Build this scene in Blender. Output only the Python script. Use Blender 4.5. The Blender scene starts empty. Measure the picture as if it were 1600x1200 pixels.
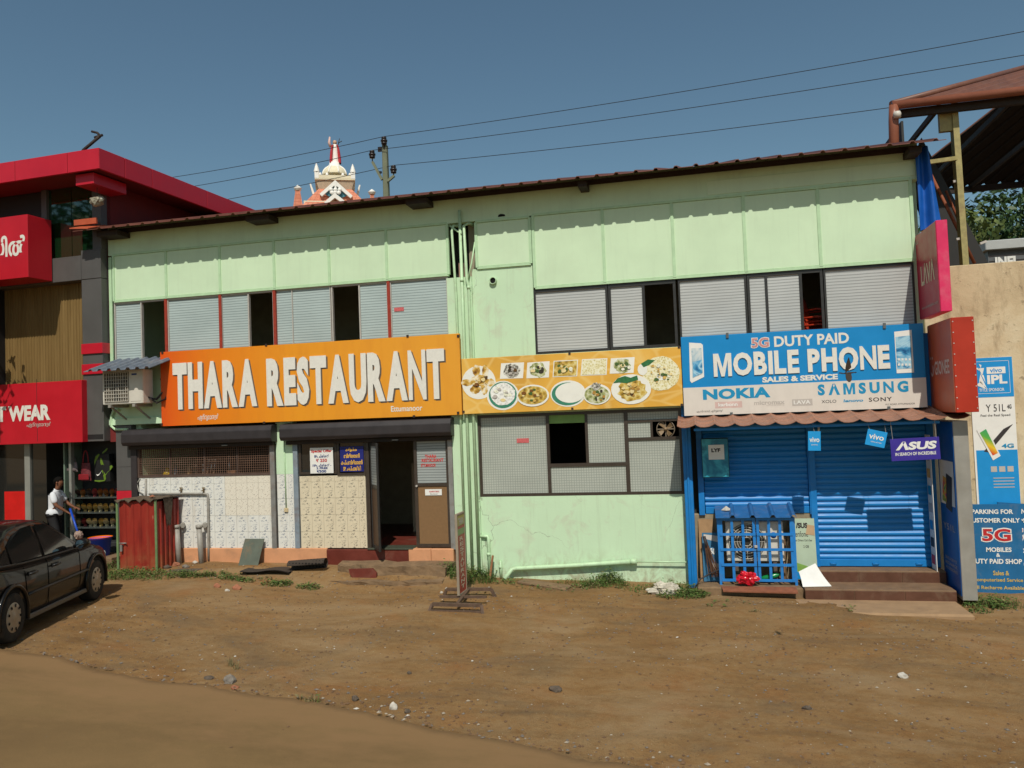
import bpy, bmesh, math, random
from math import sin, cos, pi, radians, atan2, hypot, floor
from mathutils import Vector as V, Matrix as MX, noise as MN

SC = bpy.context.scene
COL = SC.collection
random.seed(7)

# ---------------------------------------------------------------- camera
YAW, PIT, ROL, FPX = radians(-13.136), radians(2.139), radians(-2.199), 1250.0
CAM = V((0.0, -14.5, 3.0))
FW = V((sin(YAW) * cos(PIT), cos(YAW) * cos(PIT), sin(PIT)))
_r0 = V((cos(YAW), -sin(YAW), 0.0))
_u0 = _r0.cross(FW)
RT = cos(ROL) * _r0 + sin(ROL) * _u0
UP = -sin(ROL) * _r0 + cos(ROL) * _u0
cam = bpy.data.cameras.new('camera')
cam.sensor_width = 36.0
cam.lens = 36.0 * FPX / 1600.0
cam.clip_start, cam.clip_end = 0.1, 3000.0
camo = bpy.data.objects.new('camera', cam)
COL.objects.link(camo)
_m = MX((RT, UP, -FW)).transposed().to_4x4()
_m.translation = CAM
camo.matrix_world = _m
SC.camera = camo

# ---------------------------------------------------------------- sky, sun, exposure
SUN_AZ, SUN_EL = radians(12.0), radians(50.0)     # azimuth to the right of the facade normal
SUN = V((sin(SUN_AZ) * cos(SUN_EL), -cos(SUN_AZ) * cos(SUN_EL), sin(SUN_EL)))
world = bpy.data.worlds.new('World')
SC.world = world
world.use_nodes = True
_n = world.node_tree.nodes
_sky = _n.new('ShaderNodeTexSky')
_sky.sky_type = 'NISHITA'
_sky.sun_disc = False
_sky.sun_elevation = SUN_EL
_sky.sun_rotation = pi - SUN_AZ
_sky.altitude = 0.0
_sky.air_density = 1.0
_sky.dust_density = 1.0
_sky.ozone_density = 0.4
_tint = _n.new('ShaderNodeMix'); _tint.data_type = 'RGBA'; _tint.blend_type = 'MULTIPLY'; _tint.inputs[0].default_value = 1.0
_tint.inputs[7].default_value = (0.83, 1.0, 0.945, 1.0)      # greenish white balance of the photograph
world.node_tree.links.new(_sky.outputs[0], _tint.inputs[6])
world.node_tree.links.new(_tint.outputs[2], _n['Background'].inputs[0])
_n['Background'].inputs[1].default_value = 0.080
sl = bpy.data.lights.new('sun', 'SUN')
sl.energy = 3.5
sl.angle = radians(0.55)
sl.color = (1.0, 0.945, 0.84)
slo = bpy.data.objects.new('sun', sl)
COL.objects.link(slo)
slo.rotation_euler = (-SUN).to_track_quat('-Z', 'Y').to_euler()
SC.view_settings.view_transform = 'Standard'
SC.view_settings.look = 'None'
SC.view_settings.exposure = 0.0
SC.view_settings.gamma = 1.0
SC.view_settings.use_curve_mapping = False
SC.cycles.max_bounces = 6
SC.cycles.sample_clamp_indirect = 6.0

# ---------------------------------------------------------------- measuring: a point of the photograph on a known plane
def ray(x, y):
    return RT * (x - 800) + UP * (600 - y) + FW * FPX
def P(x, y, Y=0.0):                       # on the vertical plane at depth Y
    d = ray(x, y); t = (Y - CAM.y) / d.y
    return CAM + d * t
def G(x, y, Z=0.0):                       # on the level plane at height Z
    d = ray(x, y); t = (Z - CAM.z) / d.z
    return CAM + d * t
def R(xl, xr, yt, yb, Y=0.0):             # an upright rectangle on plane Y -> X0, X1, Z0, Z1
    xm, ym = (xl + xr) / 2, (yt + yb) / 2
    return P(xl, ym, Y).x, P(xr, ym, Y).x, P(xm, yb, Y).z, P(xm, yt, Y).z

# ---------------------------------------------------------------- objects
WM = {}
def thing(name, label, cat, loc=(0, 0, 0), rotz=0.0, group=None, parent=None):
    o = bpy.data.objects.new(name, None)
    COL.objects.link(o)
    o.empty_display_size = 0.2
    o.location = loc
    o.rotation_euler = (0, 0, rotz)
    if label: o['label'] = label
    if cat: o['category'] = cat
    if group: o['group'] = group
    m = MX.Translation(V(loc)) @ MX.Rotation(rotz, 4, 'Z')
    if parent:
        o.parent = parent
        m = WM[parent] @ m
    WM[o] = m
    return o

class MB:
    def __init__(s): s.v = []; s.f = []; s.m = []; s.sm = []; s.cur = 0; s.cs = False
    def mat(s, i): s.cur = i; return s
    def smooth(s, b=True): s.cs = b; return s
    def pts(s, ps):
        n = len(s.v); s.v += [V(p) for p in ps]; return n
    def face(s, idx): s.f.append(tuple(idx)); s.m.append(s.cur); s.sm.append(s.cs)
    def poly(s, ps):
        n = s.pts(ps); s.face(range(n, n + len(ps))); return s
    def box(s, x0, x1, y0, y1, z0, z1):
        if x1 < x0: x0, x1 = x1, x0
        if y1 < y0: y0, y1 = y1, y0
        if z1 < z0: z0, z1 = z1, z0
        n = s.pts([(x0, y0, z0), (x1, y0, z0), (x1, y1, z0), (x0, y1, z0), (x0, y0, z1), (x1, y0, z1), (x1, y1, z1), (x0, y1, z1)])
        for q in ((0, 3, 2, 1), (4, 5, 6, 7), (0, 1, 5, 4), (1, 2, 6, 5), (2, 3, 7, 6), (3, 0, 4, 7)): s.face([n + i for i in q])
        return s
    def hexa(s, p):                        # 8 corners, bottom 4 then top 4
        n = s.pts(p)
        for q in ((0, 3, 2, 1), (4, 5, 6, 7), (0, 1, 5, 4), (1, 2, 6, 5), (2, 3, 7, 6), (3, 0, 4, 7)): s.face([n + i for i in q])
        return s
    def bar(s, a, b, w, h=None):           # rectangular bar from a to b
        a, b = V(a), V(b); h = h or w
        d = (b - a).normalized(); u = d.cross(V((0, 0, 1)))
        u = V((1, 0, 0)) if u.length < 1e-4 else u.normalized()
        t = u.cross(d).normalized()
        u = u * w / 2; t = t * h / 2
        return s.hexa([a - u - t, a + u - t, a + u + t, a - u + t, b - u - t, b + u - t, b + u + t, b - u + t])
    def tube(s, path, r, seg=10, caps=True, radii=None):
        path = [V(p) for p in path]; rings = []; up = None
        for i, p in enumerate(path):
            d = (path[min(i + 1, len(path) - 1)] - path[max(i - 1, 0)]).normalized()
            if up is None: up = V((0, 0, 1)) if abs(d.z) < .9 else V((1, 0, 0))
            u = d.cross(up)
            u = u.normalized() if u.length > 1e-5 else V((1, 0, 0))
            t = u.cross(d).normalized(); up = t
            rr = radii[i] if radii else r
            rings.append(s.pts([p + (u * cos(2 * pi * k / seg) + t * sin(2 * pi * k / seg)) * rr for k in range(seg)]))
        old = s.cs; s.cs = seg > 5
        for a, b in zip(rings, rings[1:]):
            for k in range(seg): s.face((a + k, a + (k + 1) % seg, b + (k + 1) % seg, b + k))
        s.cs = old
        if caps:
            s.face([rings[0] + k for k in range(seg)][::-1]); s.face([rings[-1] + k for k in range(seg)])
        return s
    def lathe(s, prof, c=(0, 0, 0), seg=16, ax='z', capb=False, capt=False):   # prof: (r, h)
        c = V(c); rings = []
        for r, h in prof:
            pp = []
            for k in range(seg):
                a = 2 * pi * k / seg
                q = (r * cos(a), r * sin(a), h)
                if ax == 'y': q = (r * cos(a), -h, r * sin(a))
                if ax == 'x': q = (h, r * cos(a), r * sin(a))
                pp.append(c + V(q))
            rings.append(s.pts(pp))
        old = s.cs; s.cs = True
        for a, b in zip(rings, rings[1:]):
            for k in range(seg): s.face((a + k, a + (k + 1) % seg, b + (k + 1) % seg, b + k))
        s.cs = old
        if capb: s.face([rings[0] + k for k in range(seg)][::-1])
        if capt: s.face([rings[-1] + k for k in range(seg)])
        return s
    def grid(s, rows):                     # rows of equally many points
        ids = [s.pts(r) for r in rows]; n = len(rows[0])
        for a, b in zip(ids, ids[1:]):
            for k in range(n - 1): s.face((a + k, a + k + 1, b + k + 1, b + k))
        return s
    def extr(s, poly, d):                  # closed prism: planar polygon + offset vector
        d = V(d); n = len(poly)
        a = s.pts(poly); b = s.pts([V(p) + d for p in poly])
        s.face([a + i for i in range(n)]); s.face([b + i for i in range(n)][::-1])
        for i in range(n): s.face((a + (i + 1) % n, a + i, b + i, b + (i + 1) % n))
        return s

def mesh_of(mb, name, mats, inv=None, bev=0.0, seg=1):
    me = bpy.data.meshes.new(name)
    vs = [inv @ v for v in mb.v] if inv else mb.v
    me.from_pydata([tuple(v) for v in vs], [], mb.f)
    for m in (mats if isinstance(mats, (list, tuple)) else [mats]): me.materials.append(m)
    if any(mb.m): me.polygons.foreach_set('material_index', mb.m)
    if any(mb.sm): me.polygons.foreach_set('use_smooth', mb.sm)
    if bev:
        bm = bmesh.new(); bm.from_mesh(me)
        bmesh.ops.bevel(bm, geom=bm.edges[:], offset=bev, segments=seg, affect='EDGES', clamp_overlap=True)
        bm.to_mesh(me); bm.free()
    me.update()
    return me

def obj(name, mb, mats, parent=None, label=None, cat=None, group=None, kind=None, bev=0.0, seg=1, local=False, origin=None):
    """one mesh object; vertices are given in world space unless local"""
    inv = None
    loc = V((0, 0, 0))
    pm = WM[parent] if parent else MX.Identity(4)
    if not local:
        inv = pm.inverted()
        if origin is not None:
            loc = inv @ V(origin)
            inv = MX.Translation(-loc) @ inv
        elif parent is None and mb.v:
            xs = [v.x for v in mb.v]; ys = [v.y for v in mb.v]; zs = [v.z for v in mb.v]
            loc = V(((min(xs) + max(xs)) / 2, (min(ys) + max(ys)) / 2, min(zs)))
            inv = MX.Translation(-loc)
    me = mesh_of(mb, name, mats, inv, bev, seg)
    o = bpy.data.objects.new(name, me)
    COL.objects.link(o)
    o.location = loc
    if parent: o.parent = parent
    WM[o] = pm @ MX.Translation(loc)
    tag(o, label, cat, group, kind)
    return o
def tag(o, label=None, cat=None, group=None, kind=None):
    if label: o['label'] = label
    if cat: o['category'] = cat
    if group: o['group'] = group
    if kind: o['kind'] = kind
    return o
def inst(name, me, parent=None, loc=(0, 0, 0), rot=(0, 0, 0), scale=(1, 1, 1), **k):   # an object sharing mesh data; loc is in the parent's space
    o = bpy.data.objects.new(name, me)
    COL.objects.link(o)
    o.location = loc; o.rotation_euler = rot; o.scale = scale
    if parent: o.parent = parent
    WM[o] = (WM[parent] if parent else MX.Identity(4)) @ MX.Translation(V(loc))
    return tag(o, **k)
def lc(parent, p):
    return WM[parent].inverted() @ V(p)

# ---------------------------------------------------------------- materials
def c(r, g, b):
    f = lambda u: (u / 255 / 12.92) if u <= 10 else ((u / 255 + .055) / 1.055) ** 2.4
    return (f(r), f(g), f(b), 1.0)
_MC = {}
class NT:
    def __init__(s, name):
        s.m = bpy.data.materials.new(name); s.m.use_nodes = True
        s.t = s.m.node_tree; s.b = s.t.nodes['Principled BSDF']
    def n(s, typ, **k):
        x = s.t.nodes.new('ShaderNode' + typ)
        for a, v in k.items(): setattr(x, a, v)
        return x
    def l(s, a, b): s.t.links.new(a, b)
    def pos(s, scale=(1, 1, 1), kind='world'):
        if kind == 'world': o = s.n('NewGeometry').outputs['Position']
        else: o = s.n('TexCoord').outputs['Object']
        mp = s.n('Mapping'); mp.inputs['Scale'].default_value = scale
        s.l(o, mp.inputs[0]); return mp.outputs[0]
    def noise(s, vec, scale, detail=4, rough=.55, dist=0.0):
        x = s.n('TexNoise'); x.inputs['Scale'].default_value = scale; x.inputs['Detail'].default_value = detail
        x.inputs['Roughness'].default_value = rough; x.inputs['Distortion'].default_value = dist
        if vec: s.l(vec, x.inputs['Vector'])
        return x.outputs[0]
    def ramp(s, fac, stops):
        r = s.n('ValToRGB'); e = r.color_ramp.elements
        while len(e) < len(stops): e.new(.5)
        for i, (p, col) in enumerate(stops):
            e[i].position = p; e[i].color = col if len(col) == 4 else (*col, 1)
        s.l(fac, r.inputs[0]); return r.outputs[0]
    def rng(s, fac, a, b, c0=0.0, c1=1.0):
        r = s.n('MapRange'); r.inputs[1].default_value = a; r.inputs[2].default_value = b
        r.inputs[3].default_value = c0; r.inputs[4].default_value = c1
        s.l(fac, r.inputs[0]); return r.outputs[0]
    def mix(s, fac, a, b, blend='MIX'):
        x = s.n('Mix', data_type='RGBA', blend_type=blend)
        if isinstance(fac, (int, float)): x.inputs[0].default_value = fac
        else: s.l(fac, x.inputs[0])
        for i, q in ((6, a), (7, b)):
            if isinstance(q, tuple): x.inputs[i].default_value = q
            else: s.l(q, x.inputs[i])
        return x.outputs[2]
    def math(s, op, a, b=0.0, cc=None):
        x = s.n('Math', operation=op)
        for i, q in enumerate((a, b) if cc is None else (a, b, cc)):
            if isinstance(q, (int, float)): x.inputs[i].default_value = q
            else: s.l(q, x.inputs[i])
        return x.outputs[0]
    def xyz(s, vec):
        x = s.n('SeparateXYZ'); s.l(vec, x.inputs[0]); return x.outputs
    def bump(s, h, strength=.3, dist=.02):
        x = s.n('Bump'); x.inputs['Strength'].default_value = strength; x.inputs['Distance'].default_value = dist
        s.l(h, x.inputs['Height']); s.l(x.outputs[0], s.b.inputs['Normal'])
    def out(s, col=None, rough=None, metal=None, spec=None):
        B = s.b.inputs
        if col is not None:
            if isinstance(col, tuple): B['Base Color'].default_value = col
            else: s.l(col, B['Base Color'])
        if rough is not None:
            if isinstance(rough, (int, float)): B['Roughness'].default_value = rough
            else: s.l(rough, B['Roughness'])
        if metal is not None: B['Metallic'].default_value = metal
        if spec is not None: B['Specular IOR Level'].default_value = spec
        return s.m

def mat(name, col, rough=.6, metal=0.0, var=.12, scale=5.0, bump=0.0, bscale=60.0, streak=0.0, dirt=None, dirtamt=.5, spec=.4, coat=0.0):
    """painted / plain surface with mottling, optional vertical run-off streaks and dirt blotches"""
    if name in _MC: return _MC[name]
    t = NT(name); p = t.pos()
    n1 = t.noise(p, scale, 5, .6)
    lo = tuple(x * (1 - var) for x in col[:3]) + (1,); hi = tuple(min(1, x * (1 + var)) for x in col[:3]) + (1,)
    k = t.ramp(n1, [(.3, lo), (.7, hi)])
    if streak:
        s1 = t.noise(t.pos((5, 5, .35)), 2.2, 5, .65)
        k = t.mix(t.rng(s1, .52, .78, 0, streak), k, tuple(x * .45 for x in col[:3]) + (1,))
    if dirt:
        d1 = t.noise(p, scale * .55, 7, .7, .4)
        k = t.mix(t.rng(d1, .52, .72, 0, dirtamt), k, dirt)
    rr = t.rng(n1, .3, .7, max(0, rough - .07), min(1, rough + .07))
    t.out(k, rr, metal, spec)
    if coat: t.b.inputs['Coat Weight'].default_value = coat
    if bump: t.bump(t.noise(p, bscale, 4, .6), bump, .01)
    _MC[name] = t.m
    return t.m
def flat(name, col, rough=.5, spec=.3):
    return mat(name, col, rough, var=.05, scale=9, spec=spec)

# ---------------------------------------------------------------- lettering
def text_mesh(s, bold=0.0, ext=0.0, sp=1.0, bevel=0.0, res=3):
    cu = bpy.data.curves.new('t', 'FONT')
    cu.body = s; cu.offset = bold; cu.extrude = ext; cu.space_character = sp; cu.resolution_u = res
    cu.bevel_depth = bevel
    ob = bpy.data.objects.new('t', cu)
    me = bpy.data.meshes.new_from_object(ob)
    bpy.data.objects.remove(ob); bpy.data.curves.remove(cu)
    return me
class Frame:                                # a sign face: a along, b up, out of the face by d
    def __init__(s, O, ux=(1, 0, 0), uy=(0, 0, 1), n=(0, -1, 0)):
        s.O, s.x, s.y, s.n = V(O), V(ux), V(uy), V(n)
    def p(s, a, b, d=0.0): return s.O + s.x * a + s.y * b + s.n * d
def bounds(me):
    xs = [v.co.x for v in me.vertices]; ys = [v.co.y for v in me.vertices]; zs = [v.co.z for v in me.vertices]
    return min(xs), max(xs), min(ys), max(ys), min(zs), max(zs)
def put_mesh(name, me, fr, box, d, depth, m, parent, slant=0.0, **k):
    """fit a flat mesh to box (a0,a1,b0,b1) of the frame, d out of the face"""
    x0, x1, y0, y1, z0, z1 = bounds(me)
    a0, a1, b0, b1 = box
    inv = WM[parent].inverted() if parent else MX.Identity(4)
    for v in me.vertices:
        u = (v.co.x - x0) / max(1e-6, x1 - x0); w = (v.co.y - y0) / max(1e-6, y1 - y0)
        q = (v.co.z - z0) / (z1 - z0) if z1 - z0 > 1e-6 else 0
        v.co = inv @ fr.p(a0 + (a1 - a0) * u + slant * w * (b1 - b0), b0 + (b1 - b0) * w, d + depth * q)
    me.name = name
    me.materials.clear(); me.materials.append(m)
    for p in me.polygons: p.material_index = 0; p.use_smooth = False
    me.update()
    o = bpy.data.objects.new(name, me); COL.objects.link(o)
    if parent: o.parent = parent
    WM[o] = WM[parent] if parent else MX.Identity(4)
    return tag(o, **k)
def text(s, fr, box, m, parent, d=.004, bold=0.0, ext=0.0, sp=1.0, name='lettering', slant=0.0, **k):
    me = text_mesh(s, bold, .1 if ext else 0, sp)
    if not me.vertices: return None
    return put_mesh(name, me, fr, box, d, ext, m, parent, slant, **k)
def block_m(ext):                           # a heavy capital M (the outline font breaks up when emboldened)
    o = [(0, 0), (0, 1), (.29, 1), (.5, .36), (.71, 1), (1, 1), (1, 0), (.79, 0), (.79, .70), (.59, 0), (.41, 0), (.21, .70), (.21, 0)]
    tri = [(0, 1, 12), (1, 11, 12), (1, 2, 11), (2, 10, 11), (2, 3, 10), (3, 9, 10), (3, 4, 9), (4, 8, 9), (4, 5, 8), (5, 7, 8), (5, 6, 7)]
    me = bpy.data.meshes.new('m'); n = len(o); vs = [(x * .80, y * .72, .1) for x, y in o]; fs = [t[::-1] for t in tri]
    if ext:
        vs += [(x, y, -.1) for x, y, z in vs]; fs += [(i, n + i, n + (i + 1) % n, (i + 1) % n)[::-1] for i in range(n)]
    me.from_pydata(vs, [], fs); return me
def letters(s, fr, box, m, parent, d=.004, bold=.03, ext=.02, gap=.12, space=.5, name='letter', narrow=None):
    """each character a piece of its own"""
    ms = []; tot = 0
    for ch in s:
        if ch == ' ': ms.append((None, space)); tot += space; continue
        me = block_m(ext) if ch == 'M' else text_mesh(ch, (min(bold, .030) if ch in 'NW' else bold), .1 if ext else 0); b = bounds(me); w = b[1] - b[0]
        if narrow and ch in narrow: w *= narrow[ch]
        ms.append((me, w)); tot += w + gap
    tot -= gap
    a0, a1, b0, b1 = box; kx = (a1 - a0) / tot; a = a0
    for me, w in ms:
        if me is None: a += w * kx; continue
        put_mesh(name, me, fr, (a, a + w * kx, b0, b1), d, ext, m, parent); a += (w + gap) * kx
def patch(fr, pts, d, m, parent, name, **k):
    mb = MB(); mb.poly([fr.p(a, b, d) for a, b in pts]); return obj(name, mb, m, parent, **k)
def ell(fr, a, b, ra, rb, d, m, parent, name, n=28, jit=0.0, rnd=None, **k):
    rnd = rnd or random
    pts = [(a + ra * cos(2 * pi * i / n) * (1 + rnd.uniform(-jit, jit)), b + rb * sin(2 * pi * i / n) * (1 + rnd.uniform(-jit, jit))) for i in range(n)]
    return patch(fr, pts, d, m, parent, name, **k)
# ================================================================ the ground
def sstep(a, b, x):
    t = max(0.0, min(1.0, (x - a) / (b - a))); return t * t * (3 - 2 * t)
EDGE = [(-30, -1.6), (-14, -4.7), (-9.17, -5.64), (-4.12, -6.51), (-1.85, -7.15), (3, -8.15), (12, -9.9), (40, -15)]
def edge_y(x):
    for (a, ya), (b, yb) in zip(EDGE, EDGE[1:]):
        if a <= x <= b: return ya + (yb - ya) * (x - a) / (b - a)
    return EDGE[0][1] if x < EDGE[0][0] else EDGE[-1][1]
def gbase(x, y):
    z = -0.021 * max(0.0, min(11.0, x + 5.0))
    lf = 1 - sstep(-9.2, -6.2, x)
    z += .17 * lf
    z += (.20 - .13 * lf) * sstep(-1.35, -.35, y) * (1 - sstep(-4.55, -3.95, x)) * sstep(-16, -13.2, x)
    return z
def gz(x, y):
    z = gbase(x, y)
    e = y - edge_y(x)
    if e < -.1: return z - .03 * sstep(.1, .35, -e)
    k = sstep(-.1, .5, e)
    z += k * (.035 * MN.noise(V((x * .55, y * .9, 3))) + .018 * MN.noise(V((x * 1.9, y * 2.3, 7))) + .007 * MN.noise(V((x * 6, y * 7, 1))))
    z -= .03 * sstep(.5, .05, e) * sstep(-.1, .05, e)
    return z

def dirt_material():
    t = NT('dirt'); p = t.pos()
    big = t.noise(p, .55, 5, .6, .6)
    k = t.ramp(big, [(.30, (0.240, 0.139, 0.055)), (.47, (0.304, 0.186, 0.080)), (.60, (0.293, 0.190, 0.090)), (.72, (0.229, 0.153, 0.078))])
    strip = t.noise(t.pos((.5, 3.2, 1)), 1.3, 5, .62)
    k = t.mix(t.rng(strip, .5, .74, 0, .55), k, (0.166, 0.104, 0.049, 1))
    red = t.noise(p, 1.1, 4, .6)
    k = t.mix(t.rng(red, .54, .74, 0, .65), k, (0.320, 0.153, 0.055, 1))
    mid = t.noise(p, 9, 6, .7)
    k = t.mix(t.rng(mid, .3, .75, .0, .55), k, (0.320, 0.198, 0.092, 1), 'OVERLAY')
    fine = t.noise(p, 70, 4, .75)
    k = t.mix(t.rng(fine, .52, .7, 0, .5), k, (0.091, 0.053, 0.025, 1))
    gr = t.noise(p, 24, 6, .8)
    k = t.mix(t.math('MULTIPLY', t.rng(gr, .55, .66, 0, .6), t.rng(t.noise(p, .8, 4), .42, .62)), k, (0.079, 0.061, 0.037, 1))
    k = t.mix(t.rng(gr, .28, .40, .35, 0), k, (0.384, 0.283, 0.155, 1))
    vo = t.n('TexVoronoi'); vo.inputs['Scale'].default_value = 26; t.l(p, vo.inputs['Vector'])
    spot = t.math('MULTIPLY', t.math('LESS_THAN', vo.outputs['Distance'], .16), t.math('GREATER_THAN', t.xyz(vo.outputs['Color'])[0], .93))
    k = t.mix(t.math('MULTIPLY', spot, .75), k, (0.447, 0.358, 0.232, 1))
    dust = t.noise(t.pos((.7, 1.2, 1)), .75, 6, .62, .8)
    k = t.mix(t.rng(dust, .50, .68, 0, .55), k, (0.345, 0.240, 0.132, 1))                 # pale dry dust
    k = t.mix(t.rng(dust, .34, .46, .45, 0), k, (0.144, 0.103, 0.063, 1))                 # packed darker gravelly ground
    t.out(k, .95, 0, .15)
    h = t.math('ADD', t.math('MULTIPLY', mid, .7), t.math('MULTIPLY', fine, .45))
    t.bump(t.math('ADD', h, t.math('MULTIPLY', gr, .5)), .7, .035)
    return t.m
def road_material():
    t = NT('dusty_asphalt'); p = t.pos()
    big = t.noise(t.pos((.35, 1.0, 1)), 1.0, 5, .6, .3)
    k = t.ramp(big, [(.3, (0.170, 0.105, 0.045)), (.5, (0.202, 0.126, 0.053)), (.7, (0.236, 0.147, 0.063))])
    fine = t.noise(p, 120, 3, .7)
    k = t.mix(t.rng(fine, .45, .7, 0, .4), k, (0.081, 0.053, 0.024, 1))
    m2 = t.noise(p, 6, 6, .65)
    k = t.mix(t.rng(m2, .5, .75, 0, .35), k, (0.233, 0.140, 0.058, 1))
    x, y, z = t.xyz(p)
    e = t.math('ADD', y, t.math('ADD', t.math('MULTIPLY', x, .2063), 7.532))          # distance from the ragged edge
    sp = t.math('ADD', e, t.math('MULTIPLY', t.math('SUBTRACT', t.noise(t.pos((.6, 1.6, 1)), 2.2, 6, .7), .5), 3.2))
    k = t.mix(t.rng(sp, -1.3, -.15, 0, .85), k, (0.243, 0.143, 0.065, 1))                   # dirt carried onto the asphalt
    t.out(k, .9, 0, .2)
    t.bump(t.math('ADD', t.math('MULTIPLY', fine, .5), t.math('MULTIPLY', m2, .3)), .3, .012)
    return t.m
def span(a, b, d):
    n = max(1, int(round((b - a) / d))); return [a + (b - a) * i / n for i in range(n)]
_xs = [-900, -300, -120, -60, -35, -25, -20, -17, -15] + span(-14, 7, .075) + [7, 8, 9, 11, 14, 18, 25, 40, 80, 200, 500, 900]
_ys = [-400, -120, -50, -25, -16, -13, -11, -10] + span(-9.5, .3, .075) + [.3, .8, 1.5, 3, 5, 8, 12, 20, 40, 80, 160, 400, 900]
mb = MB(); mb.cs = True
mb.grid([[(x, y, gz(x, y)) for x in _xs] for y in _ys])
obj('ground', mb, dirt_material(), kind='structure', label='brown dirt forecourt with small stones in front of the shops', local=True)
# the road: a thin sheet with a ragged edge over the dirt
mb = MB(); mb.cs = True
rx = [-300, -100, -40] + span(-20, 12, .06) + [12, 14, 20, 40, 100, 300]
def rag(x): return .10 * MN.noise(V((x * 1.3, 0, 5))) + .05 * MN.noise(V((x * 5, 0, 2))) + .025 * MN.noise(V((x * 17, 0, 9)))
rows = []
for q in (0, .03, .15, .5, 1.5, 4, 9, 20):
    rows.append([(x, edge_y(x) + (rag(x) if q < .4 else 0) - q, gbase(x, -6) + (-.03 if q == 0 else .006)) for x in rx])
mb.grid(rows[::-1])
obj('road', mb, road_material(), kind='structure', label='dust covered asphalt road along the foreground edge', local=True)

# pebbles nobody could count
M_PB = [mat('pebble_brown', (.15, .085, .045, 1), .9, var=.3, scale=30), mat('pebble_grey', (.17, .14, .115, 1), .9, var=.3, scale=30),
        mat('pebble_pale', (.34, .28, .21, 1), .85, var=.2, scale=30), mat('litter_white', (.55, .51, .45, 1), .7, var=.1)]
def pebble(mb, p, r, fl=.6, rnd=random):
    q = [V((1, 0, 0)), V((0, 1, 0)), V((-1, 0, 0)), V((0, -1, 0)), V((0, 0, 1)), V((0, 0, -.5))]
    a = rnd.uniform(0, 6.3); e = rnd.uniform(.6, 1.5)
    n = mb.pts([V(p) + V(((v.x * cos(a) * e - v.y * sin(a)), (v.x * sin(a) * e + v.y * cos(a)), v.z * fl)) * r * rnd.uniform(.7, 1.25) for v in q])
    for i in range(4):
        mb.face((n + i, n + (i + 1) % 4, n + 4)); mb.face((n + (i + 1) % 4, n + i, n + 5))
mb = MB(); rnd = random.Random(3)
cnt = 0
while cnt < 8200:
    x = rnd.uniform(-12.5, 6.5); y = rnd.uniform(-9.3, -.3) if cnt % 11 else edge_y(x) + abs(rnd.gauss(0, .35)) - .03
    if y < edge_y(x) - .02 and rnd.random() < .985: continue
    dens = MN.noise(V((x * .5, y * .8, 11)))
    if cnt % 11 and rnd.random() > .5 + dens: continue
    near = edge_y(x) < y < edge_y(x) + .4
    r = rnd.choice((.006, .008, .008, .011, .015, .02)) * (1.25 if near else 1)
    mb.mat(rnd.choices((0, 1, 2, 3), (58, 34, 7, 1))[0])
    zz = gz(x, y) if y > edge_y(x) + .05 else gbase(x, -6) + .006
    pebble(mb, (x, y, zz + r * .2), r, .6, rnd); cnt += 1
obj('gravel', mb, M_PB, kind='stuff', label='loose pebbles and chips scattered over the dirt', local=True)

# grass and low weeds
M_GR = []
for i, (a, b) in enumerate((((.045, .085, .018), (.10, .17, .035)), ((.07, .10, .025), (.17, .20, .05)), ((.15, .12, .055), (.26, .21, .10)))):
    t = NT('grass_%d' % i); t.out(t.ramp(t.noise(t.pos(), 14, 3), [(.3, a), (.7, b)]), .75, 0, .25); M_GR.append(t.m)
mb = MB(); rnd = random.Random(5)
def tuft(x, y, r, n, h, dry=.15, leafy=.5):
    for i in range(n):
        a = rnd.uniform(0, 6.283); q = r * rnd.random() ** .6
        px, py = x + q * cos(a) * 1.35, y + q * sin(a) * .8
        z = gz(px, py) - .005
        hh = h * rnd.uniform(.35, 1.1) * (1.15 - .6 * q / r); b = rnd.uniform(0, 6.283); ln = rnd.uniform(.2, .9) * hh
        w = rnd.uniform(.003, .006)
        mb.mat(2 if rnd.random() < dry else rnd.choice((0, 0, 1)))
        dx, dy = cos(b), sin(b)
        if rnd.random() < leafy:           # a small leaf pair on a stalk
            tip = V((px + dx * ln * .6, py + dy * ln * .6, z + hh))
            s = rnd.uniform(.012, .026); u = V((-dy, dx, rnd.uniform(-.4, .4))).normalized() * s; f = V((dx, dy, rnd.uniform(-.3, .5))).normalized() * s * 1.5
            mb.poly([tip - f, tip + u * .7, tip + f, tip - u * .7])
            mb.poly([(px - w * dy * .5, py + w * dx * .5, z), (px + w * dy * .5, py - w * dx * .5, z), tip])
        else:
            m = V((px + dx * ln * .35, py + dy * ln * .35, z + hh * .7)); e = V((px + dx * ln, py + dy * ln, z + hh))
            u = V((-dy * w, dx * w, 0)); b0 = V((px, py, z))
            mb.poly([b0 - u, b0 + u, m + u * .8, m - u * .8]); mb.poly([m - u * .8, m + u * .8, e])
def gp(px, py, z=0.0): q = G(px, py, z); return q.x, q.y
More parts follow.
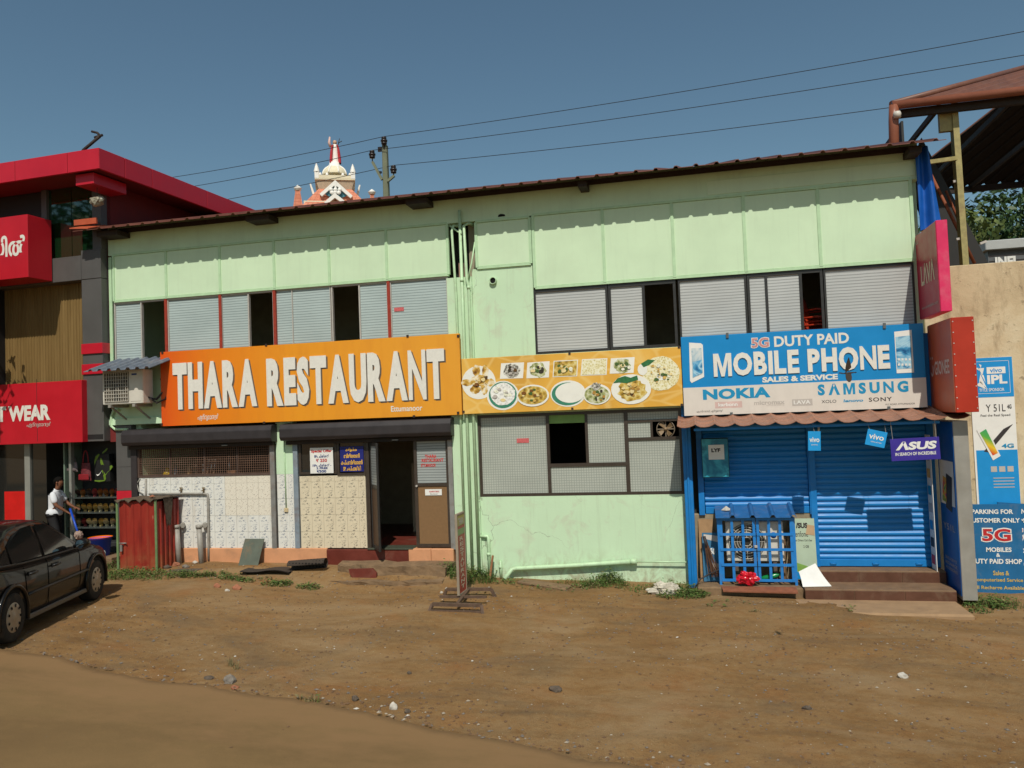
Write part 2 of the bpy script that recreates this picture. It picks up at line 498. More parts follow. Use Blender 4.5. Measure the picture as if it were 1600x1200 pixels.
for px, py, z, r, n, h, *k in (
    (200, 905, .1, .55, 650, .12), (240, 908, .1, .45, 500, .11), (172, 893, .15, .3, 260, .16), (180, 912, .05, .5, 500, .12), (285, 905, .12, 0.25, 235, 0.09), (300, 908, .1, 0.19, 217, 0.12),
    (325, 905, .12, 0.12, 161, 0.12), (350, 896, .2, 0.09, 74, 0.09), (362, 912, .06, 0.21, 260, 0.10), (385, 913, .06, 0.14, 124, 0.07), (430, 917, .04, 0.21, 260, 0.09), (445, 914, .05, 0.12, 124, 0.08), (482, 920, .02, 0.19, 204, 0.09),
    (415, 905, .12, 0.12, 43, 0.05, .8), (705, 905, .05, .22, 260, .22), (722, 912, 0, .2, 240, .18), (745, 908, -.02, .28, 360, .22), (757, 905, -.02, .18, 200, .24),
    (800, 912, -.05, .25, 120, .08), (860, 918, -.06, .5, 200, .05, .5), (900, 912, -.06, .3, 160, .08), (945, 913, -.06, .32, 420, .20), (955, 910, -.06, .2, 260, .24), (925, 916, -.06, .25, 200, .12),
    (1010, 922, -.1, .4, 260, .07), (1075, 925, -.1, .34, 560, .16), (1062, 932, -.1, .3, 380, .12), (1045, 918, -.1, .24, 160, .14), (1085, 930, -.1, .2, 280, .13),
    (1555, 945, -.2, .26, 320, .16), (1540, 950, -.2, .24, 260, .12), (1575, 950, -.2, .2, 160, .10), (1530, 958, -.2, .14, 100, .07), (1520, 945, -.2, .1, 60, .1),
    (360, 1040, 0, .06, 26, .14, .9, .05), (372, 1045, 0, .05, 20, .1, .9, .05), (490, 1092, 0, .08, 36, .13, .85, .05), (470, 1088, 0, .06, 20, .09, .9, .05), (1180, 958, -.12, .07, 20, .05, .6)):
    x, y = gp(px, py, z); tuft(x, y, r, n, h, *k)
for i in range(36):                         # stray sprigs along the bank and the wall foot
    x = rnd.uniform(-11.5, 3.4); y = rnd.uniform(-1.4, -.25) if x < -.3 else rnd.uniform(-1.7, -1.2)
    if -6.9 < x < -4.4: continue
    tuft(x, y, .07, 9, .05, .4)
obj('grass', mb, M_GR, kind='stuff', label='green weeds and grass growing along the foot of the shops', local=True)

# single stones large enough to see
M_ROCK = mat('rock_grey', (.20, .17, .14, 1), .9, var=.35, scale=25, bump=.6, bscale=50)
M_ROCKW = mat('rock_white', (.50, .46, .40, 1), .9, var=.2, scale=25, bump=.5, bscale=50)
M_ROCKD = mat('rock_dark', (.10, .075, .055, 1), .9, var=.35, scale=25, bump=.6, bscale=50)
M_BRICK = mat('rock_red', (.33, .13, .07, 1), .9, var=.25, scale=25, bump=.5, bscale=50)
def rock(px, py, w, h, m, label, z=None, seed=1, dy=0.0):
    g = G(px, py, gz(*gp(px, py))); g = G(px, py, gz(g.x, g.y)); rn = random.Random(seed)
    bm = bmesh.new(); bmesh.ops.create_icosphere(bm, subdivisions=2, radius=1)
    me = bpy.data.meshes.new('stone')
    for v in bm.verts:
        k = 1 + .35 * MN.noise(v.co * 1.1 + V((seed * 3.1, 0, 0))) + .12 * MN.noise(v.co * 3 + V((seed, 4, 0)))
        for ax in (V((.6, .3, .74)), V((-.7, .5, .5)), V((.2, -.9, .4))):
            dd = v.co.normalized().dot(ax.normalized())
            if dd > .72: k *= .72 / dd
        v.co = V((v.co.x * w / 2 * k, v.co.y * w * .36 * k, v.co.z * h / 2 * k))
    bm.to_mesh(me); bm.free(); me.materials.append(m)
    inst('stone', me, None, (g.x, g.y + dy, g.z + h * .28), (0, 0, rn.uniform(-.5, .5)), label=label, cat='stone', group='stones lying on the dirt')
rock(360, 1066, .17, .12, M_ROCK, 'large grey stone at the edge of the road', seed=1)
rock(367, 1076, .09, .06, M_BRICK, 'reddish brick fragment in front of the large grey roadside stone', seed=2)
rock(327, 1060, .14, .04, M_ROCKD, 'flat dark stone left of the large grey roadside stone', seed=3)
rock(555, 1094, .09, .07, M_ROCKD, 'round brown stone left of the white roadside stone', seed=4)
rock(615, 1108, .085, .10, M_ROCKW, 'upright white stone beside the road edge', seed=5)
rock(637, 1113, .07, .05, M_ROCKD, 'small brown stone right of the upright white one', seed=6)
rock(868, 1079, .16, .08, M_ROCKD, 'dark angular stone in the middle of the dirt forecourt', seed=7)
rock(1410, 1059, .12, .085, M_ROCKW, 'pale round stone on the dirt below the phone shop', seed=8)
rock(640, 1053, .06, .05, M_ROCKD, 'tiny dark pebble stone above the upright white one', seed=9)
rock(1260, 1108, .10, .05, M_ROCKD, 'flat dark stone low at the right of the forecourt', seed=10)
rock(340, 918, .14, .10, M_BRICK, 'reddish stone among the weeds below the tiled wall', seed=11)
rock(370, 921, .18, .12, M_BRICK, 'largest reddish stone among the weeds below the tiled wall', seed=12)
rock(355, 924, .10, .06, M_ROCKW, 'pale stone between the reddish ones in the weeds', seed=13)
# ================================================================ the green building with both shops
M_GREEN = mat('mint_paint', c(198, 224, 189), .7, var=.06, scale=1.6, bump=.12, bscale=30, streak=.16, dirt=(.40, .42, .28, 1), dirtamt=.14)
def stained_mint():
    t = NT('mint_paint_stained'); p = t.pos(); x, y, z = t.xyz(p); base = c(198, 224, 189)
    k = t.ramp(t.noise(p, 1.6, 5), [(.3, tuple(q * .94 for q in base[:3])), (.7, base)])
    k = t.mix(t.rng(t.noise(t.pos((6, 6, .3)), 2.0, 6, .7), .54, .74, 0, .30), k, (.33, .36, .24, 1))
    k = t.mix(t.rng(t.noise(t.pos((1, 1, .8)), 2.3, 6, .7, .6), .55, .66, 0, .35), k, (.50, .47, .36, 1))
    k = t.mix(t.math('MULTIPLY', t.rng(z, -.1, .55, 1, 0), t.rng(t.noise(t.pos((1, 1, .7)), 4, 7, .72, .8), .46, .62, 0, .75)), k, (.30, .23, .14, 1))
    vo = t.n('TexVoronoi', feature='DISTANCE_TO_EDGE'); vo.inputs['Scale'].default_value = .55; d = t.n('VectorMath', operation='ADD'); nz = t.n('TexNoise'); nz.inputs['Scale'].default_value = 1.7; nz.inputs['Detail'].default_value = 6; t.l(p, nz.inputs['Vector']); t.l(p, d.inputs[0]); t.l(nz.outputs['Color'], d.inputs[1]); t.l(d.outputs[0], vo.inputs['Vector'])
    k = t.mix(t.math('MULTIPLY', t.math('LESS_THAN', vo.outputs[0], .0035), t.rng(t.noise(p, .7, 2), .45, .6, 0, .6)), k, (.22, .24, .17, 1))
    t.out(k, .75, 0, .3); t.bump(t.noise(p, 22, 5, .65), .18, .01); return t.m
M_GSTAIN = stained_mint()
M_GPANEL = mat('mint_panel', c(202, 225, 190), .55, var=.05, scale=1.2, streak=.12, dirt=(.46, .46, .32, 1), dirtamt=.10)
M_GBAT = mat('mint_trim', c(180, 211, 170), .55, var=.08, scale=8, streak=.2)
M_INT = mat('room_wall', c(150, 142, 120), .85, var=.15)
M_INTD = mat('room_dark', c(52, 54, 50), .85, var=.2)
M_ROOF = mat('roof_sheet', c(112, 66, 52), .5, var=.18, scale=4, dirt=(.12, .07, .05, 1), dirtamt=.4)
M_DARKW = mat('dark_timber', c(48, 38, 32), .7, var=.3, scale=12)  # also colours the open shed's roof underside as painted shade
M_BRFR = mat('brown_aluminium', c(62, 52, 44), .4, var=.15, scale=14, spec=.5)
M_BLKFR = mat('black_aluminium', c(44, 42, 40), .4, var=.15, scale=14, spec=.5)
M_GRYFR = mat('grey_aluminium', c(178, 172, 164), .4, var=.1, scale=14)
M_REDP = mat('red_oxide', c(150, 52, 34), .6, var=.2, scale=14, streak=.2)
M_PVC = mat('mint_pipe', c(186, 215, 174), .45, var=.1, scale=9, streak=.3, dirt=(.3, .28, .2, 1), dirtamt=.35)
M_PVCG = mat('grey_pipe', c(150, 145, 136), .5, var=.15, scale=10, dirt=(.2, .16, .12, 1))
M_PEACH = mat('peach_plinth', c(206, 148, 108), .6, var=.1, scale=4, dirt=(.30, .18, .11, 1), dirtamt=.5, bump=.15)
M_REDF = mat('red_oxide_floor', c(104, 46, 36), .45, var=.2, scale=4, dirt=(.2, .13, .09, 1), dirtamt=.4)
M_CONC = mat('weathered_concrete', c(124, 100, 74), .95, var=.3, scale=5, bump=.8, bscale=18, dirt=(.17, .115, .07, 1), dirtamt=.85)
M_GROUT = mat('grout', c(188, 180, 164), .9, var=.12, scale=12)
M_HOUS = mat('shutter_housing', c(50, 45, 46), .5, var=.15, scale=5, streak=.25)
M_STEEL = mat('galvanised_post', c(142, 140, 136), .5, .3, var=.15, scale=6, dirt=(.22, .10, .05, 1), dirtamt=.45)

def stripe_film(name, base, line, pitch, duty, grid=False, rough=.35):
    t = NT(name); p = t.pos(); w = t.noise(p, 2.0, 2, .5)
    x, y, z = t.xyz(p)
    zz = t.math('ADD', z, t.math('MULTIPLY', w, .02))
    def ln(v, pi_): return t.math('LESS_THAN', t.math('FRACT', t.math('DIVIDE', v, pi_)), duty)
    f = ln(zz, pitch)
    if grid: f = t.math('MAXIMUM', f, ln(x, pitch))
    big = t.noise(t.pos((.8, 1, 1.3)), 1.4, 4, .6)
    b2 = t.mix(t.rng(big, .35, .7, 0, .45), base, tuple(q * .72 for q in base[:3]) + (1,))
    k = t.mix(t.math('MULTIPLY', f, .58), b2, line)
    t.out(k, rough, 0, .5)
    return t.m
M_LOUV = stripe_film('ribbed_film_blue', c(178, 192, 190), c(84, 96, 100), .052, .28)
M_LOUVG = stripe_film('ribbed_film_grey', c(190, 192, 190), c(104, 104, 104), .052, .30)
M_LOUVD = stripe_film('ribbed_film_shade', c(160, 166, 164), c(70, 74, 76), .050, .32)
M_CHECK = stripe_film('checked_film', c(178, 182, 172), c(110, 118, 112), .046, .22, True)
def glass_mat(name, tint, rough=.05):
    t = NT(name); t.out(tint, rough, 0, .8); t.b.inputs['Coat Weight'].default_value = .3; return t.m
M_DGLASS = glass_mat('dark_glass', (.018, .018, .016, 1))

def tile_mat(name, base, ink, sc=26.0, th=.55, amt=.8):
    t = NT(name); p = t.pos(kind='obj')
    n1 = t.noise(p, sc, 3, .65, .8)
    x, y, z = t.xyz(p)
    sprig = t.math('ADD', t.math('SUBTRACT', x, .125), t.math('MULTIPLY', t.math('SUBTRACT', z, .16), .25))
    m = t.rng(t.math('ABSOLUTE', sprig), .05, .10, 1, 0)
    f = t.math('MULTIPLY', t.rng(n1, th, th + .05, 0, amt), m)
    w = t.noise(t.pos(), 1.3, 4)
    b2 = t.mix(t.rng(w, .4, .7, 0, .25), base, tuple(q * .82 for q in base[:3]) + (1,))
    b2 = t.mix(t.rng(t.noise(t.pos((2, 2, .5)), 2.5, 5), .55, .75, 0, .35), b2, (.42, .33, .22, 1))
    t.out(t.mix(f, b2, ink), .22, 0, .5)
    return t.m
M_TILEW = tile_mat('floral_tile_white', c(224, 222, 214), c(104, 116, 136))
M_TILEC = tile_mat('floral_tile_cream', c(218, 205, 178), c(108, 104, 96))
def speckle_tile():
    t = NT('speckled_tile'); p = t.pos(kind='obj')
    vo = t.n('TexVoronoi'); vo.inputs['Scale'].default_value = 34; t.l(p, vo.inputs['Vector'])
    f = t.math('LESS_THAN', vo.outputs['Distance'], .2)
    t.out(t.mix(t.math('MULTIPLY', f, .85), c(224, 216, 200), c(104, 84, 66)), .25, 0, .5); return t.m
M_TILES = speckle_tile()

gb = thing('green_commercial_building', 'long mint green two storey building holding a restaurant and a phone shop', 'building', (-4.2, 0, 0))
XL, XR = -12.06, 3.74
ZP0, ZP1 = 5.70, 6.67                         # left panels
ZR0 = 5.32                                    # right panels start lower
def wallbox(name, x0, x1, z0, z1, y0=0.0, y1=.2, m=None, par=None, **k):
    mb = MB(); mb.box(x0, x1, y0, y1, z0, z1); return obj(name, mb, m or M_GREEN, par or gb, **k)
xa, xb = P(703, 550).x, P(742, 550).x         # centre pillar
xc = P(833, 450).x                            # left edge of the right upper windows
xd = P(748, 710).x                            # left edge of the lower window
xe = P(1067, 700).x                           # its right edge
# walls
wallbox('wall', XL, XR, ZP1, 7.27, -.02, .2)
wallbox('wall', XL, xa, 3.10, 4.41, 0, .2, M_GSTAIN)
wallbox('wall', xa, xb, -.3, 5.62, -.05, .2, M_GSTAIN)
wallbox('wall', xb, xc, 3.0, 5.76, 0, .2, M_GSTAIN)
wallbox('wall', xb, xd, -.3, 3.0, 0, .2, M_GSTAIN)
wallbox('wall', xd, xe, -.4, 1.47, 0, .2, M_GSTAIN)
wallbox('wall', xc, xe, 3.0, 4.08, 0, .2)
M_BLUEP = mat('blue_paint', c(16, 118, 190), .45, var=.1, scale=6, streak=.15, dirt=(.1, .16, .2, 1), dirtamt=.25)
wallbox('wall', xe, XR, 2.72, 4.08, 0, .2, M_BLUEP)
wallbox('wall', XL - .02, XL + .14, 3.1, 7.2, .2, 7.0)
wallbox('wall', -11.62, -11.46, -.3, 3.1, .13, 7.0)
wallbox('wall', XR - .14, XR, -.4, 7.2, .2, 7.0)
wallbox('wall', XL, XR, -.3, 8.3, 7.0, 7.2)
wallbox('partition_wall', xb - .1, xb + .02, .0, 7.2, .2, 7.0, M_INT)
wallbox('upper_floor', XL + .14, XR - .14, 3.12, 3.3, .2, 7.0, M_INT)
wallbox('back_partition', XL + .14, XR - .14, 3.3, 7.4, 2.3, 2.4, M_INT)
wallbox('ground_slab', -11.46, xb - .1, .3, .505, .12, 7.0, M_REDF)
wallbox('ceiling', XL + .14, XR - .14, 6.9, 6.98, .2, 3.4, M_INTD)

# roof: trapezoid sheets rising to the back, with rafter ends under the eave
def rib_profile(x0, x1, per=.34, rib=.036, w=.09, sl=.025):
    out = []; x = x0
    while x < x1 - per:
        out += [(x, 0), (x + per - w, 0), (x + per - w + sl, rib), (x + per - sl, rib)]; x += per
    return out + [(x, 0), (x1, 0)]
def sheet(mb, prof, a, b, th=.012):            # prof along X; a=(y,z) front edge, b=(y,z) back edge
    t0 = [(x, a[0], a[1] + h) for x, h in prof]; t1 = [(x, b[0], b[1] + h) for x, h in prof]
    u0 = [(x, y, z - th) for x, y, z in t0]; u1 = [(x, y, z - th) for x, y, z in t1]
    mb.grid([t0, t1]); mb.grid([u1, u0]); mb.grid([u0, t0])
mb = MB()
sheet(mb, rib_profile(XL - .35, XR + .28), (-.61, 7.11), (7.2, 7.11 + 7.81 * .292))
rf = obj('roof', mb, M_ROOF, gb)
mb = MB(); mb.hexa([(XL, -.12, 7.10), (XR, -.12, 7.10), (XR, 7.0, 9.10), (XL, 7.0, 9.10), (XL, -.12, 7.20), (XR, -.12, 7.20), (XR, 7.0, 9.26), (XL, 7.0, 9.26)])
obj('soffit_lining', mb, M_DARKW, rf)
for px, w in ((188, .5), (418, .5), (662, .42), (916, .16), (1425, .2)):
    x = P(px, 330).x
    mb = MB(); mb.box(x - w / 2, x + w / 2, -.42, -.02, 7.0, 7.11); obj('rafter_end', mb, M_DARKW, rf, bev=.008)
mb = MB(); mb.hexa([(XL - .42, -.62, 7.16), (XL + .03, -.62, 7.12), (XL + .03, -.1, 7.30), (XL - .42, -.1, 7.33), (XL - .42, -.62, 7.18), (XL + .03, -.62, 7.14), (XL + .03, -.1, 7.32), (XL - .42, -.1, 7.35)])
mb.box(XL - .55, XL + .0, -.35, -.31, 7.3, 7.42)
obj('verge_flashing', mb, mat('orange_flashing', c(176, 84, 52), .55, var=.15), rf)

# cladding panels and cover strips
def panels(xs, z0, z1, y=-.012):
    for a, b in zip(xs, xs[1:]):
        mb = MB(); mb.box(a + .014, b - .014, y, .05, z0 + .02, z1 - .015)
        obj('panel', mb, M_GPANEL, gb, bev=.004)
    for x in xs:
        mb = MB(); mb.box(x - .026, x + .026, y - .016, .04, z0, z1); obj('cover_strip', mb, M_GBAT, gb)
    mb = MB(); mb.box(xs[0], xs[-1], y - .01, .06, z0 - .03, z0 + .018); obj('cover_strip', mb, M_GBAT, gb)
    mb = MB(); mb.box(xs[0], xs[-1], y - .022, .03, z1 - .012, z1 + .03); obj('cover_strip', mb, M_GBAT, gb)
pxl = [P(x, 420).x for x in (178, 260, 344, 429, 515, 605, 701)]
panels(pxl, ZP0, ZP1)
pxr = [P(x, 360).x for x in (833, 942, 1051, 1163, 1280, 1426)]
panels(pxr, ZR0, ZP1)
pxm = [P(745, 390).x, P(829, 385).x]
panels(pxm, 5.78, ZP1 - .03, -.02)
mb = MB(); mb.box(P(1104, 280).x, XR - .05, -.03, -.021, 6.73, 6.98); obj('patch_panel', mb, M_GPANEL, gb, bev=.003)
# opening with pipes left of the access panel
wallbox('shaft_back', xa, xb + .05, 5.6, 6.7, .5, .55, M_INTD)
mb = MB(); mb.box(xa + .16, xa + .30, .25, .45, 5.62, 5.95); obj('pink_block', mb, mat('pink_block', c(168, 132, 118), .8), gb)
# ventilator pipe end and torn hole
q = P(771, 439)
mb = MB(); mb.lathe([(.055, -.02), (.07, -.02), (.07, .06), (.055, .06), (.055, -.02)], (q.x, 0, q.z), 20, 'y'); vp = obj('vent_pipe', mb, M_PVC, gb)
mb = MB(); mb.lathe([(.0, .035), (.056, .035)], (q.x, 0, q.z), 20, 'y'); obj('vent_hole', mb, flat('hole_black', (.006, .006, .006, 1), .9), vp)
q = P(784, 337)
mb = MB(); mb.poly([(q.x - .07, -.024, q.z - .025), (q.x + .075, -.024, q.z - .02), (q.x + .06, -.024, q.z + .015), (q.x - .01, -.024, q.z + .03), (q.x - .06, -.024, q.z + .015)])
obj('torn_hole', mb, flat('hole_black', (.006, .006, .006, 1), .9), gb)
mb = MB(); q = P(1118, 301); mb.poly([(q.x - .12, -.024, q.z - .01), (q.x + .09, -.024, q.z + .015), (q.x + .08, -.024, q.z + .035), (q.x - .12, -.024, q.z + .005)])
obj('torn_hole', mb, flat('hole_black', (.006, .006, .006, 1), .9), gb)

# windows -------------------------------------------------------------
def window(segs, z0, z1, frame_m, depth=.05, y=.03, fr=.035, bottom=True):
    """segs: (x0, x1, kind): pane material or None for an open leaf"""
    mb = MB(); x0, x1 = segs[0][0], segs[-1][1]
    mb.box(x0, x1, y - .02, y + depth, z1 - fr, z1)
    if bottom: mb.box(x0, x1, y - .02, y + depth, z0, z0 + fr)
    for s in segs: mb.box(s[0], s[0] + fr * .8, y - .018, y + depth, z0 + fr, z1 - fr)
    mb.box(x1 - fr * .8, x1, y - .018, y + depth, z0 + fr, z1 - fr)
    w = obj('window', mb, frame_m, gb)
    for a, b, k in segs:
        if k is None: continue
        mb = MB(); mb.box(a + fr * .8, b, y + .008, y + .02, z0 + fr, z1 - fr); obj('pane', mb, k, w)
    return w
def xw(*px, y=500): return [P(x, y).x for x in px]
e = xw(178, 219, 260); window([(e[0], e[1], M_LOUV), (e[1], e[2], None)], 4.41, ZP0 - .03, M_GRYFR)
e = xw(261, 344); window([(e[0], e[1], M_LOUV)], 4.41, ZP0 - .03, M_GRYFR)
e = xw(345, 387, 428); window([(e[0], e[1], M_LOUV), (e[1], e[2], None)], 4.41, ZP0 - .03, M_GRYFR)
e = xw(430, 456, 517); window([(e[0], e[1], M_LOUV), (e[1], e[2], M_LOUV)], 4.41, ZP0 - .03, M_GRYFR, fr=.02)
e = xw(518, 561, 607); window([(e[0], e[1], None), (e[1], e[2], M_LOUV)], 4.41, ZP0 - .03, M_GRYFR)
e = xw(610, 701); w6 = window([(e[0], e[1], M_LOUV)], 4.41, ZP0 - .03, M_GRYFR)
for px in (259.5, 344.5, 429.5, 608.5):
    x = P(px, 500).x; mb = MB(); mb.box(x - .03, x + .03, -.012, .06, 4.41, ZP0 - .032); obj('red_post', mb, M_REDP, gb)
r_ = R(615, 630, 480, 486); mb = MB(); mb.box(r_[0], r_[1], .028, .036, r_[2], r_[3]); obj('red_sticker', mb, mat('faded_red_print', c(196, 96, 96), .6, var=.3, scale=60), w6)
# right upper windows
ZW0, ZW1 = 4.08, ZR0 - .04
e = xw(834, 950, y=480); window([(e[0], e[1], M_LOUVG)], ZW0, ZW1, M_BLKFR, fr=.05)
e = xw(951, 1004, 1057, y=480); window([(e[0], e[1], M_LOUVG), (e[1], e[2], None)], ZW0, ZW1, M_BLKFR, fr=.06)
e = xw(1060, 1167, y=460); window([(e[0], e[1], M_LOUVG)], ZW0, ZW1, M_BLKFR, fr=.04)
e = xw(1168, 1196, 1250, 1287, y=460); window([(e[0], e[1], M_LOUVG), (e[1], e[2], M_LOUVG), (e[2], e[3], None)], ZW0, ZW1, M_BLKFR, fr=.055)
e = xw(1288, 1430, y=450); window([(e[0], e[1], M_LOUVG)], ZW0, ZW1, M_BLKFR, fr=.04)
# lower window with its sub-divisions
Z0, Z1 = 1.47, 3.0
def frame_rect(mb, x0, x1, z0, z1, f, y0=.0, y1=.07):
    mb.box(x0, x1, y0, y1, z1 - f, z1); mb.box(x0, x1, y0, y1, z0, z0 + f)
    mb.box(x0, x0 + f, y0 + .002, y1, z0 + f, z1 - f); mb.box(x1 - f, x1, y0 + .002, y1, z0 + f, z1 - f)
mb = MB(); frame_rect(mb, xd, xe, Z0, Z1, .055)
xm1 = P(857, 710).x; xm2 = P(980, 710).x; zt = P(918, 726).z; xm3 = P(917, 690).x
mb.box(xm1 - .03, xm1 + .03, .004, .066, Z0 + .055, Z1 - .055); mb.box(xm2 - .035, xm2 + .035, .004, .066, Z0 + .055, Z1 - .055)
mb.box(xm1 + .03, xm2 - .035, .006, .064, zt - .03, zt + .03); mb.box(xm3 - .025, xm3 + .025, .008, .06, zt + .03, Z1 - .055)
zf0 = P(1023, 685).z; zf1 = P(1023, 657).z; xf = P(1018, 670).x
mb.box(xm2 + .035, xe - .055, .006, .064, zf0 - .025, zf0 + .025); mb.box(xm2 + .035, xe - .055, .006, .064, zf1 - .02, zf1 + .02); mb.box(xf - .02, xf + .02, .008, .06, zf0 + .025, zf1 - .02)
lw = obj('window', mb, M_BRFR, gb)
def pane(x0, x1, z0, z1, m=M_CHECK, y=.03): mb = MB(); mb.box(x0, x1, y, y + .012, z0, z1); return obj('pane', mb, m, lw)
pane(xd + .055, xm1 - .03, Z0 + .055, Z1 - .055); pane(xm3 + .025, xm2 - .035, zt + .03, Z1 - .055); pane(xm1 + .03, xm2 - .035, Z0 + .055, zt - .03)
pane(xm2 + .035, xe - .055, Z0 + .055, zf0 - .025); pane(xm2 + .035, xf - .02, zf0 + .025, zf1 - .02); pane(xm2 + .035, xe - .055, zf1 + .02, Z1 - .055)
mb = MB(); zg = P(890, 661).z; mb.box(xm1 + .03, xm3 - .025, .03, .045, zg, Z1 - .055); obj('green_board', mb, mat('grass_green_board', c(126, 164, 92), .7), lw)
r_ = R(807, 826, 685, 692); mb = MB(); mb.box(r_[0], r_[1], .022, .029, r_[2], r_[3]); obj('red_sticker', mb, mat('faded_red_print', c(196, 96, 96), .6), lw)
# exhaust fan in the small leaf
fx, fz = (xf + xe) / 2 - .02, (zf0 + zf1) / 2
mb = MB(); mb.lathe([(.15, .02), (.165, .02), (.165, -.06), (.15, -.06), (.15, .02)], (fx, .05, fz), 24, 'y')
mb.box(fx - .19, fx + .19, .035, .05, fz - .16, fz - .14); mb.box(fx - .01, fx + .01, .05, .08, fz - .15, fz + .15); mb.box(fx - .15, fx + .15, .05, .08, fz - .01, fz + .01)
fan = obj('exhaust_fan', mb, mat('fan_grey', c(120, 108, 92), .5), lw)
mb = MB(); mb.lathe([(0, .04), (.03, .035), (.035, 0)], (fx, .05, fz), 12, 'y')
for k in range(4):
    a = k * pi / 2 + .5; d = V((cos(a), 0, sin(a))); n = V((-sin(a), 0, cos(a)))
    cc = V((fx, .05, fz)); mb.poly([cc + d * .03 + n * .02, cc + d * .13 + n * .06 + V((0, -.03, 0)), cc + d * .14 - n * .03 + V((0, .01, 0)), cc + d * .03 - n * .02])
obj('fan_blades', mb, mat('fan_blade', c(134, 112, 84), .45), fan)
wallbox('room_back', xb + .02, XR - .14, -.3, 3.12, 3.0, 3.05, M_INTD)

# pipes on the centre pillar ------------------------------------------------
def pipe(pts, r, m=None, name='drain_pipe', collars=(), seg=10):
    r *= .82; mb = MB(); mb.tube(pts, r, seg)
    for cpt in collars:
        cpt = V(cpt); mb.tube([cpt - V((0, 0, .03)), cpt + V((0, 0, .03))], r * 1.22, seg)
    return obj(name, mb, m or M_PVC, gb)
def fp(px, py, Y): q = P(px, py, Y); return (q.x, Y, q.z)
x1_ = P(724, 500, -.1).x
pipe([(x1_, -.1, P(722, 328, -.1).z), (x1_, -.1, 4.3), (x1_, -.1, .1)], .036, collars=((x1_, -.1, 5.55), (x1_, -.1, 3.9)))
x2_ = P(714, 500, -.1).x; zt_ = P(712, 352, -.1).z
pipe([(x2_ + .12, .3, zt_ + .02), (x2_ + .08, .1, zt_ + .02), (x2_ - .02, -.06, zt_), (x2_ - .04, -.1, zt_ - .1), (x2_, -.1, 5.3), (x2_, -.1, .1)], .03)
x3_ = P(733, 470, -.12).x
pipe([(x3_ + .16, .3, zt_ + .02), (x3_ + .02, -.02, zt_ + .03), (x3_ - .05, -.12, zt_ - .03), (x3_ - .03, -.12, 5.55), (x3_, -.12, 5.42), (x3_, -.12, .1)], .034, collars=((x3_, -.12, 5.4),))
pipe([fp(742, 378, .0), fp(737, 410, -.08), fp(731, 436, -.12)], .018)
pipe([fp(702, 352, -.04), fp(721, 366, -.12)], .02)
x4_ = P(740, 600, -.07).x; pipe([(x4_, -.075, 5.35), (x4_, -.075, .05)], .016)
pipe([fp(749, 838, -.03), fp(762, 838, -.05), fp(763, 842, -.06), fp(765, 903, -.06)], .035, collars=(fp(763.5, 866, -.06),))
pipe([fp(750, 845, -.03), fp(751, 903, -.03)], .016)
pipe([fp(782, 877, .0), fp(782, 878, -.06), fp(783, 903, -.07)], .032, collars=(fp(782, 886, -.06),))
pipe([fp(788, 905, -.25), fp(800, 890, -.1), fp(806, 888.5, -.09), fp(900, 883.5, -.09), fp(990, 877.5, -.09)], .05)
pipe([fp(985, 877.8, -.09), fp(995, 877.2, -.09)], .062)
pipe([fp(993, 877.5, -.09), fp(1076, 878.5, -.09)], .016)

# restaurant front -----------------------------------------------------------
TW, TH = .25, .325
def tile_mesh(m):
    mb = MB(); mb.box(.0018, TW - .0018, -.006, 0, .0018, TH - .0018); return mesh_of(mb, 'tile', m, bev=.0015)
TM = {k: tile_mesh(v) for k, v in (('w', M_TILEW), ('c', M_TILEC), ('s', M_TILES))}
def tiles(part, x0, x1, z0, z1, kind, y=-.012):
    """whole tiles from the bottom right, cut ones are scaled to fit"""
    zz = z0
    while zz < z1 - .03:
        h = min(TH, z1 - zz); xx = x0
        while xx < x1 - .03:
            w = min(TW, x1 - xx); k = kind(xx + w / 2, zz + h / 2) if callable(kind) else kind
            inst('tile', TM[k], part, lc(part, (xx, y + random.uniform(-.0012, .0012), zz)), (0, 0, 0), (w / TW, 1, h / TH))
            xx += TW
        zz += TH
ZF = .52
# left bay: low tiled wall under the kitchen grille
xg0, xg1 = P(219, 800).x, P(428, 800).x
zg0, zg1 = 1.97, 2.62
tw = wallbox('tiled_wall', xg0, xg1, ZF, zg0, -.01, .12, M_GROUT)
spk = (P(364, 780).x, P(425, 780).x, P(395, 803).z, P(395, 748).z)
tiles(tw, xg0, xg1, ZF, zg0, lambda x, z: 's' if spk[0] - .05 < x < spk[1] + .1 and z > spk[2] - .05 else 'w')
mb = MB(); frame_rect(mb, xg0 - .03, xg1 - .02, zg0, zg1 + .02, .045, -.03, .04)
for px in (266, 320, 371): x = P(px, 715).x; mb.box(x - .012, x + .012, -.02, .02, zg0 + .045, zg1 - .02)
gw = obj('kitchen_grille', mb, mat('grille_frame', c(84, 66, 58), .6, var=.2), gb)
mb = MB(); pt = .047; x = xg0 + .02; w_ = .0035
while x < xg1 - .06: mb.box(x - w_, x + w_, -.004, .004, zg0 + .045, zg1 - .03); x += pt
z = zg0 + .06
while z < zg1 - .03: mb.box(xg0 + .01, xg1 - .06, -.010, -.0045, z - w_, z + w_); z += pt
obj('wire_mesh', mb, mat('wire_brown', c(120, 92, 76), .6, var=.2), gw)
# kitchen behind the grille
mb = MB(); mb.box(xg0, xg1, .15, .7, zg0 - .05, zg0 - .01); obj('kitchen_shelf', mb, M_PEACH, gb)
mb = MB(); mb.box(xg0 - .05, xg0 + .0, .12, 2.0, .5, 3.0); obj('kitchen_side_wall', mb, M_GREEN, gb)
mb = MB(); mb.box(xg0, xg0 + 3.2, 2.0, 2.1, .5, 3.1); obj('kitchen_back_wall', mb, M_INTD, gb)
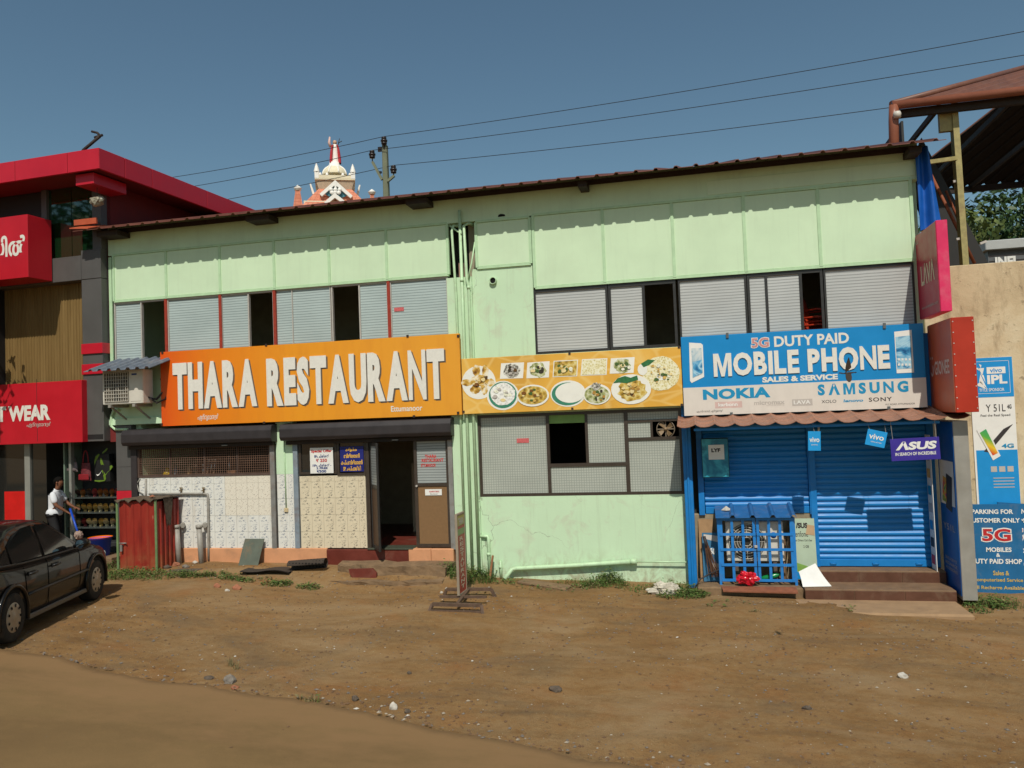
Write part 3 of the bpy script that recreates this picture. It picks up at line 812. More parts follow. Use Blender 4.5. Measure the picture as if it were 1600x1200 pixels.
# posts
def post(px, z0, z1, w, m=M_STEEL, y0=-.06, y1=.1, py=780):
    x = P(px, py).x; mb = MB(); mb.box(x - w / 2, x + w / 2, y0, y1, z0, z1); return obj('steel_post', mb, m, gb, bev=.004)
post(213, .2, 2.65, .14, M_HOUS); post(429, ZF, 2.6, .10); post(465, ZF, 2.62, .10, mat('blue_grey_post', c(136, 148, 158), .5, .2, var=.15, dirt=(.2, .1, .06, 1)))
post(707, .5, 2.6, .09)
xp0, xp1 = P(434, 760).x, P(460, 760).x
wallbox('pillar', xp0, xp1, 1.98, 3.1, -.03, .15)
tp = wallbox('tiled_pillar', xp0, xp1, ZF, 1.98, -.02, .15, M_GROUT); tiles(tp, xp0, xp1, ZF, 1.98, 'w', -.022)
mb = MB(); q = P(447, 797, -.05); mb.box(q.x - .04, q.x + .04, -.06, -.028, q.z - .04, q.z + .04); sb = obj('switch_box', mb, mat('cream_plastic', c(206, 186, 146), .5), gb, bev=.006)
mb = MB(); mb.tube([(q.x, -.045, q.z + .04), (q.x - .01, -.04, 2.9)], .012, 8); obj('conduit', mb, M_PVC, sb)
# right bay: low tiled wall, posters' window, door
xq0, xq1 = P(470, 800).x, P(573, 800).x
zq = 1.93
tw2 = wallbox('tiled_wall', xq0, xq1, ZF, zq, -.01, .12, M_GROUT); tiles(tw2, xq0, xq1, ZF, zq, 'c')
mb = MB(); xqm = P(527, 715).x
frame_rect(mb, xq0, xqm, zq + .03, 2.62, .05, -.03, .04); frame_rect(mb, xqm + .01, xq1 + .02, zq, 2.62, .045, -.04, .03)
fw_ = obj('front_window', mb, M_BRFR, gb)
for a, b in ((xq0 + .05, xqm - .05), (xqm + .055, xq1 - .025)):
    mb = MB(); mb.box(a, b, .0, .008, zq + .07, 2.58); obj('pane', mb, M_DGLASS, fw_)
# door frame, folded leaf and fixed leaf
xdo0, xdo1 = P(577, 760).x, P(650, 760).x; xdl1 = P(704, 760).x
mb = MB(); mb.box(xdo0 - .05, xdo0 + .02, -.03, .08, ZF, 2.64); mb.box(xdo0 - .05, xdl1 + .05, -.03, .08, 2.6, 2.68)
mb.box(xdl1, xdl1 + .05, -.03, .08, ZF, 2.6)
dr = obj('door_frame', mb, M_BRFR, gb)
mb = MB(); frame_rect(mb, xdo1 - .02, xdl1 - .01, ZF + .02, 2.6, .06, -.02, .03); zdm = P(677, 757).z
mb.box(xdo1 + .04, xdl1 - .07, -.018, .03, zdm - .03, zdm + .03)
dl = obj('door_leaf', mb, M_BRFR, gb)
mb = MB(); mb.box(xdo1 + .04, xdl1 - .07, .0, .01, ZF + .08, zdm - .03); obj('door_board', mb, mat('brown_board', c(128, 98, 66), .5, var=.08, scale=20), dl)
mb = MB(); mb.box(xdo1 + .04, xdl1 - .07, .0, .01, zdm + .03, 2.54); obj('pane', mb, M_LOUVD, dl)
hx = P(652, 758).x
mb = MB(); mb.tube([(hx, -.05, zdm - .02), (hx, -.02, zdm - .02)], .02, 8); obj('door_knob', mb, M_GRYFR, dl)
dfr = Frame((0, 0, 0))
for k_, (yy, ss) in enumerate(((713, 'THARA'), (719, 'RESTAURANT'), (727, 'ETTUMANOOR'))):
    rr = R(*((664, 682), (659, 693), (658, 681))[k_], yy - 2.6, yy + 2.6)
    text(ss, Frame((0, -.002, 0)), rr, mat('red_letters', c(206, 44, 40), .5), dl, d=.004, bold=.02)
# open leaf seen nearly edge on, swung inwards
hinge = V((xdo0 + .03, -.0, 0)); dirv = V((.10, -1, 0)).normalized()
xo = P(590, 760, -.45).x
mb = MB(); mb.bar((hinge.x + .04, -.02, ZF + .04), (xo, -.42, ZF + .04), .035, .08); mb.bar((hinge.x + .04, -.02, 2.52), (xo, -.42, 2.52), .035, .06)
mb.bar((xo, -.42, ZF + .0), (xo, -.42, 2.55), .04, .04); mb.bar((hinge.x + .04, -.02, ZF + .0), (hinge.x + .04, -.02, 2.55), .04, .04)
mb.bar((hinge.x + .04, -.02, zdm), (xo, -.42, zdm), .035, .06)
ol = obj('open_door_leaf', mb, M_BLKFR, gb)
mb = MB(); a_, b_ = V((hinge.x + .05, -.04, 0)), V((xo - .005, -.40, 0))
mb.extr([(a_.x, a_.y, ZF + .08), (b_.x, b_.y, ZF + .08), (b_.x, b_.y, zdm - .03), (a_.x, a_.y, zdm - .03)], (-.01, .003, 0)); obj('door_board', mb, mat('dark_board', c(84, 60, 42), .5), ol)
mb = MB(); mb.extr([(a_.x, a_.y, zdm + .03), (b_.x, b_.y, zdm + .03), (b_.x, b_.y, 2.5), (a_.x, a_.y, 2.5)], (-.01, .003, 0)); obj('pane', mb, M_LOUVD, ol)
# room behind the door: tiled counter wall and dark back
mb = MB(); mb.box(xdo0 + .05, xdo0 + .9, 2.2, 2.3, .5, 2.0); obj('counter_wall', mb, M_TILEC, gb)
mb = MB(); mb.box(xg0 + 3.2, xb - .1, 3.4, 3.5, .5, 3.1); obj('hall_back_wall', mb, mat('hall_paint', c(170, 158, 130), .8), gb)
# rolled shutter housings above both bays
for px0, px1 in ((203, 434), (447, 711)):
    a, b = P(px0, 670).x, P(px1, 670).x
    pr = [(-.02, 2.63), (-.24, 2.645), (-.28, 2.71), (-.28, 2.87), (-.24, 2.96), (-.02, 2.985)]
    mb = MB(); mb.extr([(a, y, z) for y, z in pr], (b - a, 0, 0)); hs = obj('shutter_housing', mb, M_HOUS, gb, bev=.008)
    mb = MB(); mb.box(a + .05, b - .05, -.12, -.02, 2.56, 2.63); obj('shutter_bottom_rail', mb, M_DARKW, hs)
    mb = MB(); x_ = (a + b) / 2 + .6; mb.box(x_ - .06, x_ + .06, -.16, -.12, 2.58, 2.6); obj('shutter_handle', mb, M_STEEL, hs)
# plinth, thresholds and broken concrete step
def slab(name, x0, x1, y0, y1, z0, z1, m, bev=.01, **k): mb = MB(); mb.box(x0, x1, y0, y1, z0, z1); return obj(name, mb, m, gb, bev=bev, **k)
xs1, xs2 = P(513, 868).x, P(641, 868).x; xs3 = P(711, 868).x
slab('plinth', xg0 - .1, xs1, -.06, .12, .0, ZF, M_PEACH)
slab('red_threshold', xs1 + .002, xs2, -.08, .12, .0, ZF - .02, M_REDF)
slab('plinth', xs2 + .002, P(676, 868).x, -.10, .12, .0, ZF + .0, M_PEACH); slab('plinth', P(676, 868).x + .003, xs3, -.097, .12, .0, ZF - .002, M_PEACH)
mb = MB(); mb.box(P(577, 852).x, xs2 + .1, -.10, .3, ZF - .018, ZF + .006); obj('granite_sill', mb, mat('dark_granite', c(74, 78, 66), .4, var=.5, scale=70), gb, bev=.004)
def rough_block(name, poly, z0, z1, m, seed, amp=.035):
    """a worn masonry block: top outline poly [(x,y)], jittered"""
    bm = bmesh.new(); vs = [bm.verts.new((x, y, z0)) for x, y in poly]; fc = bm.faces.new(vs)
    r = bmesh.ops.extrude_face_region(bm, geom=[fc]); bmesh.ops.translate(bm, vec=(0, 0, z1 - z0), verts=[v for v in r['geom'] if isinstance(v, bmesh.types.BMVert)])
    bmesh.ops.recalc_face_normals(bm, faces=bm.faces[:])
    bmesh.ops.triangulate(bm, faces=bm.faces[:]); bmesh.ops.subdivide_edges(bm, edges=bm.edges[:], cuts=5, use_grid_fill=True)
    inv = WM[gb].inverted()
    for v in bm.verts:
        k = MN.noise(v.co * 3.1 + V((seed, 0, 0))) + .5 * MN.noise(v.co * 8 + V((0, seed, 0)))
        v.co += V((.4 * k, k, .55 * k)) * amp; v.co = inv @ v.co
    me = bpy.data.meshes.new(name); bm.to_mesh(me); bm.free(); me.materials.append(m)
    o = bpy.data.objects.new(name, me); COL.objects.link(o); o.parent = gb; WM[o] = WM[gb]; return o
a = P(528, 880, -.3).x
rough_block('concrete_step', [(a, -.08), (a + .1, -.5), (a + .7, -.72), (a + 1.6, -.74), (xs3 + .05, -.70), (xs3 + .06, -.08)], -.1, .30, M_CONC, 3, .06)
rough_block('concrete_apron', [(a - .5, -.4), (a - .2, -.85), (a + .8, -1.12), (a + 1.9, -1.08), (xs3 + .05, -.98), (xs3, -.4)], -.2, .10, M_CONC, 9, .08)
b0, b1 = P(547, 892, -.74).x, P(590, 892, -.74).x
mb = MB(); mb.extr([(b0, -.80, .27), (b0 + .02, -.805, .18), (b0 + .12, -.81, .04), (b1, -.81, .04), (b1, -.80, .2), (b1 - .08, -.80, .285)], (0, .05, 0)); obj('red_step_patch', mb, M_REDF, gb)

# taps and waste pipes on the tiled wall
def fpz(px, py, Y): return fp(px, py, Y)
mbp = MB(); mbp.tube([fpz(233, 772, -.05), fpz(280, 771.5, -.05), fpz(318, 771.5, -.05), fpz(324, 772, -.05), fpz(325, 778, -.05), fpz(326, 850, -.06), fpz(326, 876, -.07)], .024, 8)
tpip = obj('water_pipe', mbp, M_PVCG, gb)
for px in (283, 318):
    mb = MB(); q = V(fpz(px, 771, -.05)); mb.tube([q, q + V((0, 0, .09)), q + V((0, -.02, .11))], .016, 8); mb.tube([q + V((0, -.06, .06)), q + V((0, .01, .06))], .012, 8); mb.box(q.x - .03, q.x + .03, q.y - .012, q.y + .012, q.z + .11, q.z + .125)
    obj('tap', mb, mat('brass_tap', c(150, 132, 104), .4, .5), tpip)
for px0, py0 in ((276, 824), (311, 824)):
    q0 = V(fpz(px0, py0, -.22)); q1 = V(fpz(px0 + 4, 880, -.24))
    mb = MB(); mb.tube([q0 + V((0, .2, .03)), q0 + V((.06, .1, .02))], .05, 10); mb.tube([q0, q1 - V((0, 0, .05))], .052, 12); mb.tube([q0 - V((0, 0, .02)), q0 + V((0, 0, .05))], .064, 12)
    obj('waste_pipe', mb, M_PVCG, gb)
mb = MB(); mb.tube([fpz(228, 748, -.03), fpz(228, 790, -.03)], .022, 8); mb.tube([fpz(219, 748, -.03), fpz(214, 755, -.04), fpz(217, 768, -.05), fpz(224, 772, -.05)], .010, 6); obj('water_pipe', mb, M_PVCG, gb)
mb = MB(); mb.tube([fpz(186, 640, -.05), fpz(178, 640, -.05), fpz(174, 650, -.05), fpz(174, 666, -.05), fpz(180, 671, -.05), fpz(200, 671, -.05)], .028, 8); obj('water_pipe', mb, M_PVC, gb)
mb = MB(); mb.box(XL - .05, P(252, 640).x + .3, -.05, .0, 3.08, 3.22); obj('beam_edge', mb, M_GREEN, gb, bev=.006)
# cover strip left edge and dark joint to the red neighbour
mb = MB(); mb.box(XL + .0, XL + .07, -.02, .02, 4.41, 6.64); obj('cover_strip', mb, M_GBAT, gb)

# phone shop front -----------------------------------------------------------
M_SHUT = mat('blue_shutter_paint', c(20, 122, 192), .42, .0, var=.07, scale=4, spec=.45, streak=.08)
def shutter(x0, x1, z0, z1, y=.02, pitch=.098):
    prof = []; z = z0 + .11
    while z < z1:
        prof += [(y, z), (y - .014, z + pitch * .18), (y - .020, z + pitch * .40), (y - .014, z + pitch * .62), (y, z + pitch * .80), (y + .012, z + pitch * .9)]; z += pitch
    mb = MB(); mb.smooth(); mb.grid([[(x0, yy, zz) for yy, zz in prof], [(x1, yy, zz) for yy, zz in prof]])
    s = obj('roller_shutter', mb, M_SHUT, gb)
    mb = MB(); mb.box(x0, x1, y - .03, y + .02, z0, z0 + .115); obj('bottom_rail', mb, M_SHUT, s, bev=.005)
    for xx in (x0 + .12 * (x1 - x0), (x0 + x1) / 2, x1 - .12 * (x1 - x0)):
        mb = MB(); mb.tube([(xx - .05, y - .03, z0 + .06), (xx - .045, y - .055, z0 + .05), (xx + .045, y - .055, z0 + .05), (xx + .05, y - .03, z0 + .06)], .007, 6); obj('pull_handle', mb, M_BLUEP, s)
    return s
zs = .22
sx = [P(1100, 740).x, P(1262, 740).x, P(1276, 780).x, P(1452, 780).x]
shutter(sx[0], sx[1], 1.12, 2.72)
shutter(sx[2], sx[3], zs, 2.72)
for x, z0, w, y0 in ((sx[0] - .06, 1.1, .1, -.05), (sx[1] + .05, 1.1, .09, -.05), (sx[2] - .05, zs, .1, -.06), (sx[3] + .055, zs, .1, -.06)):
    mb = MB(); mb.box(x - w / 2, x + w / 2, y0, .12, z0, 2.74); obj('shutter_guide', mb, M_BLUEP, gb, bev=.004)
slab('low_wall', xe, sx[2] - .1, .0, .15, -.4, 1.115, mat('stained_render', c(150, 136, 112), .9, var=.25, scale=4, dirt=(.15, .1, .06, 1)))
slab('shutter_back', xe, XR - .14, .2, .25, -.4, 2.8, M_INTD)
slab('side_return', sx[3] + .105, XR, -.0, .18, -.4, 2.72, M_BLUEP)
xbp = P(1078, 800, -.15).x
mb = MB(); mb.box(xbp - .075, xbp + .075, -.24, -.06, -.2, 2.72); mb.box(xbp - .02, xbp + .02, -.262, -.241, -.2, 2.72); obj('blue_column', mb, M_BLUEP, gb, bev=.008)
# awning of tile-profile sheet
M_AWN = mat('awning_sheet', c(150, 104, 82), .5, var=.2, scale=5, dirt=(.22, .13, .09, 1), dirtamt=.5)
pr = []; x = P(1058, 668, -1).x; xend = 3.86
while x < xend:
    pr += [(x, 0), (x + .06, -.035), (x + .12, -.042), (x + .20, -.03), (x + .26, .0), (x + .285, .022), (x + .305, .016)]; x += .315
mb = MB(); mb.cs = False
rows_t = []
for k, (y, z) in enumerate(((-1.02, 2.70), (-.7, 2.745), (-.69, 2.757), (-.36, 2.80), (-.35, 2.812), (.0, 2.86))):
    rows_t.append([(xx, y, z + h * .75) for xx, h in pr])
rows_b = [[(a, b, d - .01) for a, b, d in r] for r in rows_t]
mb.grid(rows_t); mb.grid(rows_b[::-1]); mb.grid([rows_b[0], rows_t[0]])
aw = obj('awning', mb, M_AWN, gb)
mb = MB(); mb.box(P(1085, 690, -.9).x, 3.6, -.92, -.88, 2.60, 2.64); mb.box(P(1085, 690, -.5).x, 3.6, -.5, -.46, 2.68, 2.72)
for x in (P(1078, 690).x, 1.75, 3.55): mb.box(x - .02, x + .02, -.9, .0, 2.645, 2.675)
obj('awning_frame', mb, M_BLUEP, aw)
# tiled steps
M_STEPT = mat('brown_step_tile', c(92, 60, 46), .4, var=.2, scale=5, dirt=(.2, .14, .09, 1), dirtamt=.5)
M_STEPD = mat('dusty_tread', c(122, 96, 72), .85, var=.2, scale=5, dirt=(.2, .14, .09, 1))
def step(x0, x1, y0, y1, z0, z1, n):
    s = slab('step', x0, x1, y0, y1, z0, z1, M_STEPD, .008)
    w = (x1 - x0) / n
    for i in range(n):
        mb = MB(); mb.box(x0 + i * w + .004, x0 + (i + 1) * w - .004, y0 - .012, y0 + .0, z0 + .06, z1 - .02); obj('riser_tile', mb, M_STEPT, s, bev=.002)
step(P(1275, 900, -.3).x, 3.72, -.34, .0, -.4, zs - .01, 3)
step(P(1258, 930, -.9).x, 3.70, -.92, -.35, -.4, .03, 3)
slab('cage_platform', P(1090, 915, -.6).x, P(1257, 930, -.8).x - .01, -.82, .0, -.4, .02, M_CONC, .02)
mb = MB(); mb.hexa([(P(1130, 925, -.9).x, -.98, -.02), (P(1246, 925, -.9).x, -1.0, -.03), (P(1244, 915, -.8).x, -.8, .024), (P(1127, 915, -.8).x, -.8, .024), (P(1130, 925, -.9).x, -.98, .0), (P(1246, 925, -.9).x, -1.0, -.01), (P(1244, 915, -.8).x, -.8, .036), (P(1127, 915, -.8).x, -.8, .036)]); obj('rusty_sheet', mb, mat('rust_brown', c(132, 80, 56), .8, var=.25, scale=9), gb)
mb = MB(); mb.box(P(1085, 935, -1).x, 3.7, -1.75, -.9, -.4, -.13); obj('cement_apron', mb, mat('dusty_cement', c(158, 128, 96), .95, var=.12, scale=3, bump=.3, dirt=(.24, .15, .085, 1), dirtamt=.8), gb, bev=.03)
# tube light under the awning
mb = MB(); q = P(1278, 673, -.5); mb.tube([(q.x, -.5, q.z - .06), (q.x + .02, -.5, q.z + .07)], .018, 8); obj('fluorescent_lamp', mb, mat('lamp_white', c(232, 236, 222), .4), aw)
# ================================================================ signs
M_WHITE = mat('letter_white', c(222, 218, 208), .5, var=.05, scale=20)
M_SHAD = mat('letter_drop_print', c(96, 84, 74), .6, var=.08)
M_WPR = mat('white_print', c(228, 226, 220), .5, var=.04)
M_FAINT = mat('faint_print', c(184, 176, 168), .5, var=.06)
M_INK = mat('dark_ink', c(52, 46, 46), .6, var=.1)
M_BOLT = mat('bolt_dark', c(56, 40, 32), .6)
M_LBLUE = mat('sign_blue', c(18, 132, 196), .35, var=.05, scale=3, streak=.05)
M_TEAL = mat('brand_blue', c(24, 138, 184), .45, var=.05)
M_REDL = mat('brand_red', c(186, 40, 44), .5, var=.08)
def zp(ox, oy, k):                              # reader for an enlarged view of the photograph
    return lambda x, y: (ox + x / k, oy + y / k)
def on(fr_y, conv):                             # points of that view on the plane Y -> (X, Z)
    def f(x, y): q = P(*conv(x, y), fr_y); return q.x, q.z
    return f
def zbox(conv, Y, xl, xr, yt, yb):
    a = conv(xl, yt); b = conv(xr, yb); return R(a[0], b[0], a[1], b[1], Y)
def board(name, label, cat, rect, y0, y1, m, **k):
    t = thing(name, label, cat, ((rect[0] + rect[1]) / 2, y1, rect[2]), **k)
    mb = MB(); mb.box(rect[0], rect[1], y0, y1, rect[2], rect[3]); bo = obj('board', mb, m, t, bev=.004)
    return t, bo

# restaurant sign -----------------------------------------------------
t_ = NT('orange_flex'); x_, y_, z_ = t_.xyz(t_.pos())
k_ = t_.ramp(t_.rng(x_, -10.9, -4.4), [(0, c(214, 66, 18)), (.07, c(222, 96, 18)), (.2, c(226, 124, 20)), (.5, c(228, 148, 32)), (1, c(226, 156, 48))])
k_ = t_.mix(t_.rng(t_.noise(t_.pos((3, 1, .6)), 2, 5), .45, .75, 0, .2), k_, c(190, 104, 30))
t_.out(k_, .4, 0, .35); t_.bump(t_.noise(t_.pos((12, 1, .4)), 2.0, 3), .12, .01); M_ORANGE = t_.m
YS = -.2
rs = R(251, 720, 535.4, 657.2, YS)
sg, _b = board('restaurant_sign', 'large orange signboard with white raised capital letters over the restaurant', 'signboard', rs, YS, -.12, M_ORANGE)
fr = Frame((0, YS, 0))
for word, a, b, yt, yb in (('THARA', 270.8, 401.5, 564.0, 637.5), ('RESTAURANT', 417, 695.4, 552.5, 629.0)):
    rr = R(a, b, yt, yb, YS)
    off = (rr[0] + .028, rr[1] + .028, rr[2] - .028, rr[3] - .024)
    letters(word, fr, off, M_SHAD, sg, d=.003, bold=.056, ext=0, gap=.05, name='letter_drop_print')
    letters(word, fr, rr, M_WHITE, sg, d=.006, bold=.056, ext=.012, gap=.05)
text('Ettumanoor', fr, R(611, 660, 633.5, 642.5, YS), M_WHITE, sg, bold=.02)
text('ഏറ്റുമാനൂർ', fr, R(309, 341.5, 646.5, 657.5, YS), M_WHITE, sg, bold=.015)
for px, py in ((416, 539), (637, 525), (413, 660.5), (647, 650.5), (254, 551), (716, 525), (253, 663), (716, 645)):
    q = P(px, py, YS); mb = MB(); mb.box(q.x - .022, q.x + .022, YS - .016, YS - .001, q.z - .022, q.z + .022); obj('bolt', mb, M_BOLT, sg)

# menu picture sign ----------------------------------------------------
t_ = NT('amber_flex'); p_ = t_.pos()
vo = t_.n('TexVoronoi', feature='DISTANCE_TO_EDGE'); vo.inputs['Scale'].default_value = 2.1; t_.l(t_.pos((1, 1, 1.6)), vo.inputs['Vector'])
k_ = t_.ramp(t_.noise(p_, .8, 3), [(.3, c(202, 150, 64)), (.5, c(222, 168, 66)), (.7, c(232, 184, 92))])
k_ = t_.mix(t_.rng(vo.outputs[0], .02, .09, .4, 0), k_, c(238, 206, 130)); t_.out(k_, .4, 0, .35); M_AMBER = t_.m
def food(name, cols, sc, th=None):
    t = NT(name); p = t.pos(); v = t.n('TexVoronoi'); v.inputs['Scale'].default_value = sc; t.l(p, v.inputs['Vector'])
    n = t.noise(p, sc * 1.3, 5, .7, .8); f = t.math('ADD', t.math('MULTIPLY', v.outputs['Distance'], .55), t.math('MULTIPLY', n, .6))
    t.out(t.ramp(f, [(.25 + .5 * i / (len(cols) - 1), q) for i, q in enumerate(cols)]), .5, 0, .3); return t.m
F_CHK = food('print_fried_chicken', [c(70, 44, 18), c(150, 104, 36), c(206, 164, 70), c(236, 226, 200)], 9)
F_CUR = food('print_curry', [c(66, 62, 30), c(150, 118, 44), c(198, 164, 72), c(222, 206, 140)], 12)
F_RICE = food('print_rice', [c(148, 128, 66), c(206, 192, 136), c(228, 220, 176), c(236, 232, 206)], 30)
F_GRN = food('print_green_curry', [c(52, 56, 34), c(122, 130, 78), c(176, 178, 124), c(214, 214, 190)], 14)
F_STR = food('print_string_hoppers', [c(150, 150, 146), c(206, 206, 200), c(232, 230, 224), c(240, 240, 234)], 22)
F_DARK = food('print_dark_dish', [c(48, 44, 40), c(90, 84, 76), c(150, 146, 134), c(214, 210, 200)], 26)
M_PLATE = mat('print_plate', c(232, 230, 220), .45, var=.04); M_LEAF = mat('print_leaf', c(48, 108, 62), .5, var=.25, scale=20); M_TRIM = mat('print_plate_rim', c(58, 128, 102), .5, var=.15)
rm = R(721.8, 1065.7, 551.3, 640.6, YS)
mn, _b = board('menu_sign', 'amber picture board of food dishes between the restaurant and phone shop signs', 'signboard', rm, YS + .01, -.12, M_AMBER)
fm = Frame((0, YS + .01, 0)); Z1c = on(YS + .01, zp(720, 520, 4.4444))
def mell(x, y, rx, ry, m, d, name, jit=0.0, n=26, rnd=random.Random(2)):
    a, b = Z1c(x, y); a1, _ = Z1c(x + rx, y); _, b1 = Z1c(x, y - ry); return ell(fm, a, b, a1 - a, b1 - b, d, m, mn, name, n, jit, rnd)
def mpoly(pts, m, d, name): return patch(fm, [Z1c(x, y) for x, y in pts][::-1], d, m, mn, name)
mell(125, 345, 118, 116, M_PLATE, .003, 'plate_print')
for x, y, rx, ry in ((45, 345, 42, 24), (110, 262, 28, 42), (170, 270, 22, 52), (205, 345, 34, 26), (100, 395, 34, 28), (165, 390, 22, 40), (130, 330, 62, 36)): mell(x, y, rx, ry, F_CHK, .005 + (.002 if rx > 60 else 0), 'drumstick_print', .12)
mell(292, 435, 112, 102, M_PLATE, .004, 'plate_print'); mell(292, 432, 98, 92, M_TRIM, .006, 'plate_rim_print'); mell(292, 425, 88, 78, F_STR, .008, 'string_hopper_print', .04)
mell(500, 436, 114, 76, M_PLATE, .010, 'plate_print'); mell(500, 434, 102, 64, F_CUR, .012, 'curry_print', .03)
mell(745, 422, 124, 92, M_PLATE, .004, 'plate_print'); mell(742, 424, 112, 80, M_TRIM, .006, 'plate_rim_print'); mell(760, 416, 104, 70, M_PLATE, .008, 'plate_print')
mell(945, 427, 98, 72, M_PLATE, .010, 'plate_print'); mell(945, 430, 86, 60, F_GRN, .012, 'green_curry_print', .03); mell(940, 372, 34, 26, F_DARK, .014, 'garnish_print', .2)
mell(1390, 282, 130, 118, F_RICE, .004, 'rice_print', .03); mell(1388, 306, 28, 24, M_PLATE, .006, 'egg_print'); mell(1262, 255, 34, 40, M_PLATE, .006, 'egg_print')
mpoly([(1250, 215), (1300, 185), (1350, 190), (1310, 222), (1270, 240)], M_LEAF, .007, 'leaf_print')
mell(1182, 392, 140, 104, M_PLATE, .008, 'plate_print'); mell(1190, 400, 98, 74, F_CUR, .010, 'beef_print', .12)
mpoly([(1058, 350), (1090, 315), (1140, 300), (1180, 312), (1225, 296), (1232, 325), (1190, 340), (1150, 350), (1100, 345)], M_LEAF, .013, 'leaf_print')
for pts, m in (([(280, 212), (440, 205), (432, 315), (272, 320)], F_DARK), ([(462, 207), (617, 197), (612, 310), (456, 316)], F_GRN), ([(645, 195), (815, 186), (808, 302), (638, 308)], F_CUR), ([(842, 184), (1018, 176), (1012, 292), (832, 298)], F_RICE), ([(1042, 178), (1208, 168), (1200, 278), (1034, 284)], F_GRN)):
    mpoly(pts, M_PLATE, .003, 'photo_card')
    cx = sum(p[0] for p in pts) / 4; cy = sum(p[1] for p in pts) / 4
    if m is F_DARK or m is F_GRN: mell(cx, cy, 56, 50, m, .006, 'dish_print', .15)
    else: mpoly([(cx + (x - cx) * .93, cy + (y - cy) * .9) for x, y in pts], m, .006, 'dish_print')
rn = random.Random(21)
def chunks(x, y, rx, ry, n, mats, d, smin=.10, smax=.24):
    for i in range(n):
        a = rn.uniform(0, 6.28); q = rn.random() ** .6 * .8; s = rn.uniform(smin, smax) * ry
        mell(x + rx * q * cos(a), y + ry * q * sin(a), s * rn.uniform(.8, 1.6), s, rn.choice(mats), d + .0012 * i, 'food_piece_print', .22, 11, rn)
Q = [mat('print_%d' % i, k, .5, var=.3, scale=40) for i, k in enumerate((c(120, 76, 26), c(206, 168, 88), c(92, 66, 30), c(226, 206, 150), c(70, 96, 44), c(232, 228, 206), c(58, 50, 40), c(170, 128, 56)))]
chunks(130, 340, 70, 60, 13, (Q[0], Q[1], Q[2], Q[3]), .012); chunks(500, 434, 90, 54, 12, (Q[0], Q[1], Q[3], Q[4], Q[7]), .014); chunks(945, 432, 76, 50, 12, (Q[4], Q[3], Q[6], Q[7]), .016); chunks(1190, 400, 88, 62, 16, (Q[0], Q[1], Q[2], Q[3], Q[7]), .014)
chunks(1395, 285, 112, 98, 18, (Q[3], Q[5], Q[1], Q[4]), .009, .05, .13); chunks(292, 425, 74, 64, 12, (Q[5], Q[3], M_FAINT), .010, .08, .2); chunks(535, 255, 46, 40, 9, (Q[4], Q[3], Q[6], Q[5]), .010, .2, .36); chunks(725, 247, 70, 48, 11, (Q[3], Q[1], Q[4], Q[5]), .010, .16, .34); chunks(1120, 228, 66, 44, 10, (Q[3], Q[4], Q[5]), .010, .16, .32); chunks(355, 262, 46, 40, 10, (Q[6], Q[2], M_FAINT), .010, .12, .28)
for x, y in ((755, 143), (775, 526), (1515, 98), (1535, 500), (20, 548)):
    q = Z1c(x, y); mb = MB(); mb.box(q[0] - .02, q[0] + .02, YS - .004, YS + .009, q[1] - .02, q[1] + .02); obj('bolt', mb, M_BOLT, mn)

# phone shop sign -------------------------------------------------------
rb = R(1066, 1446.5, 515.5, 643.3, YS)
ps, _b = board('phone_shop_sign', 'blue and white phone shop signboard with handset pictures at both ends', 'signboard', rb, YS + .01, -.10, M_LBLUE)
fb = Frame((0, YS + .01, 0)); cB = zp(1050, 480, 3.9024); ZB = on(YS + .01, cB)
zmid = P(1256, 598, YS).z
mb = MB(); mb.box(rb[0] + .002, rb[1] - .002, YS + .005, YS + .009, rb[2] + .002, zmid); obj('white_band', mb, mat('sign_white', c(214, 206, 196), .4, var=.04, streak=.08), ps)
def zb(xl, xr, yt, yb): return zbox(cB, YS, xl, xr, yt, yb)
letters('MOBILE', fb, zb(252, 775, 271, 413), M_WHITE, ps, d=.005, bold=.045, ext=.014, gap=.07)
letters('PHONE', fb, zb(826, 1328, 242, 385), M_WHITE, ps, d=.005, bold=.05, ext=.014, gap=.07)
bx = zb(480, 595, 183, 249); text('5G', fb, bx, M_WHITE, ps, d=.004, bold=.06); text('5G', fb, (bx[0] + .012, bx[1] - .012, bx[2] + .012, bx[3] - .012), mat('faded_red_letters', c(196, 132, 130), .5), ps, d=.006, bold=.02)
text('DUTY PAID', fb, zb(622, 1080, 165, 231), M_WHITE, ps, bold=.03); text('SALES & SERVICE', fb, zb(550, 1012, 416, 450), M_WHITE, ps, bold=.05)
text('NOKIA', fb, zb(188, 600, 493, 558), M_TEAL, ps, d=.007, bold=.05, sp=1.05); letters('SΛMSUNG', fb, zb(888, 1442, 459, 528), M_TEAL, ps, d=.007, bold=.05, ext=0, gap=.24)
M_FRED = mat('faint_red_print', c(206, 176, 168), .5)
def rectp(xl, xr, yt, yb, m, d=.006, name='printed_box'):
    r = zb(xl, xr, yt, yb); return patch(fb, [(r[0], r[2]), (r[1], r[2]), (r[1], r[3]), (r[0], r[3])], d, m, ps, name)
rectp(262, 428, 575, 614, M_FRED); text('karbonn', fb, zb(282, 400, 582, 604), M_WPR, ps, d=.009, bold=.03)
text('micromax', fb, zb(500, 688, 568, 594), M_FAINT, ps, d=.007, bold=.03); text('nothing like anything', fb, zb(575, 685, 594, 602), M_FAINT, ps, d=.007)
rectp(733, 857, 560, 601, M_FAINT); text('LAVA', fb, zb(742, 845, 567, 591), M_WPR, ps, d=.009, bold=.02)
text('XOLO', fb, zb(912, 1002, 565, 584), M_INK, ps, d=.007); text('lenovo', fb, zb(1045, 1165, 560, 578), M_TEAL, ps, d=.007, bold=.03, slant=.2)
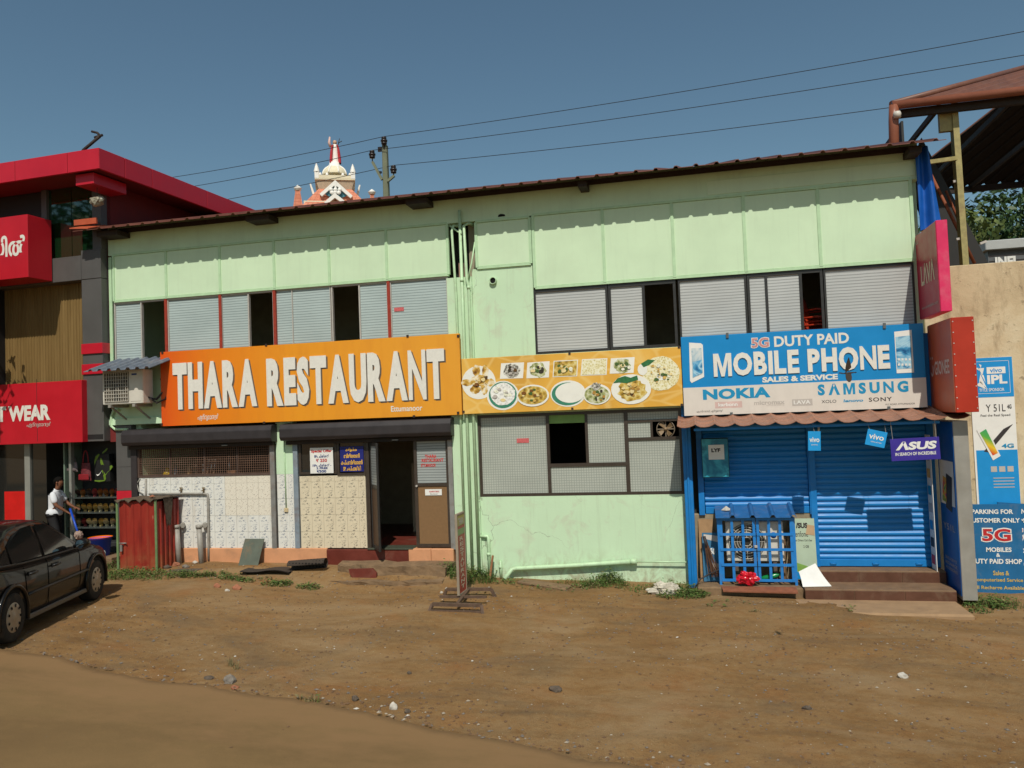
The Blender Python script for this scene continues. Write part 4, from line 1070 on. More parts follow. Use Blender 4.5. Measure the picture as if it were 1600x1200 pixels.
text('SONY', fb, zb(1200, 1342, 549, 574), M_INK, ps, d=.007, bold=.015, sp=1.15); text('M.C ROAD, ETTUMANOOR', fb, zb(1303, 1482, 585, 597), M_INK, ps, d=.007)
text('എം.സി.റോഡ്, ഏറ്റുമാനൂർ', fb, zb(150, 310, 626, 643), M_INK, ps, d=.007)
def screen(name, cols, sc=3.0):
    t = NT(name); p = t.pos(); n = t.noise(p, sc, 3, .5, 1.5); t.out(t.ramp(n, [(.3 + .4 * i / (len(cols) - 1), q) for i, q in enumerate(cols)]), .3, 0, .4); return t.m
M_SCR = screen('print_blue_screen', [c(22, 86, 136), c(70, 150, 196), c(170, 210, 226), c(40, 120, 170)])
M_SCRW = screen('print_pale_screen', [c(216, 218, 214), c(190, 204, 208), c(90, 150, 180), c(228, 226, 220)])
def bpoly(pts, m, d, name, par=None): return patch(fb, [ZB(x, y) for x, y in pts][::-1], d, m, par or ps, name)
ph = bpoly([(104, 216), (176, 220), (188, 230), (196, 425), (120, 462), (110, 450)], M_WPR, .005, 'phone_picture'); bpoly([(118, 250), (180, 250), (186, 405), (126, 432)], M_SCRW, .008, 'phone_screen', ph)
bpoly([(126, 335), (184, 320), (187, 400), (128, 428)], M_SCR, .010, 'phone_screen', ph)
ph = bpoly([(1354, 150), (1460, 138), (1476, 398), (1370, 403)], M_WPR, .005, 'phone_picture'); bpoly([(1362, 182), (1454, 172), (1464, 372), (1372, 378)], M_SCR, .008, 'phone_screen', ph)
for i in range(4):
    for j in range(2): bpoly([(1376 + i * 22, 312 + j * 32), (1388 + i * 22, 311 + j * 32), (1389 + i * 22, 324 + j * 32), (1377 + i * 22, 325 + j * 32)], M_WPR, .010, 'icon_print', ph)
for x, y in ((337, 172), (1294, 113), (363, 657), (1322, 621)):
    q = ZB(x, y); mb = MB(); mb.box(q[0] - .022, q[0] + .022, YS - .012, YS + .009, q[1] - .045, q[1] + .045); obj('clip', mb, mat('clip_grey', c(92, 96, 98), .5), ps)

# projecting box signs ------------------------------------------------------
def box_sign(name, label, x0, x1, y0, z0, z1, mface, mside):
    t = thing(name, label, 'box sign', ((x0 + x1) / 2, y0 / 2, z0))
    mb = MB(); mb.box(x0, x1, y0, -.02, z0, z1); obj('cabinet', mb, mside, t, bev=.006)
    mb = MB(); mb.box(x0 - .006, x0 - .001, y0 + .012, -.03, z0 + .012, z1 - .012); obj('left_face', mb, mface, t)
    for z in (z0 + .25, z1 - .25):
        mb = MB(); mb.box(x0 + .04, x0 + .08, -.02, .04, z - .03, z + .03); obj('bracket', mb, M_GREEN, t)
    return t, Frame((x0 - .006, 0, 0), (0, -1, 0), (0, 0, 1), (-1, 0, 0))
x0 = P(1466, 415, -1.2).x
za, zb_ = P(1466, 487, -1.2).z, P(1466, 344, -1.2).z
lv, fl = box_sign('projecting_sign', 'upper pink box sign sticking out beside the right windows', x0, x0 + .16, -1.2, za, zb_, mat('pink_flex', c(178, 34, 62), .4, var=.06, streak=.1), mat('pink_side', c(214, 40, 92), .45, var=.06, dirt=(.7, .5, .5, 1), dirtamt=.15))
text('LΛVΛ', fl, (.26, 1.02, za + .52, za + .86), mat('cream_letters', c(216, 196, 168), .5), lv, d=.004, bold=.03); text('www.lavamobiles.com', fl, (.2, 1.1, za + .14, za + .19), M_FAINT, lv, d=.004); text('XOLO', fl, (.05, .22, zb_ - .16, zb_ - .1), M_FAINT, lv, d=.004)
x0 = P(1490, 570, -1.3).x; za, zb_ = P(1490, 645, -1.3).z, P(1490, 496, -1.3).z
gn, fg = box_sign('projecting_sign', 'lower orange red box sign sticking out beside the phone shop board', x0, x0 + .31, -1.3, za, zb_, mat('orange_red_flex', c(196, 92, 54), .4, var=.08, streak=.15), mat('red_flex_side', c(168, 44, 20), .45, var=.12, scale=2.5))
text('GIONEE', fg, (.34, 1.12, za + .60, za + .82), mat('pale_letters', c(220, 190, 178), .5), gn, d=.004, bold=.02)
mb = MB()
for i in range(13):
    a0, a1 = -2.6 + i * .36, -2.6 + (i + 1) * .36
    for a in (a0,):
        pa = [fg.p(.19 + .085 * cos(q), za + .70 + .13 * sin(q) * .9, .004) for q in (a0, a1)]; pb = [fg.p(.19 + .05 * cos(q), za + .70 + .09 * sin(q) * .9, .004) for q in (a0, a1)]
        if sin((a0 + a1) / 2) < .45: mb.poly([pb[0], pb[1], pa[1], pa[0]])
for a in (.13, .24): mb.box(fg.O.x - .006, fg.O.x - .004, -a - .018, -a + .018, za + .86, za + .9)
obj('smile_emblem', mb, mat('pale_letters', c(220, 190, 178), .5), gn)
for i in range(9):
    for xx in (x0 + .02, x0 + .29):
        z = za + .06 + i * (zb_ - za - .12) / 8; mb = MB(); mb.box(xx - .008, xx + .008, -1.306, -1.299, z - .008, z + .008); obj('rivet', mb, M_FAINT, gn)

# light box by the left shutter ---------------------------------------------
r_ = R(1096.5, 1139, 685, 746, -.28)
ly = thing('wall_box_sign', 'teal wall box with a white paper notice on the left blue shutter', 'box sign', ((r_[0] + r_[1]) / 2, -.02, r_[2]))
mb = MB(); mb.box(r_[0], r_[1], -.28, -.03, r_[2], r_[3]); obj('cabinet', mb, mat('dark_teal_box', c(22, 62, 66), .4), ly, bev=.006)
M_TEALF = screen('teal_swoosh', [c(16, 96, 128), c(20, 120, 150), c(60, 170, 190), c(14, 90, 120)], 2.0)
mb = MB(); mb.box(r_[0] + .01, r_[1] - .01, -.287, -.281, r_[2] + .01, r_[3] - .01); obj('front_face', mb, M_TEALF, ly)
rp = R(1107, 1131.5, 695, 718, -.29); mb = MB(); mb.box(rp[0], rp[1], -.293, -.289, rp[2], rp[3]); pp = obj('paper_notice', mb, M_WPR, ly)
text('LYF', Frame((0, -.293, 0)), R(1111.5, 1125.5, 700.5, 706.5, -.29), M_INK, ly, d=.003, bold=.05)

# hanging cards under the awning ----------------------------------------------
def hang(name, label, cx, cy, w, h, rot, m, Y=-.96, **k):
    q = P(cx, cy, Y); t = thing(name, label, 'hanging sign', (q.x, Y, q.z), **k)
    ux = V((cos(rot), 0, sin(rot))); uy = V((-sin(rot), 0, cos(rot))); f = Frame((q.x, Y, q.z), ux, uy)
    mb = MB(); mb.extr([f.p(-w / 2, -h / 2), f.p(w / 2, -h / 2), f.p(w / 2, h / 2), f.p(-w / 2, h / 2)], (0, .008, 0)); obj('card', mb, m, t)
    return t, f, w, h
def strings(t, f, pts):
    for a, b in pts:
        s = f.p(a, b); mb = MB(); mb.tube([s, (s.x + random.uniform(-.03, .03), s.y + .06, 2.68)], .0025, 4); obj('string', mb, M_FAINT, t)
M_SKYB = mat('card_blue', c(28, 148, 214), .45, var=.05)
t_, f_, w_, h_ = hang('hanging_card', 'small upright blue card hanging between the two shutters', 1272.5, 689, .19, .31, radians(-2), M_SKYB, -.93)
text('vivo', f_, (-.075, .075, -.02, .06), M_WPR, t_, bold=.02); text('camera and music', f_, (-.05, .05, -.07, -.045), M_WPR, t_); strings(t_, f_, ((0, .15),))
t_, f_, w_, h_ = hang('hanging_card', 'small tilted blue card hanging before the right shutter', 1369, 685, .29, .25, radians(-14), M_SKYB, -.95)
text('vivo', f_, (-.11, .11, -.02, .065), M_WPR, t_, bold=.02); text('camera and music', f_, (-.07, .09, -.07, -.045), M_WPR, t_); strings(t_, f_, ((-.12, .12), (.12, .12)))
M_PURP = mat('card_violet', c(58, 44, 142), .4, var=.06)
t_, f_, w_, h_ = hang('hanging_board', 'wide violet board with white lettering hanging before the right shutter', 1430, 701.5, .70, .345, radians(1.5), M_PURP, -1.0)
text('ΛSUS', f_, (-.28, .29, -.01, .12), M_WPR, t_, bold=.05, slant=.25); text('IN SEARCH OF INCREDIBLE', f_, (-.29, .29, -.095, -.045), M_WPR, t_, bold=.02); strings(t_, f_, ((-.31, .16), (.31, .16)))

# free standing edge-on panel with posters -------------------------------------
x0 = P(1496, 790, -1.0).x; zt_ = P(1484, 658, -1.0).z
pn = thing('standing_light_box', 'tall narrow grey metal light box at the right end of the phone shop', 'light box', (x0, -.6, -.2))
M_ZINC = mat('zinc_sheet', c(158, 154, 146), .5, .35, var=.12, scale=3, streak=.2, dirt=(.3, .26, .2, 1), dirtamt=.3)
mb = MB(); mb.box(x0, x0 + .21, -1.0, -.12, -.10, zt_); obj('cabinet', mb, M_ZINC, pn, bev=.005)
M_BLUD = mat('poster_blue', c(20, 92, 170), .4, var=.08); 
mb = MB(); mb.box(x0 - .008, x0 - .001, -.98, -.14, -.04, zt_ - .02); obj('left_face', mb, M_BLUD, pn)
fp_ = Frame((x0 - .008, 0, 0), (0, -1, 0), (0, 0, 1), (-1, 0, 0))
patch(fp_, [(.2, 1.3), (.93, 1.3), (.93, 2.0), (.2, 2.0)], .003, M_WPR, pn, 'poster_print'); patch(fp_, [(.45, 1.25), (.75, 1.2), (.85, 1.75), (.55, 1.8)], .006, M_INK, pn, 'phone_picture'); patch(fp_, [(.3, 1.35), (.5, 1.33), (.56, 1.72), (.38, 1.75)], .009, screen('rainbow_screen', [c(40, 150, 70), c(220, 190, 40), c(220, 80, 40), c(40, 90, 190)], 5), pn, 'phone_picture')
for i, z in enumerate((.9, .42, .34, .26)): text(('Y51L', 'SALES & SERVICE', 'RECHARGE', 'ACCESSORIES')[i], fp_, (.25, .85, z, z + (.1 if i == 0 else .045)), M_FAINT, pn, d=.004)
mb = MB(); mb.box(x0 - .17, x0 - .16, -.34, -.06, .1, 2.4); sp = obj('side_poster', mb, M_WPR, pn)
for i in range(7): z = .3 + i * .28; patch(Frame((x0 - .17, 0, 0), (0, -1, 0), (0, 0, 1), (-1, 0, 0)), [(.09, z), (.27, z), (.27, z + .15), (.09, z + .15)], .004, (M_REDL, M_INK, M_LBLUE, M_FAINT, M_TEAL, M_AMBER, M_FAINT)[i], sp, 'poster_print')

# window posters ---------------------------------------------------------------
r_ = R(484.5, 520.5, 699.5, 739.5, -.06)
po = thing('window_poster', 'white offer poster with red and blue hand lettering in the restaurant window', 'poster', ((r_[0] + r_[1]) / 2, -.05, r_[2]))
mb = MB(); mb.box(r_[0], r_[1], -.06, -.052, r_[2], r_[3]); obj('sheet', mb, M_WPR, po)
f_ = Frame((0, -.06, 0)); M_BLI = mat('blue_ink', c(40, 60, 120), .5)
for s, a, b, yt, yb, m, bo in (('Special Offer', 486, 518.5, 702.5, 708, M_REDL, .04), ('8Pc. ചിക്കൻ', 491, 514, 710, 715, M_BLI, .03), ('₹ 250', 494, 511, 716.5, 722, M_REDL, .03), ('10Pc. ചിക്കൻ -', 488.5, 517.5, 724.5, 729, M_BLI, .03), ('2 FREE', 494.5, 512, 729.8, 733, M_BLI, .04), ('₹500', 495, 510, 734, 738.5, M_BLI, .04)):
    text(s, f_, R(a, b, yt, yb, -.06), m, po, d=.003, bold=bo)
r_ = R(531.5, 568, 697.5, 737, -.06)
po = thing('window_poster', 'dark blue poster with yellow lettering beside the restaurant door', 'poster', ((r_[0] + r_[1]) / 2, -.05, r_[2]))
mb = MB(); mb.box(r_[0], r_[1], -.06, -.052, r_[2], r_[3]); obj('sheet', mb, mat('poster_navy', c(28, 34, 110), .5), po)
M_YEL = mat('yellow_letters', c(226, 176, 64), .5)
for s, a, b, yt, yb in (('കള്ളപ്പം', 540, 557.5, 699.5, 706), ('ബിരിയാണി', 537, 562, 708.5, 715.5), ('കപ്പബിരിയാണി', 533, 566.5, 718.5, 726), ('SP. ചപ്പാത്തി', 536.5, 564, 728, 735.5)):
    text(s, f_, R(a, b, yt, yb, -.06), M_YEL, po, d=.003, bold=.035)
r_ = R(664, 690, 764.5, 774, -.02)
st = thing('door_sticker', 'small white printed sticker on the brown restaurant door', 'sticker', ((r_[0] + r_[1]) / 2, -.01, r_[2]))
mb = MB(); mb.box(r_[0], r_[1], -.012, -.004, r_[2], r_[3]); obj('sheet', mb, M_WPR, st)
text('TRANSPORT SERVICE', Frame((0, -.012, 0)), (r_[0] + .08, r_[1] - .05, r_[2] + .055, r_[2] + .085), M_REDL, st, d=.002, bold=.03); text('Ettumanoor', Frame((0, -.012, 0)), (r_[0] + .1, r_[1] - .08, r_[2] + .015, r_[2] + .04), M_INK, st, d=.002)
# ================================================================ the red and black shop at the left
L0 = P(160, 560, -.2); LR = radians(-3.0)
lb = thing('red_black_shop_building', 'red and dark grey clad shoe shop building at the left edge', 'building', (L0.x, -.2, 0), LR)
_lx, _ly = V((cos(LR), sin(LR), 0)), V((-sin(LR), cos(LR), 0)); _lo = V((L0.x, -.2, 0))
def PL(px, py, ly=0.0):                       # on the plane ly of that building -> local (x, z)
    d = ray(px, py); t = (ly - (CAM - _lo).dot(_ly)) / d.dot(_ly); q = CAM + d * t
    return (q - _lo).dot(_lx), q.z
def LRct(xl, xr, yt, yb, ly=0.0):
    xm, ym = (xl + xr) / 2, (yt + yb) / 2
    return PL(xl, ym, ly)[0], PL(xr, ym, ly)[0], PL(xm, yb, ly)[1], PL(xm, yt, ly)[1]
LF = Frame(_lo, _lx, (0, 0, 1), -_ly)
M_RED = mat('red_cladding', c(188, 28, 46), .35, var=.06, scale=2, streak=.1, spec=.5)
M_REDS = mat('red_sign_face', c(186, 26, 40), .4, var=.07, scale=2, streak=.1)
M_CHAR = mat('charcoal_cladding', c(86, 84, 82), .4, var=.08, scale=2, streak=.12)
M_BLACKW = mat('black_wall', c(34, 32, 32), .6, var=.15)
M_MAROON = mat('maroon_wall', c(112, 36, 34), .7, var=.12, scale=3)
def lbox(name, x0, x1, y0, y1, z0, z1, m, par=None, bev=0.0, **k):
    mb = MB(); mb.box(x0, x1, y0, y1, z0, z1); return obj(name, mb, m, par or lb, local=True, bev=bev, **k)
xf_, zf1_ = PL(154, 230.6, -.75); zf0_ = PL(154, 263, -.75)[1]
# body
lbox('wall', -9, -.02, .35, 9, 3.05, zf0_ + .2, M_BLACKW)
lbox('side_wall', -.02, .0, .2, 9, 3.1, zf0_ + .2, M_MAROON)
lbox('roof_slab', -9, xf_ - .06, -.70, 9, zf0_ + .03, zf1_ - .06, M_MAROON)
# fascia panels, front then side
xj = [PL(p, 260, -.75)[0] for p in (-260, -120, 23, 105)] + [xf_]
for a, b in zip(xj, xj[1:]): lbox('fascia_panel', a + .006, b - .006, -.75, -.69, zf0_, zf1_, M_RED, bev=.004)
yj = [-.75, -.05, .75, 2.6, 4.6, 8.9]
for a, b in zip(yj, yj[1:]): lbox('fascia_panel', xf_ - .06, xf_ + .001, a + .008, b - .006, zf0_, zf1_, M_RED, bev=.004)
r_ = LRct(118, 146, 266, 288.5, -.6); lbox('corner_block', r_[0], r_[1], -.6, .3, r_[2], zf0_ - .003, M_RED, bev=.006)
# upper storey: frame, tinted glass, beam, timber-look screen, pillar
zb1, zb0 = PL(100, 402, 0)[1], PL(100, 440, 0)[1]
xp_ = PL(129, 560)[0]
lbox('beam_panel', -9, xp_ - .004, 0, .4, zb0, zb1, M_CHAR, bev=.006); lbox('beam_panel', xp_ + .004, .0, 0, .4, zb0 + .004, zb1 + .1, M_CHAR, bev=.006)
lbox('pillar_panel', xp_ + .002, .0, .003, .4, PL(140, 690)[1], zb0 - .006, M_CHAR, bev=.006)
for yt, yb in ((536.5, 552.5), (568.6, 584.5)):
    r_ = LRct(129, 158, yt, yb, -.03); lbox('red_band', xp_ - .005, .03, -.03, .33, r_[2], r_[3], M_RED, bev=.004)
xg_, xg2_ = PL(77, 350, .1)[0], PL(148, 350, .1)[0]
lbox('frame_post', xg_ - .14, xg_, .03, .3, zb1, zf0_ + .02, M_CHAR, bev=.004); lbox('frame_post', xg2_, .0, .03, .3, zb1 + .1, zf0_ + .02, M_CHAR, bev=.004)
t_ = NT('tinted_glass'); t_.out((.010, .030, .014, 1), .03, 0, 1.0); t_.b.inputs['Coat Weight'].default_value = 1.0; t_.b.inputs['Coat IOR'].default_value = 1.9; t_.b.inputs['Coat Tint'].default_value = (.55, .85, .65, 1); M_TINT = t_.m
xgm = (xg_ + xg2_) / 2
lbox('window_pane', xg_, xgm - .008, .10, .12, zb1, zf0_ + .02, M_TINT); lbox('window_pane', xgm + .008, xg2_, .10, .12, zb1 + .002, zf0_ + .02, M_TINT)
lbox('upper_wall', -9, xg_ - .14, .12, .3, zb1, zf0_ + .02, M_BLACKW)
zl1, zl0 = PL(64, 597.5, -.1)[1], PL(64, 693, -.1)[1]
t_ = NT('brown_ribbed_sheet'); x_, y_, z_ = t_.xyz(t_.pos())
k_ = t_.ramp(t_.noise(t_.pos((4, 4, .25)), 2.4, 6, .7), [(.3, c(108, 86, 48)), (.5, c(122, 98, 58)), (.7, c(134, 110, 68))]); t_.out(k_, .6, 0, .3); M_RIB = t_.m
mb = MB(); x0 = PL(8, 520, .28)[0]; x1 = xp_; n = int((x1 - x0) / .075)
prf = []
for i in range(n): a = x0 + (x1 - x0) * i / n; prf += [(a, .28), (a + .035, .28), (a + .04, .292), (a + .07, .292)]
mb.grid([[(x, y, zl1 - .3) for x, y in prf], [(x, y, zb0 + .05) for x, y in prf]]); obj('ribbed_screen', mb, M_RIB, lb, local=True)
lbox('dark_post', x0 - .5, x0, .1, .4, zl1, zb0, M_BLACKW)
# ground floor shell (shop interior)
lbox('ceiling', -9, -.02, -.0, 3.4, zl0 + .05, zl0 + .15, M_BLACKW); lbox('shop_floor', -9, .45, .05, 3.4, -.2, .34, mat('shop_floor_grey', c(110, 104, 96), .5, var=.15), bev=.01)
lbox('shop_back_wall', -9, .5, 2.6, 2.7, .3, 3.1, mat('shop_dark_back', c(40, 40, 42), .7))
# signs fixed to it
def lsign(name, label, r, ly, dep, m):
    w = lb.matrix_basis if False else None
    t = thing(name, label, 'signboard', tuple(LF.p(r[1], r[2], -(ly + dep))), LR)
    mb = MB(); 
    for_ = [LF.p(x, z, -y) for z in (r[2], r[3]) for x, y in ((r[0], ly), (r[1], ly), (r[1], ly + dep), (r[0], ly + dep))]
    mb.hexa([for_[0], for_[1], for_[2], for_[3], for_[4], for_[5], for_[6], for_[7]]); obj('board', mb, m, t, bev=.006)
    return t, Frame(LF.p(0, 0, -ly), LF.x, LF.y, LF.n)
r_ = LRct(-160, 43.5, 343, 439, -.62)
us, fu = lsign('upper_shop_sign', 'red box sign with white local script under the red roof', (r_[0], r_[1], PL(43, 433, -.62)[1], PL(43, 334.5, -.62)[1]), -.62, .6, M_REDS)
b = LRct(-38, 41, 369, 403, -.62); text('ജയിൽ', fu, b, M_WHITE, us, d=.004, bold=.03)
r_ = LRct(-160, 128, 596, 693, -.14)
ls, fl2 = lsign('lower_shop_sign', 'red fascia sign with white capitals over the shoe shop entrance', (r_[0], r_[1], PL(64, 693, -.14)[1], PL(64, 597.3, -.14)[1]), -.14, .15, M_REDS)
b = LRct(-48, 79, 634.5, 659, -.14); text('FOOT WEAR', fl2, b, M_WHITE, ls, d=.005, bold=.05, sp=.97)
b = LRct(42, 80, 659.5, 668, -.14); text('ഏറ്റുമാനൂർ', fl2, b, M_FAINT, ls, d=.005, bold=.01)
for px in (58, 0): q = PL(px, 640, -.14)[0]; mb = MB(); mb.box(q - .003, q + .003, -.146, -.139, r_[2] + .01, r_[3] - .01); mb.v = [LF.p(v.x, v.z, -v.y) for v in mb.v]; obj('joint', mb, M_INK, ls)
# wrapped parcel hanging on a cord below the roof corner
q = PL(152, 313, -.35); qq = LF.p(q[0], q[1], .35)
hp = thing('hanging_bundle', 'grey plastic wrapped bundle hanging below the red roof corner', 'bundle', tuple(qq))
bm = bmesh.new(); bmesh.ops.create_icosphere(bm, subdivisions=3, radius=1); me = bpy.data.meshes.new('wrapped_bundle')
for v in bm.verts:
    d = 1 + .25 * MN.noise(v.co * 2) + .12 * MN.noise(v.co * 6); lobe = 1 + .25 * abs(v.co.x)
    v.co = V((v.co.x * .15 * d, v.co.y * .11 * d, (v.co.z * .10 * lobe - .03 * (1 - abs(v.co.x))) * d))
bm.to_mesh(me); bm.free(); me.materials.append(mat('crumpled_plastic', c(140, 134, 116), .35, var=.4, scale=14)); inst('wrapped_bundle', me, hp)
mb = MB(); mb.tube([qq, (qq.x, qq.y, zf0_)], .006, 5); obj('cord', mb, M_INK, hp)
# pole with bracket on the roof
a = LF.p(*PL(131, 234, 1.0), -1.0); b = LF.p(*PL(156, 213, 1.0), -1.0)
ra = thing('roof_antenna', 'bent rusty pole with bracket rising from the red roof', 'antenna', (a.x, a.y, a.z))
mb = MB(); mb.tube([a - V((.3, 0, .3)), a, b], .035, 8); obj('pole', mb, M_DARKW, ra)
mb = MB(); e1 = LF.p(*PL(143.5, 205.5, 1.0), -1.0); e2 = LF.p(*PL(152, 207.5, 1.0), -1.0); e3 = LF.p(*PL(157, 213, 1.0), -1.0); mb.tube([e1, e2, e3, b], .028, 6)
e1 = LF.p(*PL(148, 215, 1.0), -1.0); e2 = LF.p(*PL(160, 211, 1.0), -1.0); mb.tube([e1, e2], .03, 6); obj('bracket', mb, M_DARKW, ra)

# ground floor pillar shared with the restaurant end
r_ = R(183, 207, 694, 880, -.03)
sp_ = thing('shop_pillar', 'dark grey tiled pillar with a red band beside the shoe display', 'pillar', ((r_[0] + r_[1]) / 2, .1, .2))
zr1, zr0 = P(195, 767, -.04).z, P(195, 781, -.04).z
for i, (z0, z1) in enumerate(((.2, zr0 - .004), (zr1 + .004, 2.2), (2.204, 3.07))):
    mb = MB(); mb.box(r_[0], r_[1], -.03, .13, z0, z1); obj('cladding_panel', mb, M_CHAR, sp_, bev=.004)
mb = MB(); mb.box(r_[0] - .004, r_[1] + .004, -.036, .14, zr0, zr1); obj('red_band', mb, M_RED, sp_, bev=.004)
r_ = R(172, 202, 672, 690, -.03); mb = MB(); mb.box(r_[0], r_[1], -.02, .1, r_[2], r_[3] + .05); obj('red_header', mb, M_MAROON, sp_)

# shop front: posts, glass, display shelves --------------------------------------
ds = thing('display_shelves', 'dark shelves of shoes behind the shoe shop front', 'shelves', (P(145, 800, .3).x, .5, .34))
xs0, xs1 = P(112, 780, .3).x, P(184, 780, .3).x
M_DISP = mat('display_dark', c(46, 46, 48), .6, var=.1); M_ALU = mat('pale_aluminium', c(150, 150, 142), .4, .3, var=.1)
mb = MB(); mb.box(xs0, xs1 + .1, .62, .66, .34, 3.0); obj('back_board', mb, M_DISP, ds)
mb = MB(); mb.box(xs0 - .03, xs0, .12, .64, .34, 3.0); obj('side_panel', mb, mat('greenish_glass_edge', c(110, 128, 112), .3), ds)
shelf_z = [P(147, y, .3).z for y in (775.5, 799, 822)]
for z in shelf_z: mb = MB(); mb.box(xs0, xs1 + .1, .16, .62, z - .03, z - .01); obj('shelf', mb, mat('shelf_glass', c(70, 76, 74), .2), ds)
mb = MB(); mb.box(xs0, xs1 + .1, .1, .62, .34, .62); obj('base_cabinet', mb, M_DISP, ds, bev=.01)
xg = P(46, 780, .05).x
sf = thing('shop_front_frame', 'grey aluminium posts and dark glass door of the shoe shop', 'shop front', (xg, .1, .34))
mb = MB(); mb.box(xg - .07, xg + .07, .0, .14, .3, 2.98); obj('post', mb, M_ALU, sf, bev=.004)
xg3 = P(110, 780, .1).x; mb = MB(); mb.box(xg3 - .03, xg3 + .03, .1, .2, .3, 2.98); obj('post', mb, M_ALU, sf, bev=.004)
mb = MB(); mb.box(xg + .07, xg + .45, .05, .06, .34, 2.9); obj('glass_door', mb, M_DGLASS, sf); mb = MB(); mb.box(xg - 3.5, xg - .07, .05, .06, .34, 2.9); obj('glass_panel', mb, M_DGLASS, sf)
rr = R(7, 39, 768, 806, .0); mb = MB(); mb.box(rr[0], rr[1], .0, .04, .34, rr[3]); ct = obj('red_counter', mb, mat('counter_red', c(196, 24, 20), .4), None, label='red counter panel inside the shoe shop behind the car roof', cat='counter')
# shoes: one pair shape in several colours
def shoe_mesh(m_sole, m_up):
    mb = MB(); mb.cs = True
    rows = []
    for i in range(9):
        u = i / 8; x = (u - .5) * .24; w = .036 + .012 * sin(u * pi) + .006 * (u > .6); h = .03 + .035 * (1 - u) ** 2
        rows.append([(x, -w, h), (x, -w, h + .014), (x, 0, h + .018), (x, w, h + .014), (x, w, h), (x, -w, h)])
    mb.grid(rows); mb.mat(1)
    for u0, u1 in ((.55, .72), (.16, .28), (.80, .9)):
        rws = []
        for u in (u0, u1):
            x = (u - .5) * .24; h = .03 + .035 * (1 - u) ** 2; w = .048
            rws.append([(x, -w, h), (x, -w * .8, h + .05), (x, 0, h + .068), (x, w * .8, h + .05), (x, w, h)])
        mb.grid(rws)
    mb.mat(0); mb.box(-.12, -.08, -.03, .03, .0, .06)
    return mesh_of(mb, 'shoe', [m_sole, m_up])
SHM = [shoe_mesh(mat('shoe_%d_sole' % i, a, .5), mat('shoe_%d_strap' % i, b, .45)) for i, (a, b) in enumerate(((c(190, 160, 92), c(206, 178, 96)), (c(150, 96, 46), c(120, 60, 36)), (c(206, 190, 150), c(216, 196, 130)), (c(70, 54, 46), c(150, 112, 60)), (c(150, 60, 60), c(190, 90, 84)), (c(96, 96, 104), c(160, 158, 160))))]
rn = random.Random(8)
ord_txt = ('leftmost', 'second', 'third', 'fourth', 'fifth', 'sixth', 'seventh', 'rightmost')
row_txt = ('top', 'middle', 'bottom')
for k, z in enumerate(shelf_z):
    n = 8
    for i in range(n):
        x = xs0 + .14 + (xs1 - xs0 - .16) * i / (n - 1)
        inst('shoe', SHM[rn.choice(((1, 3, 5, 4, 1, 3), (0, 0, 2, 2, 0, 5), (2, 0, 2, 4, 4, 3))[k])], None, (x, .32 + rn.uniform(-.02, .02), z + .035), (rn.uniform(-.1, .1), -.62, -1.0 + rn.uniform(-.12, .12)), (1, 1, 1),
             label='%s shoe on the %s shelf of the shoe display' % (ord_txt[i], row_txt[k]), cat='shoe', group='shoes on the %s display shelf' % row_txt[k])
# bags
def handbag(px, py, w, h, m, m2, label, Y=.22):
    q = P(px, py, Y); t = thing('handbag', label, 'bag', (q.x, Y, q.z))
    mb = MB(); n = 10; rows = []
    for j in range(7):
        v = j / 6; ww = w / 2 * (1 - .22 * v); dd = .07 * (1 - .6 * v) * (1 if j else .7)
        rows.append([(q.x + ww * cos(a), Y + dd * sin(a), q.z + v * h) for a in [2 * pi * i / n for i in range(n + 1)]])
    mb.cs = True; mb.grid(rows); obj('body', mb, m, t)
    mb = MB(); mb.tube([(q.x + w * .25 * cos(a), Y, q.z + h * .95 + h * .75 * sin(a)) for a in [pi * i / 10 for i in range(11)]], .012, 6); obj('strap', mb, m2, t)
    mb = MB(); mb.box(q.x - w * .48, q.x + w * .48, Y - .08, Y - .06, q.z + .02, q.z + h * .38); obj('front_pocket', mb, m2, t, bev=.01)
handbag(134.5, 751, .27, .38, mat('bag_floral_red', c(104, 36, 42), .6, var=.5, scale=30), mat('bag_red', c(132, 28, 36), .5), 'red patterned handbag hanging in the shoe display')
handbag(115, 737, .22, .20, mat('bag_floral_grey', c(120, 104, 104), .6, var=.5, scale=34), mat('bag_greyish', c(96, 84, 84), .6), 'greyish patterned handbag left of the red handbag')
q = P(162, 752, .2); bp = thing('backpack', 'black and lime green backpack hanging over the shoe shelves', 'backpack', (q.x, .25, q.z))
bm = bmesh.new(); bmesh.ops.create_cube(bm, size=1); bmesh.ops.subdivide_edges(bm, edges=bm.edges[:], cuts=4, use_grid_fill=True)
for v in bm.verts:
    u = v.co.copy(); k = 1 - .35 * max(0, u.z + .1) ** 2; v.co = V((u.x * .40 * k * (1 - .25 * u.y * u.y), u.y * .2 * (1 - .5 * (u.x * u.x + u.z * u.z)), (u.z + .5) * .58))
me = bpy.data.meshes.new('body'); bm.to_mesh(me); bm.free(); me.materials.append(mat('bag_black', c(24, 24, 24), .6)); inst('body', me, bp)
M_LIME = mat('bag_lime', c(96, 124, 34), .5, var=.2, scale=20)
def strip(pts, w, name='lime_strap'):
    mb = MB(); pts = [V((q.x + a, .25 - .10 + .02 * abs(a) * 4, q.z + b)) for a, b in pts]; l = []; r = []
    for i, p in enumerate(pts):
        d = (pts[min(i + 1, len(pts) - 1)] - pts[max(0, i - 1)]).normalized(); nn = V((-d.z, 0, d.x)) * w * sin(pi * (i + .6) / (len(pts) + .2)); l.append(p + nn); r.append(p - nn)
    mb.grid([l, r]); mb.grid([[p + V((0, .01, 0)) for p in r], [p + V((0, .01, 0)) for p in l]]); obj(name, mb, M_LIME, bp)
